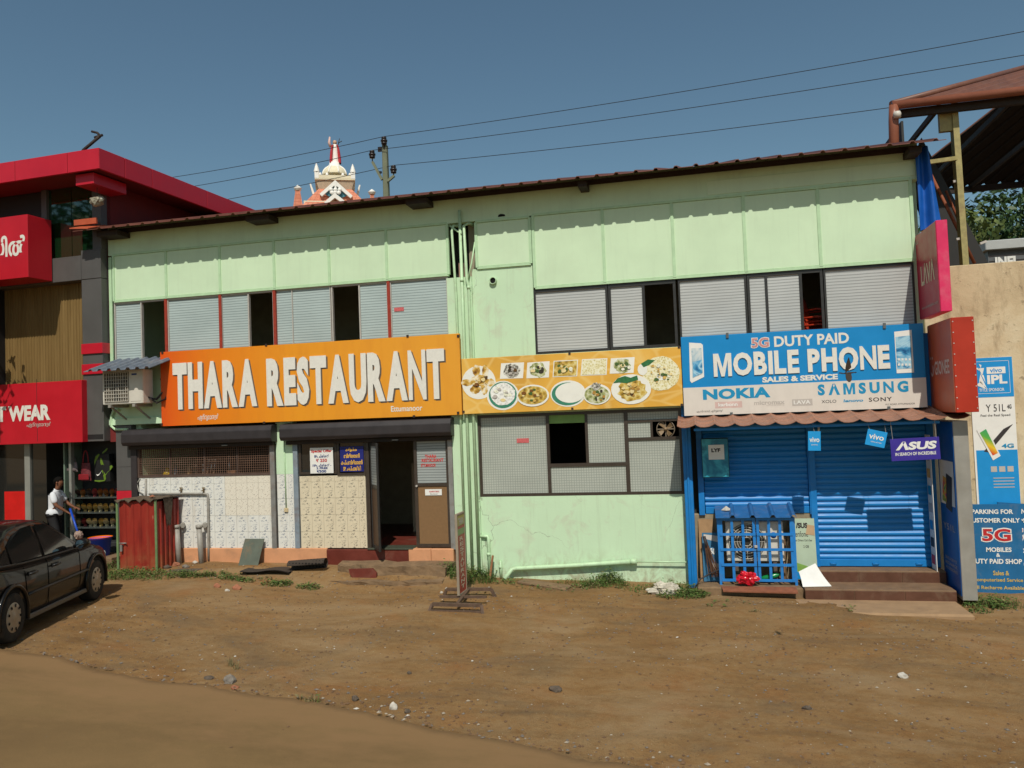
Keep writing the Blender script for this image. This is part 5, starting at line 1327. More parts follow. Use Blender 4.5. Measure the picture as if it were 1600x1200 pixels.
strip([(-.17, .30), (-.165, .42), (-.13, .52), (-.06, .58)], .035); strip([(-.02, .50), (-.0, .40), (.03, .32), (.06, .26)], .035); strip([(.06, .12), (.10, .22), (.18, .28), (.24, .32)], .05); strip([(.0, .24), (.05, .16), (.07, .06), (.06, .02)], .03); strip([(-.2, .02), (-.08, .01), (.06, .02)], .02); strip([(.02, .60), (.10, .66), (.14, .70)], .02)
mb = MB(); sw = [(-.13, .16), (-.10, .12), (-.06, .135), (.02, .235), (-.05, .165), (-.09, .150)]; mb.poly([(q.x + a, .135, q.z + b) for a, b in sw][::-1]); obj('swoosh_emblem', mb, M_WPR, bp)

# red corrugated shed ---------------------------------------------------------------
YF = -.78; YB = -.12
r_ = R(187, 246, 783, 883, YF); xa_, xb2 = r_[0], r_[1]; za_, zb2 = .17, r_[3]
sh = thing('metal_shed', 'small red corrugated metal shed with green frame beside the tiled wall', 'shed', ((xa_ + xb2) / 2, (YF + YB) / 2, za_))
t_ = NT('rusty_red_sheet'); x_, y_, z_ = t_.xyz(t_.pos())
k_ = t_.ramp(t_.noise(t_.pos((3, 3, .7)), 2.4, 5), [(.3, c(122, 34, 26)), (.55, c(146, 44, 32)), (.75, c(140, 66, 46))])
k_ = t_.mix(t_.math('MULTIPLY', t_.rng(z_, .15, .75, .85, 0), t_.rng(t_.noise(t_.pos(), 5, 5), .35, .65)), k_, c(150, 98, 62))
k_ = t_.mix(t_.rng(t_.noise(t_.pos((10, 10, 2)), 3, 3), .72, .75, 0, .8), k_, c(206, 176, 140)); t_.out(k_, .5, 0, .35); M_SHED = t_.m
def corr(n, a, b, z0, z1, nrm, amp=.022):
    a, b, nrm = V(a), V(b), V(nrm); pr_ = []
    for i in range(n):
        for u, h in ((0, 0), (.55, 0), (.65, 1), (.9, 1)): pr_.append(a + (b - a) * ((i + u) / n) + nrm * h * amp)
    pr_.append(b); return [[(p.x, p.y, z0) for p in pr_], [(p.x, p.y, z1) for p in pr_]]
mb = MB(); mb.grid(corr(5, (xa_, YF, 0), (xb2, YF, 0), za_, zb2, (0, -1, 0))); dr_ = obj('front_door', mb, M_SHED, sh)
mb = MB(); mb.grid(corr(5, (xb2, YF, 0), (xb2, YB, 0), za_, zb2 - .02, (1, 0, 0))); obj('side_sheet', mb, M_SHED, sh)
mb = MB(); mb.box(xa_, xb2, YB, YB + .01, za_, zb2); mb.box(xa_, xa_ + .01, YF + .02, YB, za_, zb2); obj('back_sheets', mb, M_SHED, sh)
M_GRF = mat('green_angle_iron', c(104, 128, 84), .55, var=.15, scale=10)
for x in (xa_ - .02, xb2 - .005): mb = MB(); mb.box(x - .022, x + .022, YF - .045, YF - .024, za_ - .05, zb2 + .02); obj('corner_post', mb, M_GRF, sh)
mb = MB(); mb.tube([(xa_ + .02, YF - .05, za_ + .58), (xa_ + .19, YF - .05, za_ + .58)], .012, 6); mb.box(xa_ + .05, xa_ + .09, YF - .06, YF - .035, za_ + .42, za_ + .55); obj('latch', mb, M_STEEL, dr_)
mb = MB(); rows = []; rn = random.Random(4)
for j in range(9):
    y = YF - .07 + (YB - YF + .1) * j / 8; rows.append([(xa_ - .05 + (xb2 - xa_ + .12) * i / 12, y + rn.uniform(-.012, .012), zb2 + .035 + .022 * MN.noise(V((i * .7, j * .8, 1))) - (.05 if j == 0 else 0) * (i % 3 == 1)) for i in range(13)])
mb.cs = True; mb.grid(rows); mb.grid([[(x, y, z - .012) for x, y, z in r] for r in rows][::-1]); obj('tarpaulin_cover', mb, mat('old_tarpaulin', c(92, 78, 62), .9, var=.35, scale=12, bump=.6), sh)
mb = MB(); rows = []
for j in range(8):
    v = j / 7; rows.append([(xb2 + .045 + .02 * MN.noise(V((i, j * .6, 5))), YF + .12 + (.30 - .18 * v) * i / 5 + .10 * v, zb2 + .05 - v * .52 - .06 * (i % 2) * v) for i in range(6)])
mb.cs = True; mb.grid(rows); mb.grid([[(x + .01, y, z) for x, y, z in r] for r in rows][::-1]); obj('hanging_rag', mb, mat('rag_brown', c(84, 72, 60), .9, var=.4, scale=16), sh)
mb = MB(); q = P(238, 776, -.6); pebble(mb, (q.x, -.6, zb2 + .07), .075, .7, random.Random(3)); obj('stone', mb, M_BRICK, None, label='brown stone weighing down the cover on the red shed', cat='stone')

# bucket ---------------------------------------------------------------------------
q = P(157, 868, -.35); zbk = q.z
bk = thing('bucket', 'blue plastic tub with an orange inside by the shoe shop', 'bucket', (q.x, -.35, zbk))
zt2 = P(157, 839, -.35).z - .02; h = zt2 - zbk
mb = MB(); mb.lathe([(.0, 0), (.17, 0), (.215, h), (.235, h + .005), (.235, h + .02)], (q.x, -.35, zbk), 28); obj('tub', mb, mat('tub_blue', c(18, 66, 200), .4, var=.06), bk)
mb = MB(); mb.lathe([(.235, h + .02), (.222, h + .022), (.20, h - .06), (.16, .02), (0, .02)], (q.x, -.35, zbk), 28); obj('inside', mb, mat('tub_orange', c(222, 104, 4), .9, var=.06, spec=.05), bk)
rough = None
slabz = MB(); slabz.box(P(120, 870, -.4).x - 2.5, P(185, 870, -.4).x, -.6, .06, -.2, zbk - .003); obj('shop_step', slabz, M_CONC, None, label='low dusty concrete step before the shoe shop', cat='step', bev=.01)
# ================================================================ right hand side
t_ = NT('old_plaster'); p_ = t_.pos()
k_ = t_.ramp(t_.noise(p_, .9, 6, .65, .5), [(.3, c(172, 150, 118)), (.5, c(200, 180, 146)), (.7, c(212, 198, 168))])
k_ = t_.mix(t_.rng(t_.noise(t_.pos((2.5, 2.5, .8)), 1.6, 7, .7), .50, .68, 0, .75), k_, c(140, 120, 94))
k_ = t_.mix(t_.rng(t_.noise(p_, 7, 6, .7), .60, .68, 0, .6), k_, c(104, 88, 70))
t_.out(k_, .9, 0, .2); t_.bump(t_.noise(p_, 14, 6, .7), .35, .02); M_PLAS = t_.m
ZB = P(1560, 410, .22).z
bw = thing('plaster_wall', 'weathered cream plaster wall at the right end of the row', 'wall', (8, .3, -.4))
mb = MB(); mb.box(XR + .02, 14, .22, .5, -.4, ZB); obj('wall_face', mb, M_PLAS, bw, bev=.012)
mb = MB(); mb.box(XR + .02, 14, .5, 6.5, ZB - .2, ZB - .02); obj('flat_roof', mb, M_CONC, bw)

# posters and painted boards on it
YP = .2
def rectpts(r): return [(r[0], r[2]), (r[1], r[2]), (r[1], r[3]), (r[0], r[3])]
cP = zp(1460, 540, 2.857)
ppo = thing('phone_poster', 'tall blue and white handset poster pasted on the plaster wall', 'poster', (P(1550, 780, YP).x, YP, P(1550, 786, YP).z))
xa_, xb_ = P(1520, 670, YP).x, P(1588, 670, YP).x
zt, z1, z2, z0 = P(1548, 558.5, YP).z, P(1550, 620.5, YP).z, P(1556, 703, YP).z, P(1560, 800, YP).z
mb = MB(); mb.box(xa_, xb_, YP, YP + .015, z0, zt); obj('sheet', mb, M_WPR, ppo)
fq = Frame((0, YP, 0)); M_VB = mat('poster_sky_blue', c(24, 140, 206), .45, var=.05)
patch(fq, [(xa_ + .003, z1), (xb_ - .003, z1), (xb_ - .003, zt - .003), (xa_ + .003, zt - .003)], .003, M_VB, ppo, 'blue_field'); patch(fq, [(xa_ + .03, z0 + .01), (xb_ - .003, z0 + .01), (xb_ - .003, z2), (xa_ + .03, z2)], .003, M_VB, ppo, 'blue_field')
W = xb_ - xa_
mb = MB()
for a, b, cc_, d in ((.12 * W, .92 * W, z1 + .06, z1 + .066), (.12 * W, .92 * W, zt - .066, zt - .06)): mb.box(xa_ + a, xa_ + b, YP - .006, YP - .004, cc_, d)
mb.box(xa_ + .912 * W, xa_ + .92 * W, YP - .006, YP - .004, z1 + .06, zt - .06); obj('border_line', mb, M_WPR, ppo)
mb = MB(); mb.box(xa_ + .40 * W, xa_ + .83 * W, YP - .006, YP - .004, zt - .27, zt - .16); obj('name_plate', mb, M_WPR, ppo)
text('vivo', fq, (xa_ + .47 * W, xa_ + .75 * W, zt - .25, zt - .18), M_VB, ppo, d=.008, bold=.02); text('IPL', fq, (xa_ + .40 * W, xa_ + .86 * W, zt - .44, zt - .29), M_WPR, ppo, d=.005, bold=.04); text('TITLE SPONSOR', fq, (xa_ + .2 * W, xa_ + .78 * W, zt - .56, zt - .51), M_WPR, ppo, d=.005, bold=.01)
bat = [(.15, .40), (.20, .43), (.27, .39), (.30, .33), (.27, .28), (.33, .22), (.30, .20), (.24, .27), (.22, .33), (.16, .31), (.10, .36), (.04, .365), (.05, .35), (.11, .33), (.16, .27), (.20, .22), (.20, .14), (.13, .10), (.25, .10), (.26, .18), (.25, .24)]
mb = MB()
for tri in (((.20, .47), (.26, .45), (.24, .40)), ((.18, .40), (.32, .40), (.27, .28)), ((.22, .32), (.30, .28), (.34, .15)), ((.22, .30), (.18, .18), (.36, .06)), ((.10, .12), (.34, .05), (.22, .18)), ((.02, .43), (.20, .40), (.20, .36))): mb.poly([(xa_ + (a + .04) * W * .95, YP - .006, zt - .57 + b * 1.0) for a, b in tri])
obj('player_emblem', mb, M_WPR, ppo)
text('Y 51L', fq, (xa_ + .33 * W, xa_ + .78 * W, z1 - .24, z1 - .12), M_INK, ppo, d=.004); text('4G', fq, (xa_ + .82 * W, xa_ + .92 * W, z1 - .2, z1 - .13), M_INK, ppo, d=.004, bold=.03); text('Feel the Real Speed', fq, (xa_ + .2 * W, xa_ + .88 * W, z1 - .33, z1 - .28), M_INK, ppo, d=.004)
patch(fq, [(xa_ + .22 * W, z2 - .02), (xa_ + .34 * W, z2 - .04), (xa_ + .93 * W, z2 + .42), (xa_ + .70 * W, z2 + .34)][::1], .006, M_INK, ppo, 'phone_picture')
h1 = patch(fq, [(xa_ + .42 * W, z2 - .17), (xa_ + .60 * W, z2 - .10), (xa_ + .30 * W, z2 + .42), (xa_ + .08 * W, z2 + .34)], .009, M_WPR, ppo, 'phone_picture')
t_ = NT('rainbow_print'); x_, y_, z_ = t_.xyz(t_.pos()); s_ = t_.math('ADD', t_.math('MULTIPLY', x_, .6), z_)
k_ = t_.ramp(t_.rng(s_, .6 * xa_ + z2 - .05, .6 * xa_ + z2 + .52), [(0, c(40, 110, 190)), (.25, c(210, 60, 40)), (.45, c(228, 190, 50)), (.65, c(90, 170, 70)), (1, c(40, 150, 110))]); t_.out(k_, .4, 0, .3)
patch(fq, [(xa_ + .42 * W, z2 - .09), (xa_ + .54 * W, z2 - .05), (xa_ + .30 * W, z2 + .35), (xa_ + .15 * W, z2 + .29)], .012, t_.m, h1, 'phone_screen')
text('4G', fq, (xa_ + .64 * W, xa_ + .92 * W, z2 + .03, z2 + .10), M_TEAL, ppo, d=.006, bold=.03)
for i in range(3): patch(fq, [(xa_ + (.36 + .19 * i) * W, z2 - .36), (xa_ + (.50 + .19 * i) * W, z2 - .36), (xa_ + (.50 + .19 * i) * W, z2 - .27), (xa_ + (.36 + .19 * i) * W, z2 - .27)], .006, M_FAINT, ppo, 'icon_print')
for i in range(4): patch(fq, [(xa_ + .4 * W, z2 - .47 - .05 * i), (xa_ + .88 * W, z2 - .47 - .05 * i), (xa_ + .88 * W, z2 - .455 - .05 * i), (xa_ + .4 * W, z2 - .455 - .05 * i)], .006, M_FAINT, ppo, 'text_line_print')
# parking boards
M_PKB = mat('painted_board_blue', c(24, 98, 146), .6, var=.1, scale=4, streak=.15, dirt=(.25, .22, .16, 1), dirtamt=.35)
M_YPNT = mat('painted_yellow', c(196, 168, 92), .6, var=.12, scale=20)
def parking(label, px0, px1, yt, yb, Y, rot, m):
    r = R(px0, px1, yt, yb, Y); cx = (r[0] + r[1]) / 2
    t = thing('parking_board', label, 'board', (cx, Y, r[2]))
    ux = V((cos(rot), 0, sin(rot))); uy = V((-sin(rot), 0, cos(rot))); w, h = r[1] - r[0], r[3] - r[2]
    f = Frame((cx, Y, r[2]), ux, uy)
    mb = MB(); mb.extr([f.p(-w / 2, 0), f.p(w / 2, 0), f.p(w / 2, h), f.p(-w / 2, h)], (0, .025, 0)); obj('board', mb, m, t)
    def tx(s, a, b, z0, z1, mm, bo=.03): text(s, f, (-w / 2 + a * w, -w / 2 + b * w, h * z0, h * z1), mm, t, d=.004, bold=bo)
    tx('PARKING FOR', .14, .86, .895, .945, M_WPR); tx('CUSTOMER ONLY', .06, .97, .80, .85, M_WPR)
    tx('5G', .28, .82, .585, .745, M_WPR, .07); text('5G', f, (-w / 2 + .30 * w, -w / 2 + .80 * w, h * .597, h * .733), M_REDL, t, d=.007, bold=.03)
    tx('MOBILES', .36, .80, .48, .53, M_WPR); tx('&', .53, .60, .425, .465, M_WPR); tx('DUTY PAID SHOP', .08, .97, .35, .405, M_WPR)
    tx('Sales &', .46, .74, .225, .275, M_YPNT, .025); tx('Computerised Service', .10, .97, .145, .195, M_YPNT, .02); tx('All Recharge Available', .10, .985, .06, .11, M_YPNT, .02)
    return t
parking('blue painted parking board standing behind at an angle', 1549, 1634, 787, 935, .12, radians(-5), M_PKB)
parking('front blue painted parking board leaning on the plaster wall', 1508, 1598, 788, 931, .02, radians(-.5), M_PKB)

# neighbouring open shed with hipped sheet roof ---------------------------------------
zE = 8.30; xE = P(1394, 170, 1.0).x; yE0, yE1 = 1.0, 7.6; yR = 5.4
hz_ = P(1600, 116, 3.6).z; zRd = zE + (hz_ - zE) * (yR - yE0) / (3.6 - yE0); xRd = xE + 4.4
os_ = thing('open_shed', 'neighbouring open shed with brown hipped sheet roof and orange gutter', 'shed', (7.5, 3, 0))
M_RUST = mat('brown_roof_sheet', c(116, 76, 60), .5, var=.15, scale=3, dirt=(.14, .08, .06, 1)); M_GUT = mat('orange_gutter', c(140, 84, 62), .4, var=.1, streak=.15)
def rslope(a, b, d, e, n, nrm):                # ribbed roof plane a-b eave, e-d ridge
    a, b, d, e = map(V, (a, b, d, e)); mb = MB()
    lo, hi = [], []
    for i in range(n):
        for u, h in ((0, 0), (.72, 0), (.80, 1), (.92, 1)):
            s = (i + u) / n; lo.append(a.lerp(b, s) + V((0, 0, .05 * h))); hi.append(e.lerp(d, s) + V((0, 0, .05 * h)))
    lo.append(b); hi.append(d); mb.grid([lo, hi]); mb.grid([[p - V((0, 0, .02)) for p in lo], lo]); mb.mat(1); mb.grid([[p - V((0, 0, .02)) for p in hi], [p - V((0, 0, .02)) for p in lo]]); return mb
obj('roof_slope', rslope((xE, yE0, zE), (16, yE0, zE), (16, yR, zRd), (xRd, yR, zRd), 30, 0), [M_RUST, M_DARKW], os_)  # second material paints the shade below the sheets into their underside
obj('roof_slope', rslope((16, yE1, zE), (4.9, yE1, zE), (xRd, yR, zRd), (16, yR, zRd), 30, 0), [M_RUST, M_DARKW], os_)
mb = MB(); mb.tube([(xE, yE0, zE + .03), (xRd, yR, zRd + .05)], .06, 8); obj('hip_cap', mb, M_RUST, os_)
mb = MB(); mb.tube([(xE - .02, yE0 - .06, zE - .02), (16, yE0 - .06, zE - .04)], .078, 12); obj('gutter', mb, M_GUT, os_)
mb = MB(); q = P(1394, 220, yE0); mb.tube([(xE + .02, yE0 - .06, zE - .02), (xE, yE0 - .05, zE - .3), (xE - .03, yE0 - .02, q.z - .8)], .085, 10); obj('downpipe', mb, M_GUT, os_)
mb = MB(); q = P(1401, 181, yE0 - .12); mb.lathe([(.0, -.05), (.06, -.05), (.07, .02), (.055, .06), (0, .06)], (q.x, yE0 - .16, q.z), 12); obj('white_pipe_end', mb, mat('white_pvc', c(206, 200, 188), .4), os_)
M_YST = mat('yellow_rust_post', c(158, 146, 96), .6, var=.2, scale=9, dirt=(.22, .12, .06, 1), dirtamt=.6)
q0, q1 = P(1490, 190, 1.3), P(1507, 414, 1.3)
mb = MB(); mb.bar((q1.x, 1.3, ZB - .1), (q1.x - .03, 1.3, zE), .19, .10); po_ = obj('post', mb, M_YST, os_)
mb = MB(); a, b = P(1448, 254, 1.0), P(1497, 247, 1.25); mb.bar(a, b, .07, .07); obj('tie_bar', mb, M_YST, os_)
mb = MB(); a, b = P(1466, 182, 1.3), P(1490, 205, 1.3); mb.box(a.x, b.x, 1.24, 1.34, b.z, zE - .02); obj('bracket', mb, M_YST, os_)
for i in range(7): x = xE + .8 + i * 1.2; mb = MB(); mb.bar((x, yE0 + .1, zE - .08), (x, yE1 - .1, zE - .08), .06, .10); obj('tie_beam', mb, M_DARKW, os_)
for y in (yE1 - .15, yE0 + .12): mb = MB(); mb.box(xE + .1, 16, y - .05, y + .05, zE - .2, zE - .06); obj('wall_plate', mb, M_DARKW, os_)
# stair stringer and leaning sheets in the gap
st_ = thing('leaning_stair', 'dark steel stair flight and rusty rods in the gap below the open shed', 'stairs', (4.6, 2.2, ZB - .02))
a, b = P(1440, 215, 2.2), P(1560, 416, 2.2); w = .55
mb = MB(); mb.extr([(a.x, 2.2, a.z), (b.x, 2.2, ZB - .1), (b.x - 1.05, 2.2, ZB - .1), (a.x - .25, 2.2, a.z - .6)], (0, .08, 0)); obj('stringer', mb, mat('dark_metal', c(40, 38, 36), .6), st_)
mb = MB(); mb.extr([(a.x, 3.1, a.z), (b.x, 3.1, ZB - .1), (b.x - .4, 3.1, ZB - .1), (a.x - .25, 3.1, a.z - .3)], (0, .08, 0)); obj('stringer', mb, mat('dark_metal', c(40, 38, 36), .6), st_)
for i in range(9):
    u = (i + .5) / 9; q = V((a.x + (b.x - a.x) * u - .05, 2.28, a.z + (ZB - .1 - a.z) * u)); mb = MB(); mb.box(q.x - .14, q.x + .06, 2.28, 3.1, q.z - .02, q.z + .0); obj('tread', mb, mat('dark_metal', c(40, 38, 36), .6), st_)
mb = MB(); a, b = P(1452, 268, 1.6), P(1523, 412, 1.6); mb.tube([a, b], .03, 6); a, b = P(1478, 298, 1.7), P(1500, 350, 1.7); mb.tube([a, b], .022, 6); obj('rusty_rod', mb, mat('rod_rust', c(140, 76, 48), .7), st_)
mb = MB(); a, b = P(1512, 360, 1.9), P(1540, 378, 1.9)
for (u0, v0), (u1, v1) in (((1531, 381), (1541, 377)), ((1489, 284), (1495, 283)), ((1494, 374), (1500, 373))): a, b = P(u0, v0, 1.28), P(u1, v1, 1.28); mb.bar(a, b, .05, .04)
obj('white_clip', mb, M_FAINT, st_)
mb = MB(); mb.box(XR + .02, XR + .06, 1.0, 5, ZB, 8.0); obj('dark_screen', mb, mat('dark_metal', c(40, 38, 36), .6), st_)
# blue tarpaulin at the corner
tp_ = MB(); rows = []
for j in range(15):
    v = j / 14; y = 230 + 132 * v; xl = 1428 + 8 * v; xr = 1448 + 20 * v
    row = []
    for i in range(11):
        u = i / 10; yy = y - 14 * u * v; q = P(xl + (xr - xl) * u, yy, -.06); row.append((q.x, -.10 - .05 * sin(u * 9 + v * 2) - .10 * u * v, q.z))
    rows.append(row)
tp_.cs = True; tp_.grid(rows[::-1]); tp_.grid([[(x, y + .012, z) for x, y, z in r] for r in rows]); obj('blue_tarpaulin', tp_, mat('tarpaulin_blue', c(14, 84, 168), .5, var=.12, scale=5, bump=.2, bscale=12), None, label='blue tarpaulin hanging at the right corner of the green building', cat='tarpaulin')
# further building with letters and the trees beyond
YB2 = 12.0
r_ = R(1535, 1700, 372, 480, YB2); gy = thing('grey_building', 'grey clad building with white letters seen over the plaster wall', 'building', (r_[0] + 4, YB2 + 3, 0))
zt = P(1560, 376, YB2).z; zp_ = P(1560, 391, YB2).z; xl = P(1543, 390, YB2).x
mb = MB(); mb.box(xl, xl + 14, YB2, YB2 + 7, 0, zp_); obj('wall', mb, mat('grey_clad', c(98, 100, 102), .5, var=.06), gy)
mb = MB(); mb.box(xl - .1, xl + 14.1, YB2 - .15, YB2 + 7, zp_ + .002, zt); obj('parapet', mb, mat('parapet_white', c(176, 178, 176), .6, var=.05), gy, bev=.02)
for i, y in enumerate((399, 407)): z = P(1570, y, YB2).z; mb = MB(); mb.box(xl + .02, xl + 14, YB2 - .012, YB2 - .002, z - .012, z + .012); obj('panel_joint', mb, M_INK, gy)
b = R(1554, 1592, 401, 416, YB2); text('INEL', Frame((0, YB2, 0)), b, M_WPR, gy, d=.01, bold=.05, ext=.04, name='letter')
# ---------------------------------------------------------------- trees
M_BARK = mat('bark', (.11, .08, .055, 1), .9, var=.3, scale=8, bump=.6, bscale=20)
def leaf_mat(name, a, b, d):
    t = NT(name); k = t.ramp(t.noise(t.pos(), .9, 4, .6), [(.3, a), (.55, b), (.75, d)])
    k = t.mix(t.rng(t.noise(t.pos(), 9, 2), .4, .7, 0, .5), k, tuple(x * .55 for x in a) + (1,)); t.out(k, .55, 0, .4)
    t.b.inputs['Transmission Weight'].default_value = 0; return t.m
M_LF = [leaf_mat('leaves_dark', (.022, .050, .012), (.040, .085, .020), (.075, .120, .028)), leaf_mat('leaves_olive', (.05, .075, .014), (.10, .13, .026), (.19, .19, .045))]
def make_tree(rn, h, r, leaves, ls, mleaf, droop=.2):
    """trunk-limb mesh and crown mesh about the origin"""
    tr = MB(); cr = MB(); tips = []
    def limb(p, d, l, rad, lev):
        pts = [p]; rr = [rad]; q = p
        for i in range(4):
            d = (d + V((rn.uniform(-.2, .2), rn.uniform(-.2, .2), rn.uniform(-.05, .12)))).normalized(); q = q + d * l / 4; pts.append(q); rr.append(rad * (1 - .14 * (i + 1)))
        tr.tube(pts, rad, 7, True, rr)
        if lev == 0: tips.append(q); return
        for k in range(rn.choice((3, 4))):
            a = rn.uniform(0, 6.28); nd = (d * .7 + V((cos(a), sin(a), rn.uniform(-.1, .7))) * .85).normalized(); limb(pts[rn.choice((2, 3, 4))], nd, l * rn.uniform(.55, .8), rad * .5, lev - 1)
        tips.append(q)
    limb(V((0, 0, -.3)), V((.04, 0, 1)), h * .48, h * .025, 3)
    tips = [p for p in tips if p.z > h * .3]
    cl = [(p, r * rn.uniform(.13, .26)) for p in tips]
    for i in range(26):
        a, u = rn.uniform(0, 6.28), rn.uniform(-.5, 1); k = rn.uniform(.55, 1.0) * math.sqrt(1 - (u * .8) ** 2); cl.append((V((r * k * cos(a), r * k * sin(a), h * .68 + u * h * .30)), r * rn.uniform(.18, .32)))
    wt = [c_[1] ** 2 for c_ in cl]
    for p, rad in rn.choices(cl, wt, k=leaves):
        v = V((rn.gauss(0, 1), rn.gauss(0, 1), rn.gauss(0, .8))).normalized() * rad * rn.random() ** .35; q = p + v
        n = (v.normalized() + V((rn.uniform(-.8, .8), rn.uniform(-.8, .8), rn.uniform(-.3, .9)))).normalized(); u = n.cross(V((rn.uniform(-1, 1), rn.uniform(-1, 1), rn.uniform(-1, 1)))).normalized(); w = n.cross(u)
        s = ls * rn.uniform(.6, 1.4); cr.poly([q - u * s, q + w * s * .45, q + u * s, q - w * s * .45])
    return mesh_of(tr, 'trunk', M_BARK), mesh_of(cr, 'crown', mleaf)
TA = make_tree(random.Random(11), 12, 5.0, 15000, .16, M_LF[0]); TB = make_tree(random.Random(12), 10, 4.4, 13000, .15, M_LF[1])
def tree(T, x, y, s, rz, label, group=None):
    t = thing('tree', label, 'tree', (x, y, 0), rz, group); t.scale = (s, s, s)
    inst('trunk', T[0], t); inst('crown', T[1], t); return t
g = 'trees behind the plaster wall'
q = P(1525, 360, 27); tree(TB, q.x, 27, 1.12, .3, 'yellowish green tree nearest the yellow post behind the plaster wall', g)
q = P(1615, 330, 31); tree(TA, q.x, 31, 1.22, 1.2, 'dark green tree at the right edge behind the plaster wall', g)
q = P(1560, 340, 40); tree(TA, q.x, 40, 1.15, 2.6, 'dark green tree filling the gap between the two nearer trees', g)
# roadside trees out of the frame: one throws its shadow on the red sign, one shows in the tinted glass
tree(TB, -18.6, -3.4, .78, .8, 'roadside tree whose shadow falls on the red shoe shop sign')
tree(TA, -33, -25, 1.5, .2, 'large tree across the road reflected in the tinted window')
# ================================================================ behind the roof: church tower, pole, wires
cC = zp(440, 200, 8.889)
D0 = 72.0
_q = ray(*cC(745, 800)); _h = V((_q.x, _q.y, 0)).normalized()
ch = thing('church_tower', 'white domed church tower with salmon tiled roofs behind the restaurant', 'church', (CAM.x + _h.x * D0, CAM.y + _h.y * D0, 0), atan2(-_h.x, _h.y))
def cz(y, d=0.0):                              # height of a row of the enlarged view, d behind the tower axis
    r = ray(*cC(745, y)); return CAM.z + r.z / hypot(r.x, r.y) * (D0 + d)
u = (D0 / hypot(ray(523, 270).x, ray(523, 270).y)) * 10 / 8.889
def cx(v, d=0.0): return (v - 745) / 10 * u * (1 + d / D0)
M_CRM = mat('church_cream', c(226, 214, 184), .7, var=.06, scale=.6, streak=.1); M_CWH = mat('church_white', c(236, 232, 224), .6, var=.04); M_TEALG = mat('church_glass', c(70, 124, 138), .3, var=.15, scale=1.5)
t_ = NT('salmon_roof_tiles'); x_, y_, z_ = t_.xyz(t_.pos()); f_ = t_.math('LESS_THAN', t_.math('FRACT', t_.math('DIVIDE', z_, .3)), .2); g_ = t_.math('LESS_THAN', t_.math('FRACT', t_.math('DIVIDE', x_, .34)), .15)
k_ = t_.ramp(t_.noise(t_.pos(), 1.5, 4), [(.3, c(196, 120, 94)), (.7, c(220, 146, 116))]); k_ = t_.mix(t_.math('MULTIPLY', t_.math('MAXIMUM', f_, g_), .45), k_, c(150, 84, 64)); t_.out(k_, .7, 0, .2); M_SALM = t_.m
xc0 = 0.0; yc = 0.0; hw = (cx(950) - cx(550)) / 2; sw = (cx(1030) - cx(470)) / 2 * .96
_obj = obj
def obj(name, mb, m, parent=None, **k):
    if parent is not None and k.get('local') is None and WM[parent] == WM[ch]: k['local'] = True
    return _obj(name, mb, m, parent, **k)
mb = MB(); mb.box(cx(330), cx(1160), -2.5, 8, 0, cz(1120)); obj('tower_body', mb, M_CRM, ch)
# pyramid roof
ht = hw * 1.02; hb = hw * 2.2; zt, zb0_ = cz(832, -ht), cz(1085, -hb)
mb = MB(); mb.hexa([(xc0 - hb, yc - hb, zb0_), (xc0 + hb, yc - hb, zb0_), (xc0 + hb, yc + hb, zb0_), (xc0 - hb, yc + hb, zb0_), (xc0 - ht, yc - ht, zt), (xc0 + ht, yc - ht, zt), (xc0 + ht, yc + ht, zt), (xc0 - ht, yc + ht, zt)]); obj('roof', mb, M_SALM, ch)
mb = MB(); mb.box(xc0 - hw, xc0 + hw, yc - hw, yc + hw, zt - .1, cz(735, -hw)); obj('lantern', mb, M_CRM, ch)
zs0, zs1, zs2 = cz(722, -sw), cz(700, -sw), cz(655, -sw)
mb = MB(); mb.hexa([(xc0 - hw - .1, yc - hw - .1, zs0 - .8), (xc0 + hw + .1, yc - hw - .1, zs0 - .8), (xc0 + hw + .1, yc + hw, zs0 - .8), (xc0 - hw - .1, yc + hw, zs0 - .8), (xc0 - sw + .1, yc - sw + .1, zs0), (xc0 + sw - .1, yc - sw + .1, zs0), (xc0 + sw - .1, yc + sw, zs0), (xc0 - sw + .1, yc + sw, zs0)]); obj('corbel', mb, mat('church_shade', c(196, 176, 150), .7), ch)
mb = MB(); mb.box(xc0 - sw, xc0 + sw, yc - sw, yc + sw, zs0 + .002, zs1); obj('balcony_slab', mb, M_CRM, ch, bev=.03)
for a, b, cc_, d in ((xc0 - sw, xc0 + sw, yc - sw, yc - sw + .15), (xc0 - sw, xc0 - sw + .15, yc - sw + .16, yc + sw), (xc0 + sw - .15, xc0 + sw, yc - sw + .16, yc + sw)):
    mb = MB(); mb.box(a, b, cc_, d, zs1 + .002, zs2); obj('parapet', mb, M_CRM, ch)
for x in (cx(550), cx(640), cx(850), cx(945)): mb = MB(); mb.lathe([(.0, .26), (.11, .18), (.13, 0)], (x, yc - sw + .1, zs2), 8); obj('parapet_ball', mb, M_CWH, ch)
for sx_ in (-1, 1):
    x = xc0 + sx_ * (sw - .18); mb = MB(); mb.box(x - .18, x + .18, yc - sw - .02, yc - sw + .34, zs1, zs2 + .3); mb.lathe([(.26, 0), (.2, .25), (.1, .6), (.0, .8)], (x, yc - sw + .16, zs2 + .3), 8); pin = obj('pinnacle', mb, M_CWH, ch)
    mb = MB(); mb.tube([(x, yc - sw + .16, zs2 + 1.0), (x, yc - sw + .16, cz(520, -sw))], .04, 6); mb.lathe([(0, -.12), (.11, 0), (0, .12)], (x, yc - sw + .16, cz(515, -sw)), 8); obj('finial_rod', mb, M_INK, pin)
rd = (cx(915) - cx(575)) / 2; zd0 = cz(665); hd = cz(530) - zd0
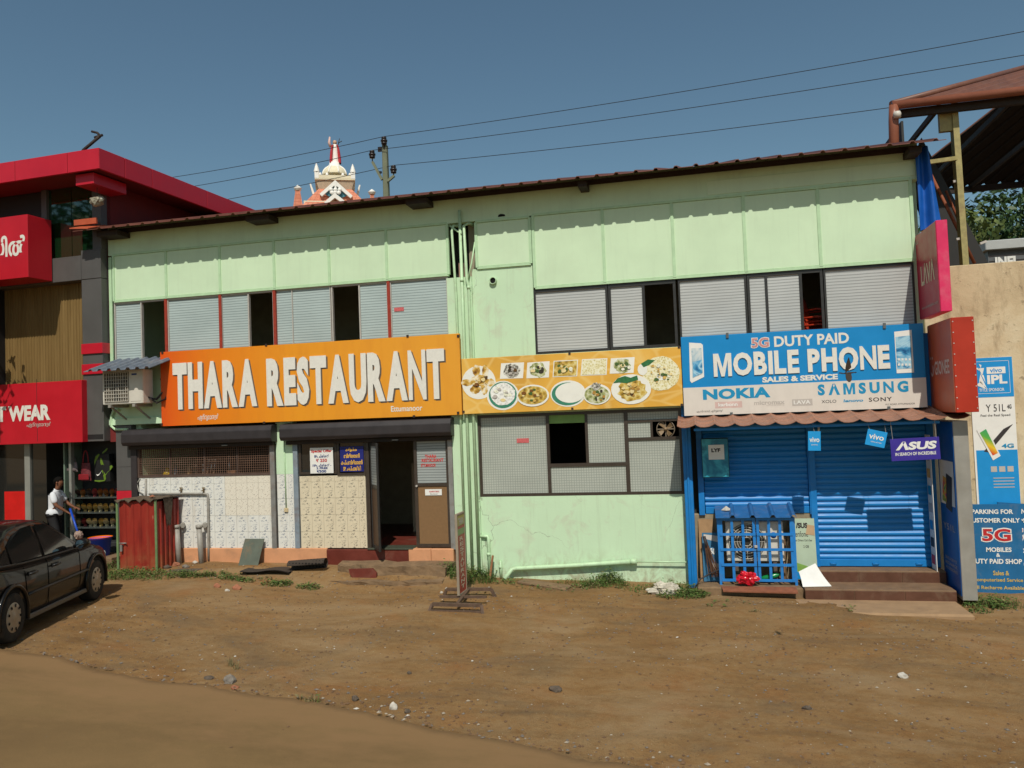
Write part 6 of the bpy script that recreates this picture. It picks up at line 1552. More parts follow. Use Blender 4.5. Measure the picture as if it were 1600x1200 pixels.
mb = MB(); mb.lathe([(rd * cos(a), hd * sin(a)) for a in [pi / 2 * i / 12 * .93 for i in range(13)]], (xc0, yc, zd0), 32); dm = obj('dome', mb, M_CRM, ch)
for k in range(8):
    a = k * pi / 4 + .3; mb = MB(); mb.tube([(xc0 + cos(a) * rd * 1.01 * cos(q), yc + sin(a) * rd * 1.01 * cos(q), zd0 + hd * 1.01 * sin(q)) for q in [pi / 2 * i / 10 * .9 for i in range(11)]], .07, 6); obj('rib', mb, M_CWH, dm)
mb = MB(); mb.lathe([(.62, -.25), (.6, .0), (.48, .05), (.45, .3), (0, .31)], (xc0, yc, cz(530)), 20); obj('statue_plinth', mb, M_CWH, ch)
# robed statue
zs_, ze_ = cz(512), cz(175); hs = ze_ - zs_; sx0 = cx(757)
stt = MB(); stt.cs = True; rows = []
for v, rx, ry in ((0, .48, .42), (.06, .46, .4), (.3, .40, .34), (.55, .36, .3), (.7, .40, .3), (.78, .40, .28), (.82, .26, .22), (.85, .13, .13)):
    rows.append([(sx0 + rx * cos(a) * hs / 3.2, yc + ry * sin(a) * hs / 3.2, zs_ + v * hs) for a in [2 * pi * i / 20 for i in range(21)]])
stt.grid(rows); sta = obj('statue', stt, M_CWH, ch)
mb = MB(); mb.lathe([(0, -.22), (.14, -.15), (.18, 0), (.15, .14), (0, .22)], (sx0, yc, zs_ + hs * .92), 14); obj('head', mb, mat('statue_face', c(196, 158, 132), .6), sta)
mb = MB(); mb.tube([(sx0 - .36, yc - .1, zs_ + hs * .72), (sx0 - .5, yc - .15, zs_ + hs * .88), (sx0 - .42, yc - .15, zs_ + hs * 1.12)], .1, 8, True, [.14, .12, .07]); obj('raised_arm', mb, mat('statue_robe_pink', c(212, 176, 166), .6), sta)
mb = MB(); mb.tube([(sx0 + .25, yc - .2, zs_ + hs * .75), (sx0 + .42, yc - .25, zs_ + hs * 1.05)], .035, 6); mb.tube([(sx0 + .28, yc - .25, zs_ + hs * .86), (sx0 + .62, yc - .25, zs_ + hs * .95)], .035, 6); obj('held_cross', mb, M_INK, sta)
for s_ in (-1, 1):
    mb = MB(); mb.cs = True; rows = []
    for v, o, w_ in ((.05, .62, .22), (.25, .60, .22), (.5, .52, .2), (.68, .44, .16), (.78, .30, .14)): rows.append([(sx0 + s_ * (o + w_ * cos(a)) * hs / 3.6, yc - .05 + .32 * sin(a), zs_ + v * hs) for a in [2 * pi * i / 10 for i in range(11)]])
    mb.grid(rows); obj('cloak', mb, mat('statue_cloak', c(186, 44, 52), .6, var=.12), sta)
# front gable
yg = -hb * .95
def chev(ap, l, r, w, name, m, dy=0.0):
    mb = MB(); A, L, Rr = V((cx(ap[0], yg), 0, cz(ap[1], yg))), V((cx(l[0], yg), 0, cz(l[1], yg))), V((cx(r[0], yg), 0, cz(r[1], yg)))
    for e in (L, Rr):
        d = (e - A).normalized(); n = V((d.z, 0, -d.x)); n = n if n.z < 0 else -n
        mb.extr([(A.x, yg + dy, A.z), (e.x, yg + dy, e.z), (e.x + n.x * w, yg + dy, e.z + n.z * w), (A.x, yg + dy, A.z - w * 1.5)], (0, .35, 0))
    obj(name, mb, m, ch); return A, L, Rr
A, L, Rr = chev((745, 722), (530, 918), (978, 936), .27, 'gable_trim', M_CWH)
mb = MB(); mb.extr([(A.x, yg + .2, A.z - .3), (Rr.x - .3, yg + .2, Rr.z + .1), (cx(745), yg + .2, cz(985, yg)), (L.x + .3, yg + .2, L.z + .1)], (0, .1, 0)); obj('gable_glass', mb, M_TEALG, ch)
mb = MB(); mb.hexa([(L.x, yg + .36, L.z - 3), (Rr.x, yg + .36, Rr.z - 3), (Rr.x, yc, Rr.z - 3), (L.x, yc, L.z - 3), (L.x, yg + .36, L.z), (Rr.x, yg + .36, Rr.z), (Rr.x, yc, Rr.z), (L.x, yc, L.z)]); obj('gable_body', mb, M_SALM, ch)
chev((735, 918), (590, 1050), (885, 1040), .28, 'porch_trim', M_CWH, -.4)
mb = MB(); mb.box(cx(735), cx(760), yg - .02, yg + .18, cz(880, yg), cz(740, yg)); obj('gable_mullion', mb, M_CWH, ch)
for dx, dy in ((-58, 0), (58, 0), (-46, 40), (46, 40), (0, 0), (0, 35)):
    mb = MB(); mb.lathe([(0, .08), (.15, .06), (.18, 0)], (cx(745 + dx), yg - .1, cz(860 + dy, yg)), 10, 'y'); obj('flower_boss', mb, M_CWH, ch)
for x0, x1, yb, yt, ycp in ((188, 312, 1090, 885, 800), (1190, 1280, 1090, 915, 835)):
    xm = (cx(x0) + cx(x1)) / 2; w0 = (cx(x1) - cx(x0)) / 2; w1 = w0 * .48; ys = -hb * .5
    mb = MB(); mb.hexa([(xm - w0 * 1.35, ys - w0, cz(yb, ys) - 1), (xm + w0 * 1.35, ys - w0, cz(yb, ys) - 1), (xm + w0 * 1.35, ys + w0, cz(yb, ys) - 1), (xm - w0 * 1.35, ys + w0, cz(yb, ys) - 1), (xm - w1, ys - w1, cz(yt, ys)), (xm + w1, ys - w1, cz(yt, ys)), (xm + w1, ys + w1, cz(yt, ys)), (xm - w1, ys + w1, cz(yt, ys))]); sp1 = obj('corner_spire', mb, M_SALM, ch)
    hcp = cz(ycp, ys) - cz(yt, ys); mb = MB(); mb.lathe([(.18, 0), (.28, .02), (.28, hcp * .3), (.36, hcp * .42), (.2, hcp * .7), (0, hcp)], (xm, ys, cz(yt, ys)), 10); obj('spire_cap', mb, M_CWH, sp1)
for sx_ in (-1, 1):
    x = xc0 + sx_ * (hw * 1.62); mb = MB(); mb.extr([(x, yc - .4, cz(800)), (x + sx_ * .12, yc - .4, cz(800)), (x - sx_ * .10, yc - .4, cz(940)), (x - sx_ * .3, yc - .4, cz(940))], (0, 1, 0)); obj('side_gable_trim', mb, M_CWH, ch)

obj = _obj
# power pole -----------------------------------------------------------------------
YPo = 8.0
up_ = thing('power_pole', 'grey concrete power pole with three insulators behind the roof', 'pole', (P(603, 300, YPo).x, YPo, 0))
xpo = P(602.5, 260, YPo).x; zpt = P(601, 227, YPo).z
M_CPOLE = mat('pole_concrete', c(116, 120, 98), .85, var=.12, scale=4)
mb = MB(); mb.hexa([(xpo - .14, YPo - .12, -.2), (xpo + .14, YPo - .12, -.2), (xpo + .14, YPo + .12, -.2), (xpo - .14, YPo + .12, -.2), (xpo - .075, YPo - .08, zpt), (xpo + .075, YPo - .08, zpt), (xpo + .075, YPo + .08, zpt), (xpo - .075, YPo + .08, zpt)]); obj('shaft', mb, M_CPOLE, up_, bev=.02)
ins = [(600, 219.5), (581.5, 241), (614.8, 264.5)]
for a, b in (((597, 281), (582, 253)), ((606, 283), (616, 274.5))):
    mb = MB(); mb.bar(P(*a, YPo - .1), P(*b, YPo - .1), .07, .07); obj('cross_arm', mb, M_CPOLE, up_)
M_INS = mat('porcelain_brown', c(44, 36, 34), .25, var=.1)
itop = []
for px, py in ins:
    q = P(px, py, YPo - .1); mb = MB(); mb.lathe([(.016, -.24), (.016, -.13), (.08, -.12), (.09, -.07), (.045, -.06), (.10, -.04), (.105, .01), (.045, .03), (.08, .05), (.075, .10), (0, .12)], tuple(q), 12); obj('insulator', mb, M_INS, up_); itop.append(q + V((0, 0, .12)))
for py in (233, 237, 271): q = P(594.5, py - 1, YPo - .05); mb = MB(); mb.box(q.x - .06, q.x + .05, YPo - .12, YPo - .06, q.z - .03, q.z + .03); obj('clamp', mb, M_INS, up_)
M_WIRE = mat('wire_black', c(38, 38, 40), .5)
for i, (nm, l, r) in enumerate((('highest', (200, 287), (1660, 38)), ('middle', (200, 306.5), (1660, 76)), ('lowest', (200, 336), (1660, 130)))):
    a, m_, b = P(*l, 9.5), itop[i], P(*r, 6.0); pts = []
    for k in range(13): u_ = k / 12; pts.append(a.lerp(m_, u_) - V((0, 0, .10 * 4 * u_ * (1 - u_))))
    for k in range(1, 25): u_ = k / 24; pts.append(m_.lerp(b, u_) - V((0, 0, .12 * 4 * u_ * (1 - u_))))
    d = (pts[0] - pts[1]).normalized(); e = (pts[-1] - pts[-2]).normalized()
    mb = MB(); mb.tube([pts[0] + d * 14] + pts + [pts[-1] + e * 14], .0095, 5); obj('power_line', mb, M_WIRE, None, label='%s of the three black power lines crossing the sky' % nm, cat='power line', group='power lines')
# ================================================================ dark saloon car at the left
fwc, rwc = G(149, 937, .17), G(19, 1004, .17)
ax_ = V((fwc.x - rwc.x, fwc.y - rwc.y, 0)); WB = ax_.length; ax_.normalize()
rot_ = atan2(ax_.y, ax_.x); side = V((ax_.y, -ax_.x, 0))           # right hand side faces the camera
org = V((rwc.x, rwc.y, 0)) - side * .84
car = thing('parked_car', 'black saloon car parked at the left edge of the forecourt', 'car', (org.x, org.y, gbase(org.x, org.y) + .0), rot_)
car.scale = (WB / 2.65, 1, 1.05)
M_PAINT = NT('black_car_paint'); M_PAINT.out((.006, .0055, .0055, 1), .42, 0, .12); M_PAINT.b.inputs['Coat Weight'].default_value = .45; M_PAINT.b.inputs['Coat Roughness'].default_value = .04; M_PAINT = M_PAINT.m
M_CGL = glass_mat('car_glass', (.012, .014, .014, 1), .07); M_TYRE = mat('tyre_rubber', (.018, .017, .016, 1), .85, var=.3, scale=12, dirt=(.12, .08, .05, 1), dirtamt=.4); M_HUB = mat('hubcap_grey', c(166, 154, 138), .45, .3, var=.1, dirt=(.3, .2, .12, 1), dirtamt=.4); M_TRIMC = mat('car_trim', (.02, .02, .02, 1), .5)
def interp(tab, x):
    for (a, *va), (b, *vb) in zip(tab, tab[1:]):
        if a <= x <= b: t = (x - a) / (b - a); return [p + (q - p) * t for p, q in zip(va, vb)]
    return list(tab[0][1:]) if x < tab[0][0] else list(tab[-1][1:])
#        x     half w  z bottom z deck
BODY = [(-1.02, .60, .45, .74), (-.98, .70, .34, .90), (-.85, .78, .27, 1.00), (-.55, .83, .23, 1.02), (-.2, .85, .22, 1.0), (.4, .862, .21, .955), (1.2, .866, .20, .93), (2.0, .866, .20, .915), (2.35, .865, .21, .90), (2.75, .855, .22, .865), (3.1, .82, .24, .80), (3.35, .75, .27, .72), (3.47, .66, .32, .62), (3.52, .52, .42, .52)]
xs_ = [-1.02 + 4.54 * i / 46 for i in range(47)]
def sec(x):
    w, zb, zd = interp(BODY, x)
    return [(0, zb), (w * .86, zb), (w * .965, zb + .05), (w * .985, zb + .18), (w, zb + .34 * (zd - zb) + .06), (w * .998, zb + .62 * (zd - zb)), (w * .985, zd - .09), (w * .95, zd - .035), (w * .88, zd), (w * .62, zd + .03 + .02 * (x > 2.3)), (0, zd + .045 + .02 * (x > 2.3))]
mb = MB(); mb.cs = True
for s in (-1, 1):
    rows = [[(x, s * y, z) for y, z in sec(x)] for x in xs_]
    mb.grid(rows if s < 0 else rows[::-1])
mb.cs = False
for x in (-1.02, 3.52): pr_ = sec(x); mb.poly([(x, -y, z) for y, z in pr_] + [(x, y, z) for y, z in pr_[::-1]])
bd = obj('body', mb, M_PAINT, car, local=True)
# cabin
PROF = [(-.62, 1.01), (-.35, 1.16), (-.05, 1.31), (.22, 1.405), (.55, 1.45), (.9, 1.462), (1.2, 1.452), (1.45, 1.40), (1.75, 1.24), (2.05, 1.07), (2.32, .93)]
def ztop(x): return interp(PROF, x)[0]
def belt(x): return interp(BODY, x)[2] - .01
def yside(x, z): return .80 - .19 * max(0, (z - belt(x))) / .52
cxs = [-.62 + 2.94 * i / 30 for i in range(31)]
mb = MB(); mb.cs = True
for s in (-1, 1):
    rows = []
    for x in cxs:
        zt, zb = ztop(x), belt(x); zr = max(zb, zt - .045); yt = yside(x, zr)
        rows.append([(x, s * y, z) for y, z in ((yside(x, zb) + .03, zb - .03), (yside(x, zb), zb), (yside(x, (zb + zr) / 2) + .012, (zb + zr) / 2), (yt, zr), (yt - .06, zt - .008), (yt * .55, zt + .012), (0, zt + .018))])
    mb.grid(rows if s < 0 else rows[::-1])
obj('cabin', mb, M_PAINT, car, local=True)
def side_glass(pts, s, name='side_window'):
    mb = MB(); q = [(x, s * (yside(x, z) + .020), z) for x, z in pts]; mb.poly(q if s < 0 else q[::-1]); return obj(name, mb, M_CGL, car, local=True)
for s in (-1, 1):
    side_glass([(1.02, .965), (1.98, .955), (1.82, 1.10), (1.55, 1.26), (1.34, 1.365), (1.02, 1.40)], s)
    side_glass([(.10, .99), (.93, .968), (.93, 1.402), (.62, 1.392), (.36, 1.34), (.10, 1.22)], s)
    side_glass([(-.30, 1.01), (.04, .995), (.04, 1.19), (-.16, 1.10)], s, 'quarter_window')
    mb = MB(); mb.tube([(x, s * (yside(x, belt(x)) + .035), belt(x) + .012) for x in [-.4 + 2.5 * i / 10 for i in range(11)]], .012, 6); obj('belt_trim', mb, M_TRIMC, car, local=True)
    mb = MB(); mb.tube([(x, s * (interp(BODY, x)[0] + .004), .535) for x in [.38 + 1.95 * i / 8 for i in range(9)]], .022, 6); obj('rub_strip', mb, M_TRIMC, car, local=True)
    mb = MB(); mb.box(.42, 2.28, s * .80, s * .872, .195, .262); obj('sill_trim', mb, mat('sill_grey', c(92, 92, 90), .4, .3), car, local=True, bev=.012)
    for x0 in (.34, 1.0, 2.05):                # shut lines
        mb = MB(); pts = []
        for z in [.27 + .64 * i / 8 for i in range(9)]: pts.append((x0 + (.06 * (1 - (z - .27) / .64) if x0 == .34 else 0), s * (interp([(zz, yy) for yy, zz in sec(x0)[3:8]], z)[0] + .0035), z))
        mb.tube(pts, .0045, 4); obj('door_seam', mb, flat('seam_black', (.002, .002, .002, 1), .9), car, local=True)
    for x0 in (.52, 1.22):
        mb = MB(); mb.tube([(x0 - .10, s * .872, .80), (x0 - .08, s * .90, .805), (x0 + .08, s * .90, .805), (x0 + .10, s * .872, .80)], .016, 8); mb.box(x0 - .09, x0 + .09, s * .860, s * .868, .77, .83); obj('door_handle', mb, M_TRIMC, car, local=True)
    mb = MB(); n0 = len(mb.v); mb.lathe([(0, -.10), (.06, -.09), (.085, -.02), (.085, .06), (.07, .10), (0, .105)], (1.86, s * .985, 1.0), 14, 'x'); 
    for v in mb.v: v.z = 1.0 + (v.z - 1.0) * .85; v.y = s * .985 + (v.y - s * .985) * 1.25
    mb.tube([(1.90, s * .84, .95), (1.88, s * .93, .98)], .03, 6); mi = obj('wing_mirror', mb, M_PAINT, car, local=True)
    mb = MB(); mb.lathe([(0, -.101), (.062, -.099)], (1.86, s * .985, 1.0), 14, 'x'); obj('mirror_glass', mb, mat('mirror_silver', (.6, .66, .66, 1), .05, 1.0, var=.01), mi, local=True)
    mb = MB(); mb.lathe([(0, 0), (.16, .01), (.13, .04)], (3.30, s * .60, .64), 14, 'x')
    for v in mb.v: v.z = .64 + (v.z - .64) * .55
    obj('headlight', mb, mat('headlight_glass', c(190, 196, 198), .08, .2), car, local=True)
    mb = MB(); mb.box(-1.0, -.93, s * .45, s * .74, .70, .88); obj('tail_light', mb, mat('tail_red', c(120, 14, 12), .15), car, local=True)
# glazing front and rear
mb = MB(); mb.poly([(1.50, -.56, 1.395), (2.22, -.70, .995), (2.22, .70, .995), (1.50, .56, 1.395)]); obj('windscreen', mb, M_CGL, car, local=True)
mb = MB(); mb.poly([(.16, -.56, 1.40), (.16, .56, 1.40), (-.42, .62, 1.145), (-.42, -.62, 1.145)]); obj('rear_window', mb, M_CGL, car, local=True)
for x0 in (0, 2.65):
    for s in (-1, 1):
        yw = .845
        mb = MB(); mb.lathe([(0, yw + .012), (.362, yw + .012), (.372, yw + .006)], (x0, 0, .33), 30, 'y')
        if s > 0:
            for v in mb.v: v.y = -v.y
        for v in mb.v: v.z = max(v.z, .2)
        obj('wheel_arch', mb, flat('arch_black', (.003, .003, .003, 1), .95), car, local=True)
        pts = [(x0 + .39 * cos(a), s * (yw + .018 + .006 * sin(a)), .33 + .39 * sin(a)) for a in [-.28 + (pi + .56) * i / 20 for i in range(21)]]
        mb = MB(); mb.tube(pts, .028, 7); obj('arch_flare', mb, M_PAINT, car, local=True)
        prof = [(.19, .20), (.20, .205), (.225, .20), (.29, .205), (.312, .19), (.318, .15), (.318, .04), (.31, .0), (.2, 0)]
        mb = MB(); mb.lathe([(r, h) for r, h in prof], (x0, 0, .318), 32, 'y')
        for v in mb.v: v.y = (v.y - (.845 - .18) + .0) if s < 0 else -(v.y - (.845 - .18))
        wh = obj('wheel', mb, M_TYRE, car, local=True)
        mb = MB(); mb.lathe([(0, .215), (.05, .215), (.07, .205), (.13, .214), (.185, .205), (.205, .19)], (x0, 0, .318), 32, 'y', capb=False)
        for v in mb.v: v.y = (v.y - (.845 - .18)) if s < 0 else -(v.y - (.845 - .18))
        hb_ = obj('hubcap', mb, M_HUB, wh, local=True)
        mb = MB()
        for k in range(9):
            a = k * 2 * pi / 9; cc_ = V((x0 + .152 * cos(a), 0, .318 + .152 * sin(a))); d1 = V((cos(a), 0, sin(a))) * .022; d2 = V((-sin(a), 0, cos(a))) * .016; yy = s * (.845 - .18 + .2175)
            mb.poly([V((p.x, yy, p.z)) for p in (cc_ - d1 - d2, cc_ + d1 - d2, cc_ + d1 + d2, cc_ - d1 + d2)])
        obj('hubcap_slots', mb, flat('arch_black', (.003, .003, .003, 1), .95), wh, local=True)
# ================================================================ the man wiping the car
def skin_mesh(name, nodes, edges, root, m, sub=2, post=None):
    """nodes: {key: (x, y, z, rx, ry)}; grows one continuous surface round the joints"""
    keys = list(nodes); me = bpy.data.meshes.new(name); me.from_pydata([nodes[k][:3] for k in keys], [(keys.index(a), keys.index(b)) for a, b in edges], [])
    ob = bpy.data.objects.new(name, me); COL.objects.link(ob)
    md = ob.modifiers.new('s', 'SKIN'); md.use_smooth_shade = True; md.branch_smoothing = .6
    for i, k in enumerate(keys):
        sv = me.skin_vertices[0].data[i]; r = nodes[k][3:]; sv.radius = (r[0], r[1] if len(r) > 1 else r[0]); sv.use_root = (k == root)
    ss = ob.modifiers.new('d', 'SUBSURF'); ss.levels = sub; ss.render_levels = sub
    dg = bpy.context.evaluated_depsgraph_get(); dg.update()
    out = bpy.data.meshes.new_from_object(ob.evaluated_get(dg)); bpy.data.objects.remove(ob); out.name = name
    if post:
        for v in out.vertices: v.co = post(v.co)
    out.materials.clear(); out.materials.append(m)
    for p in out.polygons: p.use_smooth = True; p.material_index = 0
    return out
if not hasattr(bpy.types.Mesh, 'skin_vertices'): pass
M_SKIN = mat('skin_brown', c(118, 76, 54), .55, var=.08, scale=20, spec=.35); M_SHIRT = mat('white_shirt', c(214, 216, 220), .8, var=.06, scale=8, bump=.35, bscale=9); M_TROU = mat('black_trousers', c(26, 25, 27), .8, var=.15); M_HAIR = mat('black_hair', (.006, .005, .004, 1), .9, var=.2, scale=60, spec=.1)
zst = zbk - .003; q = P(86, 745, -.25); HM = q.z - zst; k_ = HM / 1.66
man = thing('person', 'man in a white half sleeved shirt and dark trousers wiping the car', 'person', (q.x - .03, -.25, zst), radians(20))
man.scale = (k_, k_, k_)
N = {'pel': (0, 0, .88, .15, .12), 'sp': (.005, 0, 1.06, .145, .105), 'ch': (.03, 0, 1.24, .165, .115), 'nb': (.06, 0, 1.385, .07, .065), 'nk': (.085, 0, 1.44, .052, .052), 'hd': (.115, 0, 1.53, .076, .088), 'ht': (.10, 0, 1.62, .055, .06)}
E_ = [('pel', 'sp'), ('sp', 'ch'), ('ch', 'nb'), ('nb', 'nk'), ('nk', 'hd'), ('hd', 'ht')]
for s, n, el, wr, pl in ((-1, 'R', (.13, -.24, 1.07), (.34, -.17, .90), (.42, -.15, .85)), (1, 'L', (.16, .22, 1.08), (.36, .10, .98), (.44, .07, .96))):
    N['sh' + n] = (.035, s * .175, 1.325, .062); N['el' + n] = (*el, .041); N['wr' + n] = (*wr, .027); N['pm' + n] = (*pl, .034, .024)
    E_ += [('ch', 'sh' + n), ('sh' + n, 'el' + n), ('el' + n, 'wr' + n), ('wr' + n, 'pm' + n)]
    N['hp' + n] = (.0, s * .09, .80, .088); N['kn' + n] = (.04 + .05 * (s < 0), s * .10, .45, .056); N['an' + n] = (-.01 + .05 * (s < 0), s * .11, .09, .038); N['toe' + n] = (.16 + .05 * (s < 0), s * .13, .04, .036)
    E_ += [('pel', 'hp' + n), ('hp' + n, 'kn' + n), ('kn' + n, 'an' + n), ('an' + n, 'toe' + n)]
    a, b = V(wr), V(pl); d = (b - a).normalized(); w = d.cross(V((0, 0, 1))).normalized()
    for i in range(4):                        # fingers curl round the handle
        o = b + w * (.024 - .016 * i) + d * .015; ln = (.030, .034, .032, .025)[i]
        f0 = 'f%s%d' % (n, i)
        N[f0 + 'a'] = (*(o + d * ln * .6), .0095); N[f0 + 'b'] = (*(o + d * ln * 1.3 + V((0, 0, -.018))), .0085); N[f0 + 'c'] = (*(o + d * ln * .9 + V((0, 0, -.042))), .0075)
        E_ += [('pm' + n, f0 + 'a'), (f0 + 'a', f0 + 'b'), (f0 + 'b', f0 + 'c')]
    N['t' + n + 'a'] = (*(a + d * .045 + w * .034 * 1), .010); N['t' + n + 'b'] = (*(a + d * .075 + w * .036 + V((0, 0, -.02))), .008); E_ += [('wr' + n, 't' + n + 'a'), ('t' + n + 'a', 't' + n + 'b')]
def face(v):                                    # brow, nose, mouth and chin pushed out of the head
    if v.z > 1.45 and v.x > .13:
        y = abs(v.y); nose = math.exp(-((v.z - 1.535) / .018) ** 2 - (y / .014) ** 2) * .024; chin = math.exp(-((v.z - 1.468) / .02) ** 2 - (y / .03) ** 2) * .014
        sock = math.exp(-((v.z - 1.56) / .014) ** 2 - ((y - .032) / .014) ** 2) * .010
        v = V((v.x + nose + chin - sock, v.y, v.z))
    return v
inst('body', skin_mesh('body', N, E_, 'pel', M_SKIN, 2, face), man)
S = {'a': (.0, 0, .80, .20, .185), 'b': (0, 0, .93, .19, .175), 'c': (.01, 0, 1.1, .18, .15), 'd': (.03, 0, 1.25, .19, .14), 'e': (.055, 0, 1.37, .10, .09), 'f': (.065, 0, 1.385, .080, .076)}
SE = [('a', 'b'), ('b', 'c'), ('c', 'd'), ('d', 'e'), ('e', 'f')]
for s, n, el in ((-1, 'R', (.12, -.235, 1.09)), (1, 'L', (.145, .215, 1.10))):
    S['s' + n] = (.035, s * .18, 1.325, .085); S['m' + n] = tuple((V((.035, s * .18, 1.325)) * .5 + V(el) * .5)) + (.078,); S['e' + n] = (*el, .072); SE += [('d', 's' + n), ('s' + n, 'm' + n), ('m' + n, 'e' + n)]
inst('shirt', skin_mesh('shirt', S, SE, 'c', M_SHIRT, 2), man)
T = {'p': (0, 0, .87, .125, .115)}; TE = []
for s, n in ((-1, 'R'), (1, 'L')): T['h' + n] = (0, s * .09, .80, .105); T['k' + n] = (.04 + .05 * (s < 0), s * .10, .45, .082); T['a' + n] = (-.01 + .05 * (s < 0), s * .11, .10, .076); TE += [('p', 'h' + n), ('h' + n, 'k' + n), ('k' + n, 'a' + n)]
inst('trousers', skin_mesh('trousers', T, TE, 'p', M_TROU, 2), man)
bm = bmesh.new(); bmesh.ops.create_icosphere(bm, subdivisions=4, radius=1); me = bpy.data.meshes.new('hair')
for v in list(bm.verts):
    if v.co.z < -.05 + .75 * max(0, v.co.x) - .5 * (v.co.x < -.4): bm.verts.remove(v)
for v in bm.verts: v.co = V((.095 + v.co.x * .104, v.co.y * .085, 1.555 + v.co.z * .105)) * 1.0 + V((0, 0, .004 * MN.noise(v.co * 9)))
bm.to_mesh(me); bm.free(); me.materials.append(M_HAIR); inst('hair', me, man)
for s in (-1, 1):
    mb = MB(); mb.lathe([(0, -.03), (.016, -.015), (.018, .01), (0, .03)], (.095, s * .088, 1.535), 8); obj('ear', mb, M_SKIN, man, local=True)
    mb = MB(); mb.lathe([(0, .006), (.009, 0), (0, -.006)], (.188, s * .032, 1.56), 8); obj('eye', mb, M_HAIR, man, local=True)
    mb = MB(); mb.tube([(.186, s * .048, 1.578), (.194, s * .030, 1.584), (.196, s * .016, 1.58)], .0045, 5); obj('eyebrow', mb, M_HAIR, man, local=True)
mb = MB(); mb.tube([(.196, -.022, 1.497), (.202, 0, 1.499), (.196, .022, 1.497)], .005, 5); obj('mouth', mb, mat('lips', c(84, 44, 38), .5), man, local=True)
# duster in his hand
hl = MX.Translation(V(man.location)) @ MX.Rotation(man.rotation_euler[2], 4, 'Z') @ MX.Scale(k_, 4)
h0 = hl @ V((.40, -.15, .90)); h1 = P(123, 836, -.42)
du = thing('car_duster', 'blue handled duster with a pale cloth head held by the man', 'duster', tuple(h0))
mb = MB(); mb.tube([h0 - (h1 - h0) * .15, h1], .022, 8); obj('handle', mb, mat('handle_blue', c(26, 74, 180), .4), du)
bm = bmesh.new(); bmesh.ops.create_icosphere(bm, subdivisions=3, radius=1); me = bpy.data.meshes.new('cloth_head')
for v in bm.verts: v.co = v.co * (.085 + .025 * MN.noise(v.co * 3)) + (h1 - h0)
bm.to_mesh(me); bm.free(); me.materials.append(mat('duster_cloth', c(150, 128, 116), .95, var=.3, scale=30)); inst('cloth_head', me, du)
# ================================================================ things in front of and on the building
M_ACW = mat('ac_white', c(206, 200, 188), .5, var=.06, scale=5, streak=.15, dirt=(.36, .3, .22, 1), dirtamt=.3)
M_ACD = mat('ac_dark', c(56, 52, 46), .6, var=.2)
def ac_unit(name, label, x0, x1, y0, y1, z0, z1, emblem=None):
    t = thing(name, label, 'air conditioner', ((x0 + x1) / 2, (y0 + y1) / 2, z0)); w, h = x1 - x0, z1 - z0
    mb = MB(); mb.box(x0, x1, y0, y1, z0, z1); obj('casing', mb, M_ACW, t, bev=.012, seg=2)
    cx_, cz_ = x0 + w * .36, (z0 + z1) / 2; r = min(h * .44, w * .31)
    mb = MB(); (mb.lathe([(0, .006), (r * 1.05, .006), (r * 1.05, .001)], (cx_, y0, cz_), 30, 'y') if emblem else mb.box(x0 + w * .05, x0 + w * .66, y0 - .006, y0 - .001, z0 + h * .07, z1 - h * .06)); fr_ = obj('fan_panel', mb, mat('ac_coil', c(96, 88, 76), .7, var=.3, scale=20), t)
    mb = MB()
    n = 11
    for i in range(n): x = x0 + w * (.06 + .59 * i / (n - 1)); mb.box(x - .004, x + .004, y0 - .022, y0 - .014, z0 + h * .08, z1 - h * .07)
    for i in range(9): z = z0 + h * (.09 + .83 * i / 8); mb.box(x0 + w * .06, x0 + w * .65, y0 - .03, y0 - .0225, z - .004, z + .004)
    if emblem:
        mb = MB()
        for k in range(6): rr = r * (.25 + .15 * k); mb.tube([(cx_ + rr * cos(q), y0 - .025, cz_ + rr * sin(q)) for q in [2 * pi * i / 28 for i in range(29)]], .005, 4, False)
        for k in range(8): q = k * pi / 4; mb.bar((cx_ + r * .2 * cos(q), y0 - .02, cz_ + r * .2 * sin(q)), (cx_ + r * cos(q), y0 - .02, cz_ + r * sin(q)), .008, .006)
    obj('grille', mb, M_ACW, fr_)
    mb = MB(); mb.lathe([(0, .012), (r * .2, .010), (r * .25, .008)], (cx_, y0, cz_), 14, 'y')
    for k in range(3):
        a = k * 2.094 + .4; d = V((cos(a), 0, sin(a))); nn = V((-sin(a), 0, cos(a))); b = V((cx_, y0 - .009, cz_)); mb.poly([b + d * r * .2, b + d * r * .9 + nn * r * .5, b + d * r * .95 - nn * r * .1, b + d * r * .3 - nn * r * .2])
    obj('fan_blades', mb, M_ACD, fr_)
    mb = MB(); mb.box(x0 + w * .70, x1 - w * .04, y0 - .006, y0 - .001, z0 + h * .07, z1 - h * .06); obj('service_panel', mb, M_ACW, t, bev=.002)
    if emblem: mb = MB(); mb.lathe([(0, .009), (w * .055, .009), (w * .055, .004)], (x0 + w * .83, y0, z0 + h * .66), 18, 'y'); obj('round_emblem', mb, emblem, t)
    else: mb = MB(); mb.box(x0 + w * .74, x0 + w * .86, y0 - .012, y0 - .006, z1 - h * .17, z1 - h * .12); obj('maker_badge', mb, M_BLI, t)
    return t
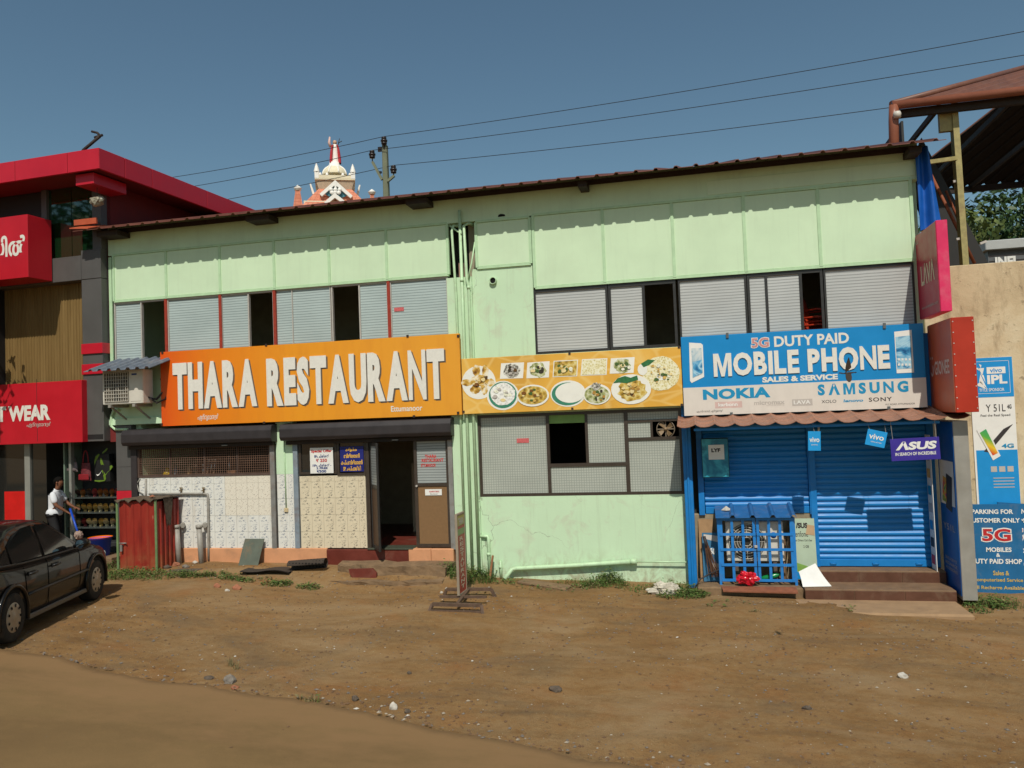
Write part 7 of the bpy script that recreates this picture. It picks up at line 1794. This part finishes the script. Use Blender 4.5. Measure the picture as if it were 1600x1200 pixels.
# upper unit by the red neighbour, on brackets, with a little blue awning
r_ = R(160, 223, 578, 631.5, -.52)
ac1 = ac_unit('air_conditioner', 'white air conditioner unit on wall brackets left of the orange sign', r_[0], r_[1], -.52, -.2, r_[2], r_[3])
for u_ in (.18, .78):
    x = r_[0] + (r_[1] - r_[0]) * u_; mb = MB(); mb.box(x - .03, x + .03, -.54, .0, r_[2] - .06, r_[2] - .004); mb.bar((x, -.48, r_[2] - .05), (x, -.02, r_[2] - .32), .03); obj('bracket', mb, M_PVCG, ac1)
mb = MB(); a = V((r_[1] - .01, -.3, r_[2] + .1)); mb.tube([a, a + V((.12, .05, -.02)), a + V((.22, .12, .12)), a + V((.20, .16, .3)), a + V((.12, .2, .4))], .022, 8); mb.tube([a + V((.0, -.05, .03)), a + V((.16, .0, -.1)), a + V((.3, .1, -.02)), a + V((.3, .18, .22)), a + V((.16, .22, .36))], .018, 8); obj('hose', mb, M_INK, ac1)
mb = MB(); xa_, xb_ = P(133, 577, -.8).x, P(256, 570, -.4).x; pr_ = []
n = 7
for i in range(n):
    for u_, h in ((0, 0), (.5, 0), (.62, .045), (.86, .045)): pr_.append((xa_ + (xb_ - xa_) * (i + u_) / n, h))
pr_.append((xb_, 0)); zf_, zk_ = P(195, 577, -.85).z, P(210, 562, .0).z
sheet(mb, pr_, (-.85, zf_), (-.0, zk_ + .0), .01); obj('corrugated_canopy', mb, mat('old_blue_sheet', c(104, 112, 124), .6, .1, var=.2, scale=6, dirt=(.35, .34, .32, 1), dirtamt=.5), None, label='small faded blue corrugated canopy above the wall air conditioner', cat='canopy')

# caged unit before the left shutter
Yc0, Yc1 = -.62, -.14
r_ = R(1126, 1240, 809, 905, Yc0); zc0 = .03; zc1 = r_[3]; xc0_, xc1_ = r_[0], r_[1]
cg = thing('blue_cage', 'blue steel bar cage with a corrugated lid before the left shutter', 'cage', ((xc0_ + xc1_) / 2, Yc0, zc0))
M_CAGE = mat('cage_blue', c(34, 122, 196), .45, var=.1, scale=8, dirt=(.2, .16, .12, 1), dirtamt=.25)
xm_ = (xc0_ + xc1_) / 2; w_ = .044
for (a, b) in ((xc0_, xm_ - .008), (xm_ + .008, xc1_)):
    mb = MB()
    for z in [zc0 + .07 + (zc1 - zc0 - .09) * i / 4 for i in range(5)]: mb.box(a, b, Yc0 - .012, Yc0 - .001, z - w_ / 2, z + w_ / 2)
    for i in range(4): x = a + w_ / 2 + (b - a - w_) * i / 3; mb.box(x - w_ / 2, x + w_ / 2, Yc0, Yc0 + .012, zc0 + .06, zc1 - .01)
    dd = obj('bar_door', mb, M_CAGE, cg)
for x in (xc0_ - .02, xc1_ + .02):
    for y in (Yc0 + .02, Yc1): mb = MB(); mb.box(x - .02, x + .02, y - .02, y + .02, zc0 - .02, zc1); obj('corner_leg', mb, M_CAGE, cg)
    mb = MB()
    for i in range(5): z = zc0 + .07 + (zc1 - zc0 - .09) * i / 4; mb.box(x - .01, x + .01, Yc0 + .041, Yc1 - .021, z - .015, z + .015)
    obj('side_bars', mb, M_CAGE, cg)
mb = MB(); pr_ = []; n = 4; xa_, xb_ = xc0_ - .06, xc1_ + .06
for i in range(n):
    for u_, h in ((0, 0), (.70, 0), (.80, .045), (.92, .045)): pr_.append((xa_ + (xb_ - xa_) * (i + u_) / n, h))
pr_.append((xb_, 0)); sheet(mb, pr_, (Yc0 - .1, zc1 + .02), (Yc1 + .08, zc1 + .14), .01); obj('corrugated_lid', mb, mat('lid_blue', c(40, 98, 156), .55, var=.15, scale=8, dirt=(.25, .22, .2, 1), dirtamt=.3), cg)
mb = MB(); q = P(1181, 853, Yc0); mb.box(q.x - .025, q.x + .025, Yc0 - .035, Yc0 - .014, q.z - .03, q.z + .015); obj('padlock', mb, M_GRYFR, cg, bev=.006)
xu0, xu1 = xc0_ + .10, xc1_ - .14
ac_unit('air_conditioner', 'white air conditioner unit locked inside the blue bar cage', xu0, xu1, Yc0 + .10, Yc1 - .02, zc0 + .36, zc0 + .36 + .66, M_BLUD)
for x in (xu0 + .15, xu1 - .15): mb = MB(); mb.box(x - .03, x + .03, Yc0 + .12, Yc1 - .05, zc0, zc0 + .355); obj('support_block', mb, M_ROCKD, cg)
rn = random.Random(6)
def crumple(name, label, cat, center, size, m, seed, flat_=1.0, sub=4, amp=.35):
    bm = bmesh.new(); bmesh.ops.create_icosphere(bm, subdivisions=sub, radius=1); me = bpy.data.meshes.new(name)
    for v in bm.verts:
        o = v.co.copy(); k = 1 + amp * MN.noise(o * 1.6 + V((seed, 0, 0))) + amp * .7 * abs(MN.noise(o * 4 + V((0, seed, 0)))) - amp * .5 * abs(MN.noise(o * 8 + V((seed, seed, 0))))
        v.co = V((o.x * size[0] * k, o.y * size[1] * k, max(-.9, o.z) * size[2] * k * flat_))
    bm.to_mesh(me); bm.free(); me.materials.append(m); return inst(name, me, None, (center[0], center[1], center[2] + size[2] * .8), label=label, cat=cat)
q = P(1166, 893, Yc0 - .12); crumple('plastic_bag', 'crumpled red plastic bag tucked into the blue cage bars', 'bag', (q.x + .02, Yc0 - .10, zc0 + .04), (.14, .08, .11), mat('red_plastic', c(196, 18, 40), .3, var=.25, scale=14), 2, amp=.6)
q = P(1204, 899, Yc0 + .1); mb = MB(); mb.tube([(q.x - .18, Yc0 + .14, zc0 + .06), (q.x - .10, Yc0 + .13, zc0 + .08), (q.x + .09, Yc0 + .12, zc0 + .13), (q.x + .13, Yc0 + .12, zc0 + .14), (q.x + .17, Yc0 + .12, zc0 + .15)], .04, 12, True, [.02, .042, .042, .02, .018]); obj('bottle', mb, mat('green_bottle', c(24, 128, 70), .2), None, label='green plastic bottle lying in the bottom of the blue cage', cat='bottle')
mb = MB()
for i in range(9): x = xc1_ - .10 + rn.uniform(-.06, .07); mb.bar((x, Yc0 + .10 + rn.uniform(0, .2), zc0), (x + rn.uniform(-.05, .05), Yc0 + .2, zc0 + rn.uniform(.6, .85)), .022, .012)
obj('wood_strips', mb, mat('old_wood', c(128, 100, 74), .8, var=.3, scale=14), None, kind='stuff', label='bundle of old wooden strips in the right of the blue cage')
q = P(1135, 800, -.45); mb = MB(); pebble(mb, (q.x, -.38, zc1 + .10), .11, .55, random.Random(4)); obj('stone', mb, M_ROCKW, None, label='pinkish stone lying on the blue cage lid', cat='stone')
# leaning sheets beside the cage
def lean(name, label, cat, px0, px1, yt, yb, yb_, yt_, m, th=.012, zb=None):
    r = R(px0, px1, yt, yb, (yb_ + yt_) / 2); z0 = r[2] if zb is None else zb
    mb = MB(); mb.hexa([(r[0], yb_, z0), (r[1], yb_, z0), (r[1], yb_ + th, z0), (r[0], yb_ + th, z0), (r[0], yt_, r[3]), (r[1], yt_, r[3]), (r[1], yt_ + th, r[3]), (r[0], yt_ + th, r[3])])
    t = thing(name, label, cat, ((r[0] + r[1]) / 2, yb_, z0)); obj('sheet', mb, m, t)
    d = V((0, yt_ - yb_, r[3] - z0)); H = d.length; d.normalize(); return t, Frame((r[0], yb_, z0), (1, 0, 0), d, V((0, -d.z, d.y))), r[1] - r[0], H
t_, f_, w_, h_ = lean('cardboard_sheet', 'torn brown cardboard sheet leaning by the blue column', 'cardboard', 1093, 1116, 813, 905, -.32, -.04, mat('cardboard', c(150, 118, 84), .85, var=.2, scale=6), zb=.02)
t_, f_, w_, h_ = lean('old_poster', 'dark blue poster board leaning left of the blue cage', 'poster', 1098, 1127, 834, 898, -.42, -.2, mat('poster_petrol', c(30, 96, 132), .5, var=.15, scale=5), zb=.03)
text('50', f_, (w_ * .42, w_ * .68, h_ * .55, h_ * .68), M_WPR, t_, d=.004, bold=.03); patch(f_, [(.03, h_ * .88), (w_ * .9, h_ * .80), (w_ * .9, h_ * .93), (.03, h_ * .97)], .004, M_FAINT, t_, 'torn_strip'); patch(f_, [(w_ * .3, h_ * .2), (w_ * .85, h_ * .25), (w_ * .9, h_ * .36), (w_ * .4, h_ * .38)], .004, M_FAINT, t_, 'torn_strip')
t_, f_, w_, h_ = lean('phone_poster', 'pale green handset poster leaning between cage and right shutter', 'poster', 1236, 1275, 811, 901, -.2, -.06, mat('poster_pale_green', c(172, 188, 164), .5, var=.08, scale=3), zb=.03)
text('/SUS', f_, (w_ * .25, w_ * .72, h_ * .84, h_ * .93), M_INK, t_, d=.004, bold=.05); text('Zenfone', f_, (.03, w_ * .72, h_ * .70, h_ * .79), M_INK, t_, d=.004); text('What Others Can\'t See', f_, (.03, w_ * .86, h_ * .625, h_ * .66), M_INK, t_, d=.004); text('2 GB', f_, (w_ * .5, w_ * .72, h_ * .52, h_ * .56), M_INK, t_, d=.004)
patch(f_, [(w_ * .62, h_ * .74), (w_ * .98, h_ * .72), (w_ * .99, h_ * .88), (w_ * .72, h_ * .9)], .005, mat('torn_tan', c(176, 146, 112), .7), t_, 'torn_patch'); patch(f_, [(.0, h_ * .02), (w_ * .98, h_ * .02), (w_ * .6, h_ * .22), (.0, h_ * .30)], .005, mat('poster_leaf', c(120, 158, 70), .5, var=.2), t_, 'green_print'); patch(f_, [(.0, h_ * .01), (w_ * .7, h_ * .01), (w_ * .3, h_ * .12), (.0, h_ * .14)], .008, M_LBLUE, t_, 'blue_print')
bt = thing('broom', 'worn stick broom leaning against the leaning boards', 'broom', (P(1110, 905, -.5).x, -.5, .02)); mb = MB(); a = P(1100, 838, -.38); b = P(1116, 900, -.52)
for i in range(46): o = V((rn.gauss(0, .012), rn.gauss(0, .01), 0)); e = V((rn.gauss(0, .055), rn.gauss(0, .03), rn.uniform(-.02, .04))); mb.tube([a + o, b + e], .0035, 4, False)
obj('bristles', mb, mat('broom_straw', c(96, 66, 48), .9, var=.3), bt); mb = MB(); mb.tube([a.lerp(b, .0), a.lerp(b, .28)], .026, 8); obj('binding', mb, M_INK, bt)
mb = MB(); mb.tube([P(1086, 918, -.7), P(1094, 905, -.6), P(1108, 897, -.55), P(1124, 890, -.6), P(1130, 870, -.5)], .012, 6); obj('cable', mb, M_INK, None, label='black cable curling on the platform left of the blue cage', cat='cable')
# white paper sheet on the step
a = [P(1254, 907, -.80), P(1299, 908, -.74), P(1248, 893, -.58), P(1274, 880, -.37)]
a[0].z = a[1].z = .042
mb = MB(); mb.cs = True; rows = []
for i in range(9):
    v = i / 8; rows.append([tuple(a[0].lerp(a[1], u_).lerp(a[2].lerp(a[3], u_), v) + V((0, -.02 * sin(pi * v), .025 * sin(pi * v) * sin(u_ * 4 + 1)))) for u_ in [k / 8 for k in range(9)]])
mb.grid(rows); mb.grid([[(x, y, z - .004) for x, y, z in r] for r in rows][::-1]); obj('paper_sheet', mb, M_WPR, None, label='large white paper sheet lying on the phone shop steps', cat='paper')

# A-board on its iron stand -----------------------------------------------------------
xb_ = P(717, 930, -2.05).x; zt1 = P(712, 806, -2.05).z; zbm = .13
ab = thing('standing_sign', 'narrow red and green sign board seen edge on upon an iron stand', 'sign', (xb_, -1.75, gz(xb_, -2)))
mb = MB(); mb.box(xb_ - .012, xb_ + .012, -2.05, -1.66, zbm, zt1); obj('board', mb, mat('board_red', c(164, 62, 50), .5, var=.12, scale=4, streak=.2), ab)
mb = MB(); mb.box(xb_ - .02, xb_ + .02, -2.07, -2.051, zbm - .02, zt1 + .02); mb.box(xb_ - .02, xb_ + .02, -1.659, -1.64, zbm - .02, zt1 + .02); mb.box(xb_ - .02, xb_ + .02, -2.051, -1.659, zt1 + .001, zt1 + .025); mb.box(xb_ - .02, xb_ + .02, -2.051, -1.659, zbm - .03, zbm - .001); obj('frame', mb, mat('frame_grey', c(150, 136, 118), .6, var=.15), ab)
f_ = Frame((xb_ + .012, -2.05, zbm), (0, 1, 0), (0, 0, 1), (1, 0, 0)); W_, H_ = .39, zt1 - zbm
patch(f_, [(0.01, H_ * .86), (W_ - .01, H_ * .86), (W_ - .01, H_ - .01), (.01, H_ - .01)], .003, mat('board_olive', c(158, 142, 62), .5, var=.2), ab, 'top_print'); patch(f_, [(.01, H_ * .74), (W_ - .01, H_ * .74), (W_ - .01, H_ * .82), (.01, H_ * .82)], .003, mat('board_green', c(118, 138, 82), .5, var=.2), ab, 'green_print')
text('THARA', f_, (.06, W_ - .06, H_ * .87, H_ * .96), M_FAINT, ab, d=.006, bold=.03)
for i, ch_ in enumerate('RESTAURANT'): text(ch_, f_, (.09, W_ - .09, H_ * (.665 - .068 * i), H_ * (.715 - .068 * i)), mat('faded_letters', c(196, 176, 156), .6), ab, d=.006, bold=.03)
gs = gz(-3.8, -2.1)
mb = MB(); A = [V((-4.22, -2.48, gs + .10)), V((-3.42, -2.50, gs + .10)), V((-3.52, -1.52, gs + .13)), V((-4.28, -1.58, gs + .13))]
mb.bar(A[0], A[1], .06, .05); mb.bar(A[3], A[2], .06, .05); mb.bar(A[0].lerp(A[1], .5) , A[3].lerp(A[2], .5), .045, .04)
for p, e in ((A[0], (-.03, -.10)), (A[1], (.05, -.12)), (A[2], (.08, .0)), (A[3], (-.06, .0))): mb.bar(p, (p.x + e[0], p.y + e[1], gs - .02), .045, .045)
mb.bar((A[0].x - .02, A[0].y - .08, gs + .02), (A[1].x + .03, A[1].y - .08, gs + .02), .035, .03)
obj('iron_stand', mb, mat('rusty_iron', c(92, 72, 58), .8, var=.3, scale=14), ab)
mb = MB(); mb.bar(A[0].lerp(A[3], .5), A[1].lerp(A[2], .5), .04, .04); mb.bar((xb_, -2.04, gs + .1), (xb_, -2.04, zbm), .03); mb.bar((xb_, -1.68, gs + .12), (xb_, -1.68, zbm), .03); obj('stand_crossbar', mb, mat('rusty_iron', c(92, 72, 58), .8), ab)
for i, (px, py) in enumerate(((698, 921), (764, 920), (735, 921), (690, 927))): rock(px, py, .06, .05, M_ROCKW, ('white pebble at the left end of the iron sign stand', 'white pebble at the right end of the iron sign stand', 'white pebble right behind the standing sign', 'small white pebble left of the iron sign stand')[i], seed=20 + i)
mb = MB(); mb.bar(P(765, 908, -.35), P(770, 868, -.12), .035, .025); obj('wooden_stick', mb, mat('stick_brown', c(132, 88, 54), .8, var=.2), None, label='short brown wooden stick leaning against the green wall', cat='stick')
# slab, plate, mat, rag
mb = MB(); q0 = G(808, 913, -.05); z_ = gz(q0.x, q0.y); mb.hexa([(q0.x, q0.y - .02, z_), (q0.x + .95, q0.y - .40, z_ - .05), (q0.x + 1.0, q0.y - .12, z_ - .04), (q0.x + .1, q0.y + .2, z_), (q0.x, q0.y - .02, z_ + .05), (q0.x + .95, q0.y - .40, z_ + .0), (q0.x + 1.0, q0.y - .12, z_ + .01), (q0.x + .1, q0.y + .2, z_ + .05)]); obj('stone_slab', mb, M_CONC, None, label='flat concrete slab lying at the foot of the green wall', cat='slab', bev=.012)
t_, f_, w_, h_ = lean('metal_plate', 'rusted grey green metal plate leaning against the peach plinth', 'plate', 377.5, 408, 843.5, 883, -.35, -.09, mat('grey_green_plate', c(86, 92, 80), .6, .1, var=.15, scale=5, dirt=(.24, .13, .06, 1), dirtamt=.8), zb=gz(-9, -.35) - .0)
ra_ = gz(-7.8, -.6); mm = thing('rubber_mat', 'black perforated rubber mat half rolled up below the tiled wall', 'mat', (P(465, 885, -.55).x, -.55, ra_))
x0_, x1_ = P(452, 885, -.6).x, P(508, 880, -.6).x; mb = MB(); rows = []
for i in range(26):
    a_ = i / 25 * 4.6 - 1.6; r_m = .085 + .012 * i / 25; rows.append([(x0_ + (x1_ - x0_) * k / 12, -.60 + r_m * cos(a_) + .03 * k / 12, ra_ + .09 + r_m * sin(a_) + .05 * k / 12) for k in range(13)])
M_RUB = NT('perforated_rubber'); p_ = M_RUB.pos(); vo = M_RUB.n('TexVoronoi'); vo.inputs['Scale'].default_value = 15; vo.inputs['Randomness'].default_value = .1; M_RUB.l(p_, vo.inputs['Vector']); M_RUB.out(M_RUB.mix(M_RUB.math('LESS_THAN', vo.outputs['Distance'], .32), (.055, .042, .033, 1), (.006, .005, .005, 1)), .8, 0, .2); M_RUB = M_RUB.m
mb.cs = True; mb.grid(rows); mb.grid([[(x, y, z - .012) for x, y, z in r] for r in rows][::-1]); obj('rolled_end', mb, M_RUB, mm)
mb = MB(); mb.cs = True; rows = []
for i in range(12):
    u_ = i / 11; x = x0_ + .05 - u_ * .95; rows.append([(x + .06 * v, -.42 - .42 * v - .12 * u_, gz(x, -.7) + .02 + .05 * sin(u_ * 5) * (1 - u_) + .015 * v) for v in [k / 6 for k in range(7)]])
mb.grid(rows); mb.grid([[(x, y, z - .014) for x, y, z in r] for r in rows][::-1]); obj('flat_end', mb, M_RUB, mm)
q = G(1040, 925, -.08); crumple('white_rag', 'crumpled dirty white plastic rag in the grass by the blue column', 'rag', (q.x, q.y, gz(q.x, q.y) - .02), (.20, .12, .11), mat('dirty_white', c(186, 178, 162), .8, var=.35, scale=14), 5, amp=.7)
q = G(1262, 968, -.12)
for i, (px, py, s_, lab) in enumerate(((290, 887, .12, 'broken grey stone leaning nearest the waste pipe'), (275, 884, .14, 'broken brown stone right of the red shed'), (305, 880, .10, 'small broken stone between the two waste pipes'), (262, 888, .13, 'flat brown stone at the corner of the red shed'))): rock(px, py, s_ * 1.3, s_ * .7, (M_ROCK, M_BRICK, M_ROCKW, M_ROCKD)[i], lab, seed=30 + i, dy=.0)
mb = MB(); q = G(287, 893, .2); mb.hexa([(q.x - .35, q.y - .08, q.z - .02), (q.x + .28, q.y - .12, q.z - .02), (q.x + .32, q.y + .14, q.z), (q.x - .2, q.y + .12, q.z), (q.x - .35, q.y - .08, q.z + .02), (q.x + .28, q.y - .12, q.z + .015), (q.x + .32, q.y + .14, q.z + .035), (q.x - .2, q.y + .12, q.z + .03)]); obj('broken_slab', mb, M_ROCKD, None, label='dark broken slab lying on the bank below the waste pipes', cat='slab')
# kitchen things behind the grille
def util(px, py, prof, m, label, name, cat):
    q = P(px, py, .3); mb = MB(); mb.lathe(prof, (q.x, .3, zg0 - .009), 12, capb=True); obj(name, mb, m, None, label=label, cat=cat)
util(262, 742, [(.10, 0), (.09, .08), (.04, .14), (.035, .18), (0, .18)], mat('yellow_pot', c(206, 170, 30), .4), 'yellow pot behind the kitchen grille', 'pot', 'pot')
util(275, 742, [(.045, 0), (.045, .14), (.02, .18), (.02, .22), (0, .22)], mat('glass_blue', c(110, 130, 140), .2), 'small glass bottle beside the yellow pot behind the grille', 'bottle', 'bottle')
util(296, 742, [(.05, 0), (.05, .10), (.02, .17), (.02, .24), (0, .24)], mat('bottle_tan', c(150, 130, 92), .3), 'tan bottle in the middle of the kitchen grille', 'bottle', 'bottle')
for px, lab in ((306, 'thin'), (317, 'short'), (323, 'first of the three slanting'), (328, 'second of the three slanting'), (333, 'third of the three slanting'), (358, 'tallest')):
    q = P(px, 742, .25); hh = .36 if px == 358 else .2 + .1 * (px > 320); mb = MB(); mb.tube([(q.x, .25, zg0 - .01), (q.x + (.05 if 320 < px < 340 else 0), .27, zg0 + hh)], .012, 6); mb.lathe([(0, -.0), (.035, .01), (.03, .03), (0, .04)], (q.x + (.05 if 320 < px < 340 else 0), .27, zg0 + hh), 8); obj('ladle', mb, mat('steel_bright', c(190, 190, 186), .25, .8), None, label='%s steel ladle standing behind the kitchen grille' % lab, cat='ladle', group='kitchen ladles')
mb = MB(); q = P(360, 742, .35); mb.lathe([(.0, 0), (.10, 0), (.16, .09), (.17, .095)], (q.x + .05, .4, zg0 - .009), 16); obj('steel_bowl', mb, mat('steel_bright', c(190, 190, 186), .25, .8), None, label='steel bowl behind the right of the kitchen grille', cat='bowl')
# plastic chairs stacked behind the upper window
M_CHR = mat('chair_orange_red', c(184, 58, 34), .45, var=.08)
def chair_parts():
    out = []
    mb = MB(); mb.box(-.21, .21, -.21, .21, .40, .43); out.append(('seat', mesh_of(mb, 'seat', M_CHR, bev=.01)))
    mb = MB(); mb.cs = True; mb.grid([[(-.21 + .42 * i / 6, .21 + .10 * v - .04 * sin(pi * i / 6), .43 + .42 * v) for i in range(7)] for v in [k / 5 for k in range(6)]]); mb.grid([[(-.21 + .42 * i / 6, .225 + .10 * v - .04 * sin(pi * i / 6), .43 + .42 * v) for i in range(7)] for v in [k / 5 for k in range(6)]][::-1]); out.append(('backrest', mesh_of(mb, 'backrest', M_CHR)))
    for sx_ in (-1, 1):
        for sy_ in (-1, 1): mb = MB(); mb.bar((sx_ * .23, sy_ * .24, 0), (sx_ * .19, sy_ * .19, .40), .045, .045); out.append(('leg', mesh_of(mb, 'leg', M_CHR)))
        mb = MB(); mb.tube([(sx_ * .21, .27, .62), (sx_ * .24, .0, .63), (sx_ * .22, -.2, .60), (sx_ * .2, -.2, .43)], .02, 6); out.append(('armrest', mesh_of(mb, 'armrest', M_CHR)))
    return out
CP = chair_parts(); q = P(1274, 480, .55)
for i, lab in enumerate(('bottom', 'middle', 'top')):
    t_ = thing('plastic_chair', '%s of the stacked orange red plastic chairs in the upper right window' % lab, 'chair', (q.x + .10, .62 + .03 * i, 3.74 + .14 * i), radians(68), 'chairs stacked in the window')
    for n_, m_ in CP: inst(n_, m_, t_)
mb = MB(); mb.box(q.x - .6, q.x + .9, .3, 1.1, 3.30, 3.73); obj('storage_table', mb, M_INTD, None, label='dark table under the stacked chairs in the upper room', cat='table')

# bird in flight before the phone shop sign --------------------------------------------
best = None; S_ = G(1226, 989, -.12)
for k in range(400):
    t = .3 + .5 * k / 400; B = CAM + (P(1325, 583, 0) - CAM) * t; d = B - S_; k2 = d.dot(SUN); e = (d - SUN * k2).length
    if best is None or e < best[0]: best = (e, B, t)
B = best[1]; sb = (B - CAM).length / 14.9
bi = thing('flying_bird', 'dark brown bird flying in front of the phone shop sign', 'bird', tuple(B))
M_BRD = mat('bird_brown', c(58, 48, 40), .8, var=.3, scale=30); pxm = 14.9 / 1250 * sb     # metres per photo pixel there
prof = [(-.02, .0), (-9, .8), (-6, 1.4), (-2, 2.2), (2, 2.4), (5, 1.9), (7.5, 1.4), (9, 1.3), (10, .9), (11.5, .1)]
mb = MB(); mb.cs = True; mb.tube([B + RT * (x * pxm) + UP * (.1 * x * pxm) for x, r in prof[1:]], .01, 10, True, [r * pxm * .62 for x, r in prof[1:]]); obj('body', mb, M_BRD, bi)
def wing(s, pts):
    mb = MB(); mb.cs = True; pts = [B + RT * (a * pxm) + UP * (b * pxm) - FW * (cc_ * pxm) for a, b, cc_ in pts]; n = len(pts) // 2
    mb.grid([pts[:n], pts[n:][::-1]]); mb.grid([[p + FW * .006 for p in pts[n:][::-1]], [p + FW * .006 for p in pts[:n]]]); obj('wing', mb, M_BRD, bi)
wing(1, [(-4, 0, 1), (-4.2, 8, 2), (-3.5, 14, 3), (-1.8, 20, 4), (-.5, 23, 4.6), (.4, 20, 4), (2.6, 14, 3), (4, 8, 2), (4.2, 0, 1)][:8] + [(4.2, 0, 1), (4, .1, 1)][:0])
wing(-1, [(-3.8, 0, 1), (-4.4, -6, 3), (-3.6, -10, 4), (-1, -13, 5), (1, -13, 5), (3.6, -10, 4), (4.4, -6, 3), (4.2, 0, 1)])
mb = MB(); mb.poly([B + RT * (a * pxm) + UP * (b * pxm) for a, b in ((-8, .8), (-13, 1.0), (-13.5, -.6), (-8, -1.2))]); obj('tail', mb, M_BRD, bi)
mb = MB(); mb.tube([B + RT * (10.5 * pxm) + UP * (1.0 * pxm), B + RT * (13 * pxm) + UP * (.8 * pxm)], .004, 5, True, [.008, .001]); obj('beak', mb, M_INK, bi)
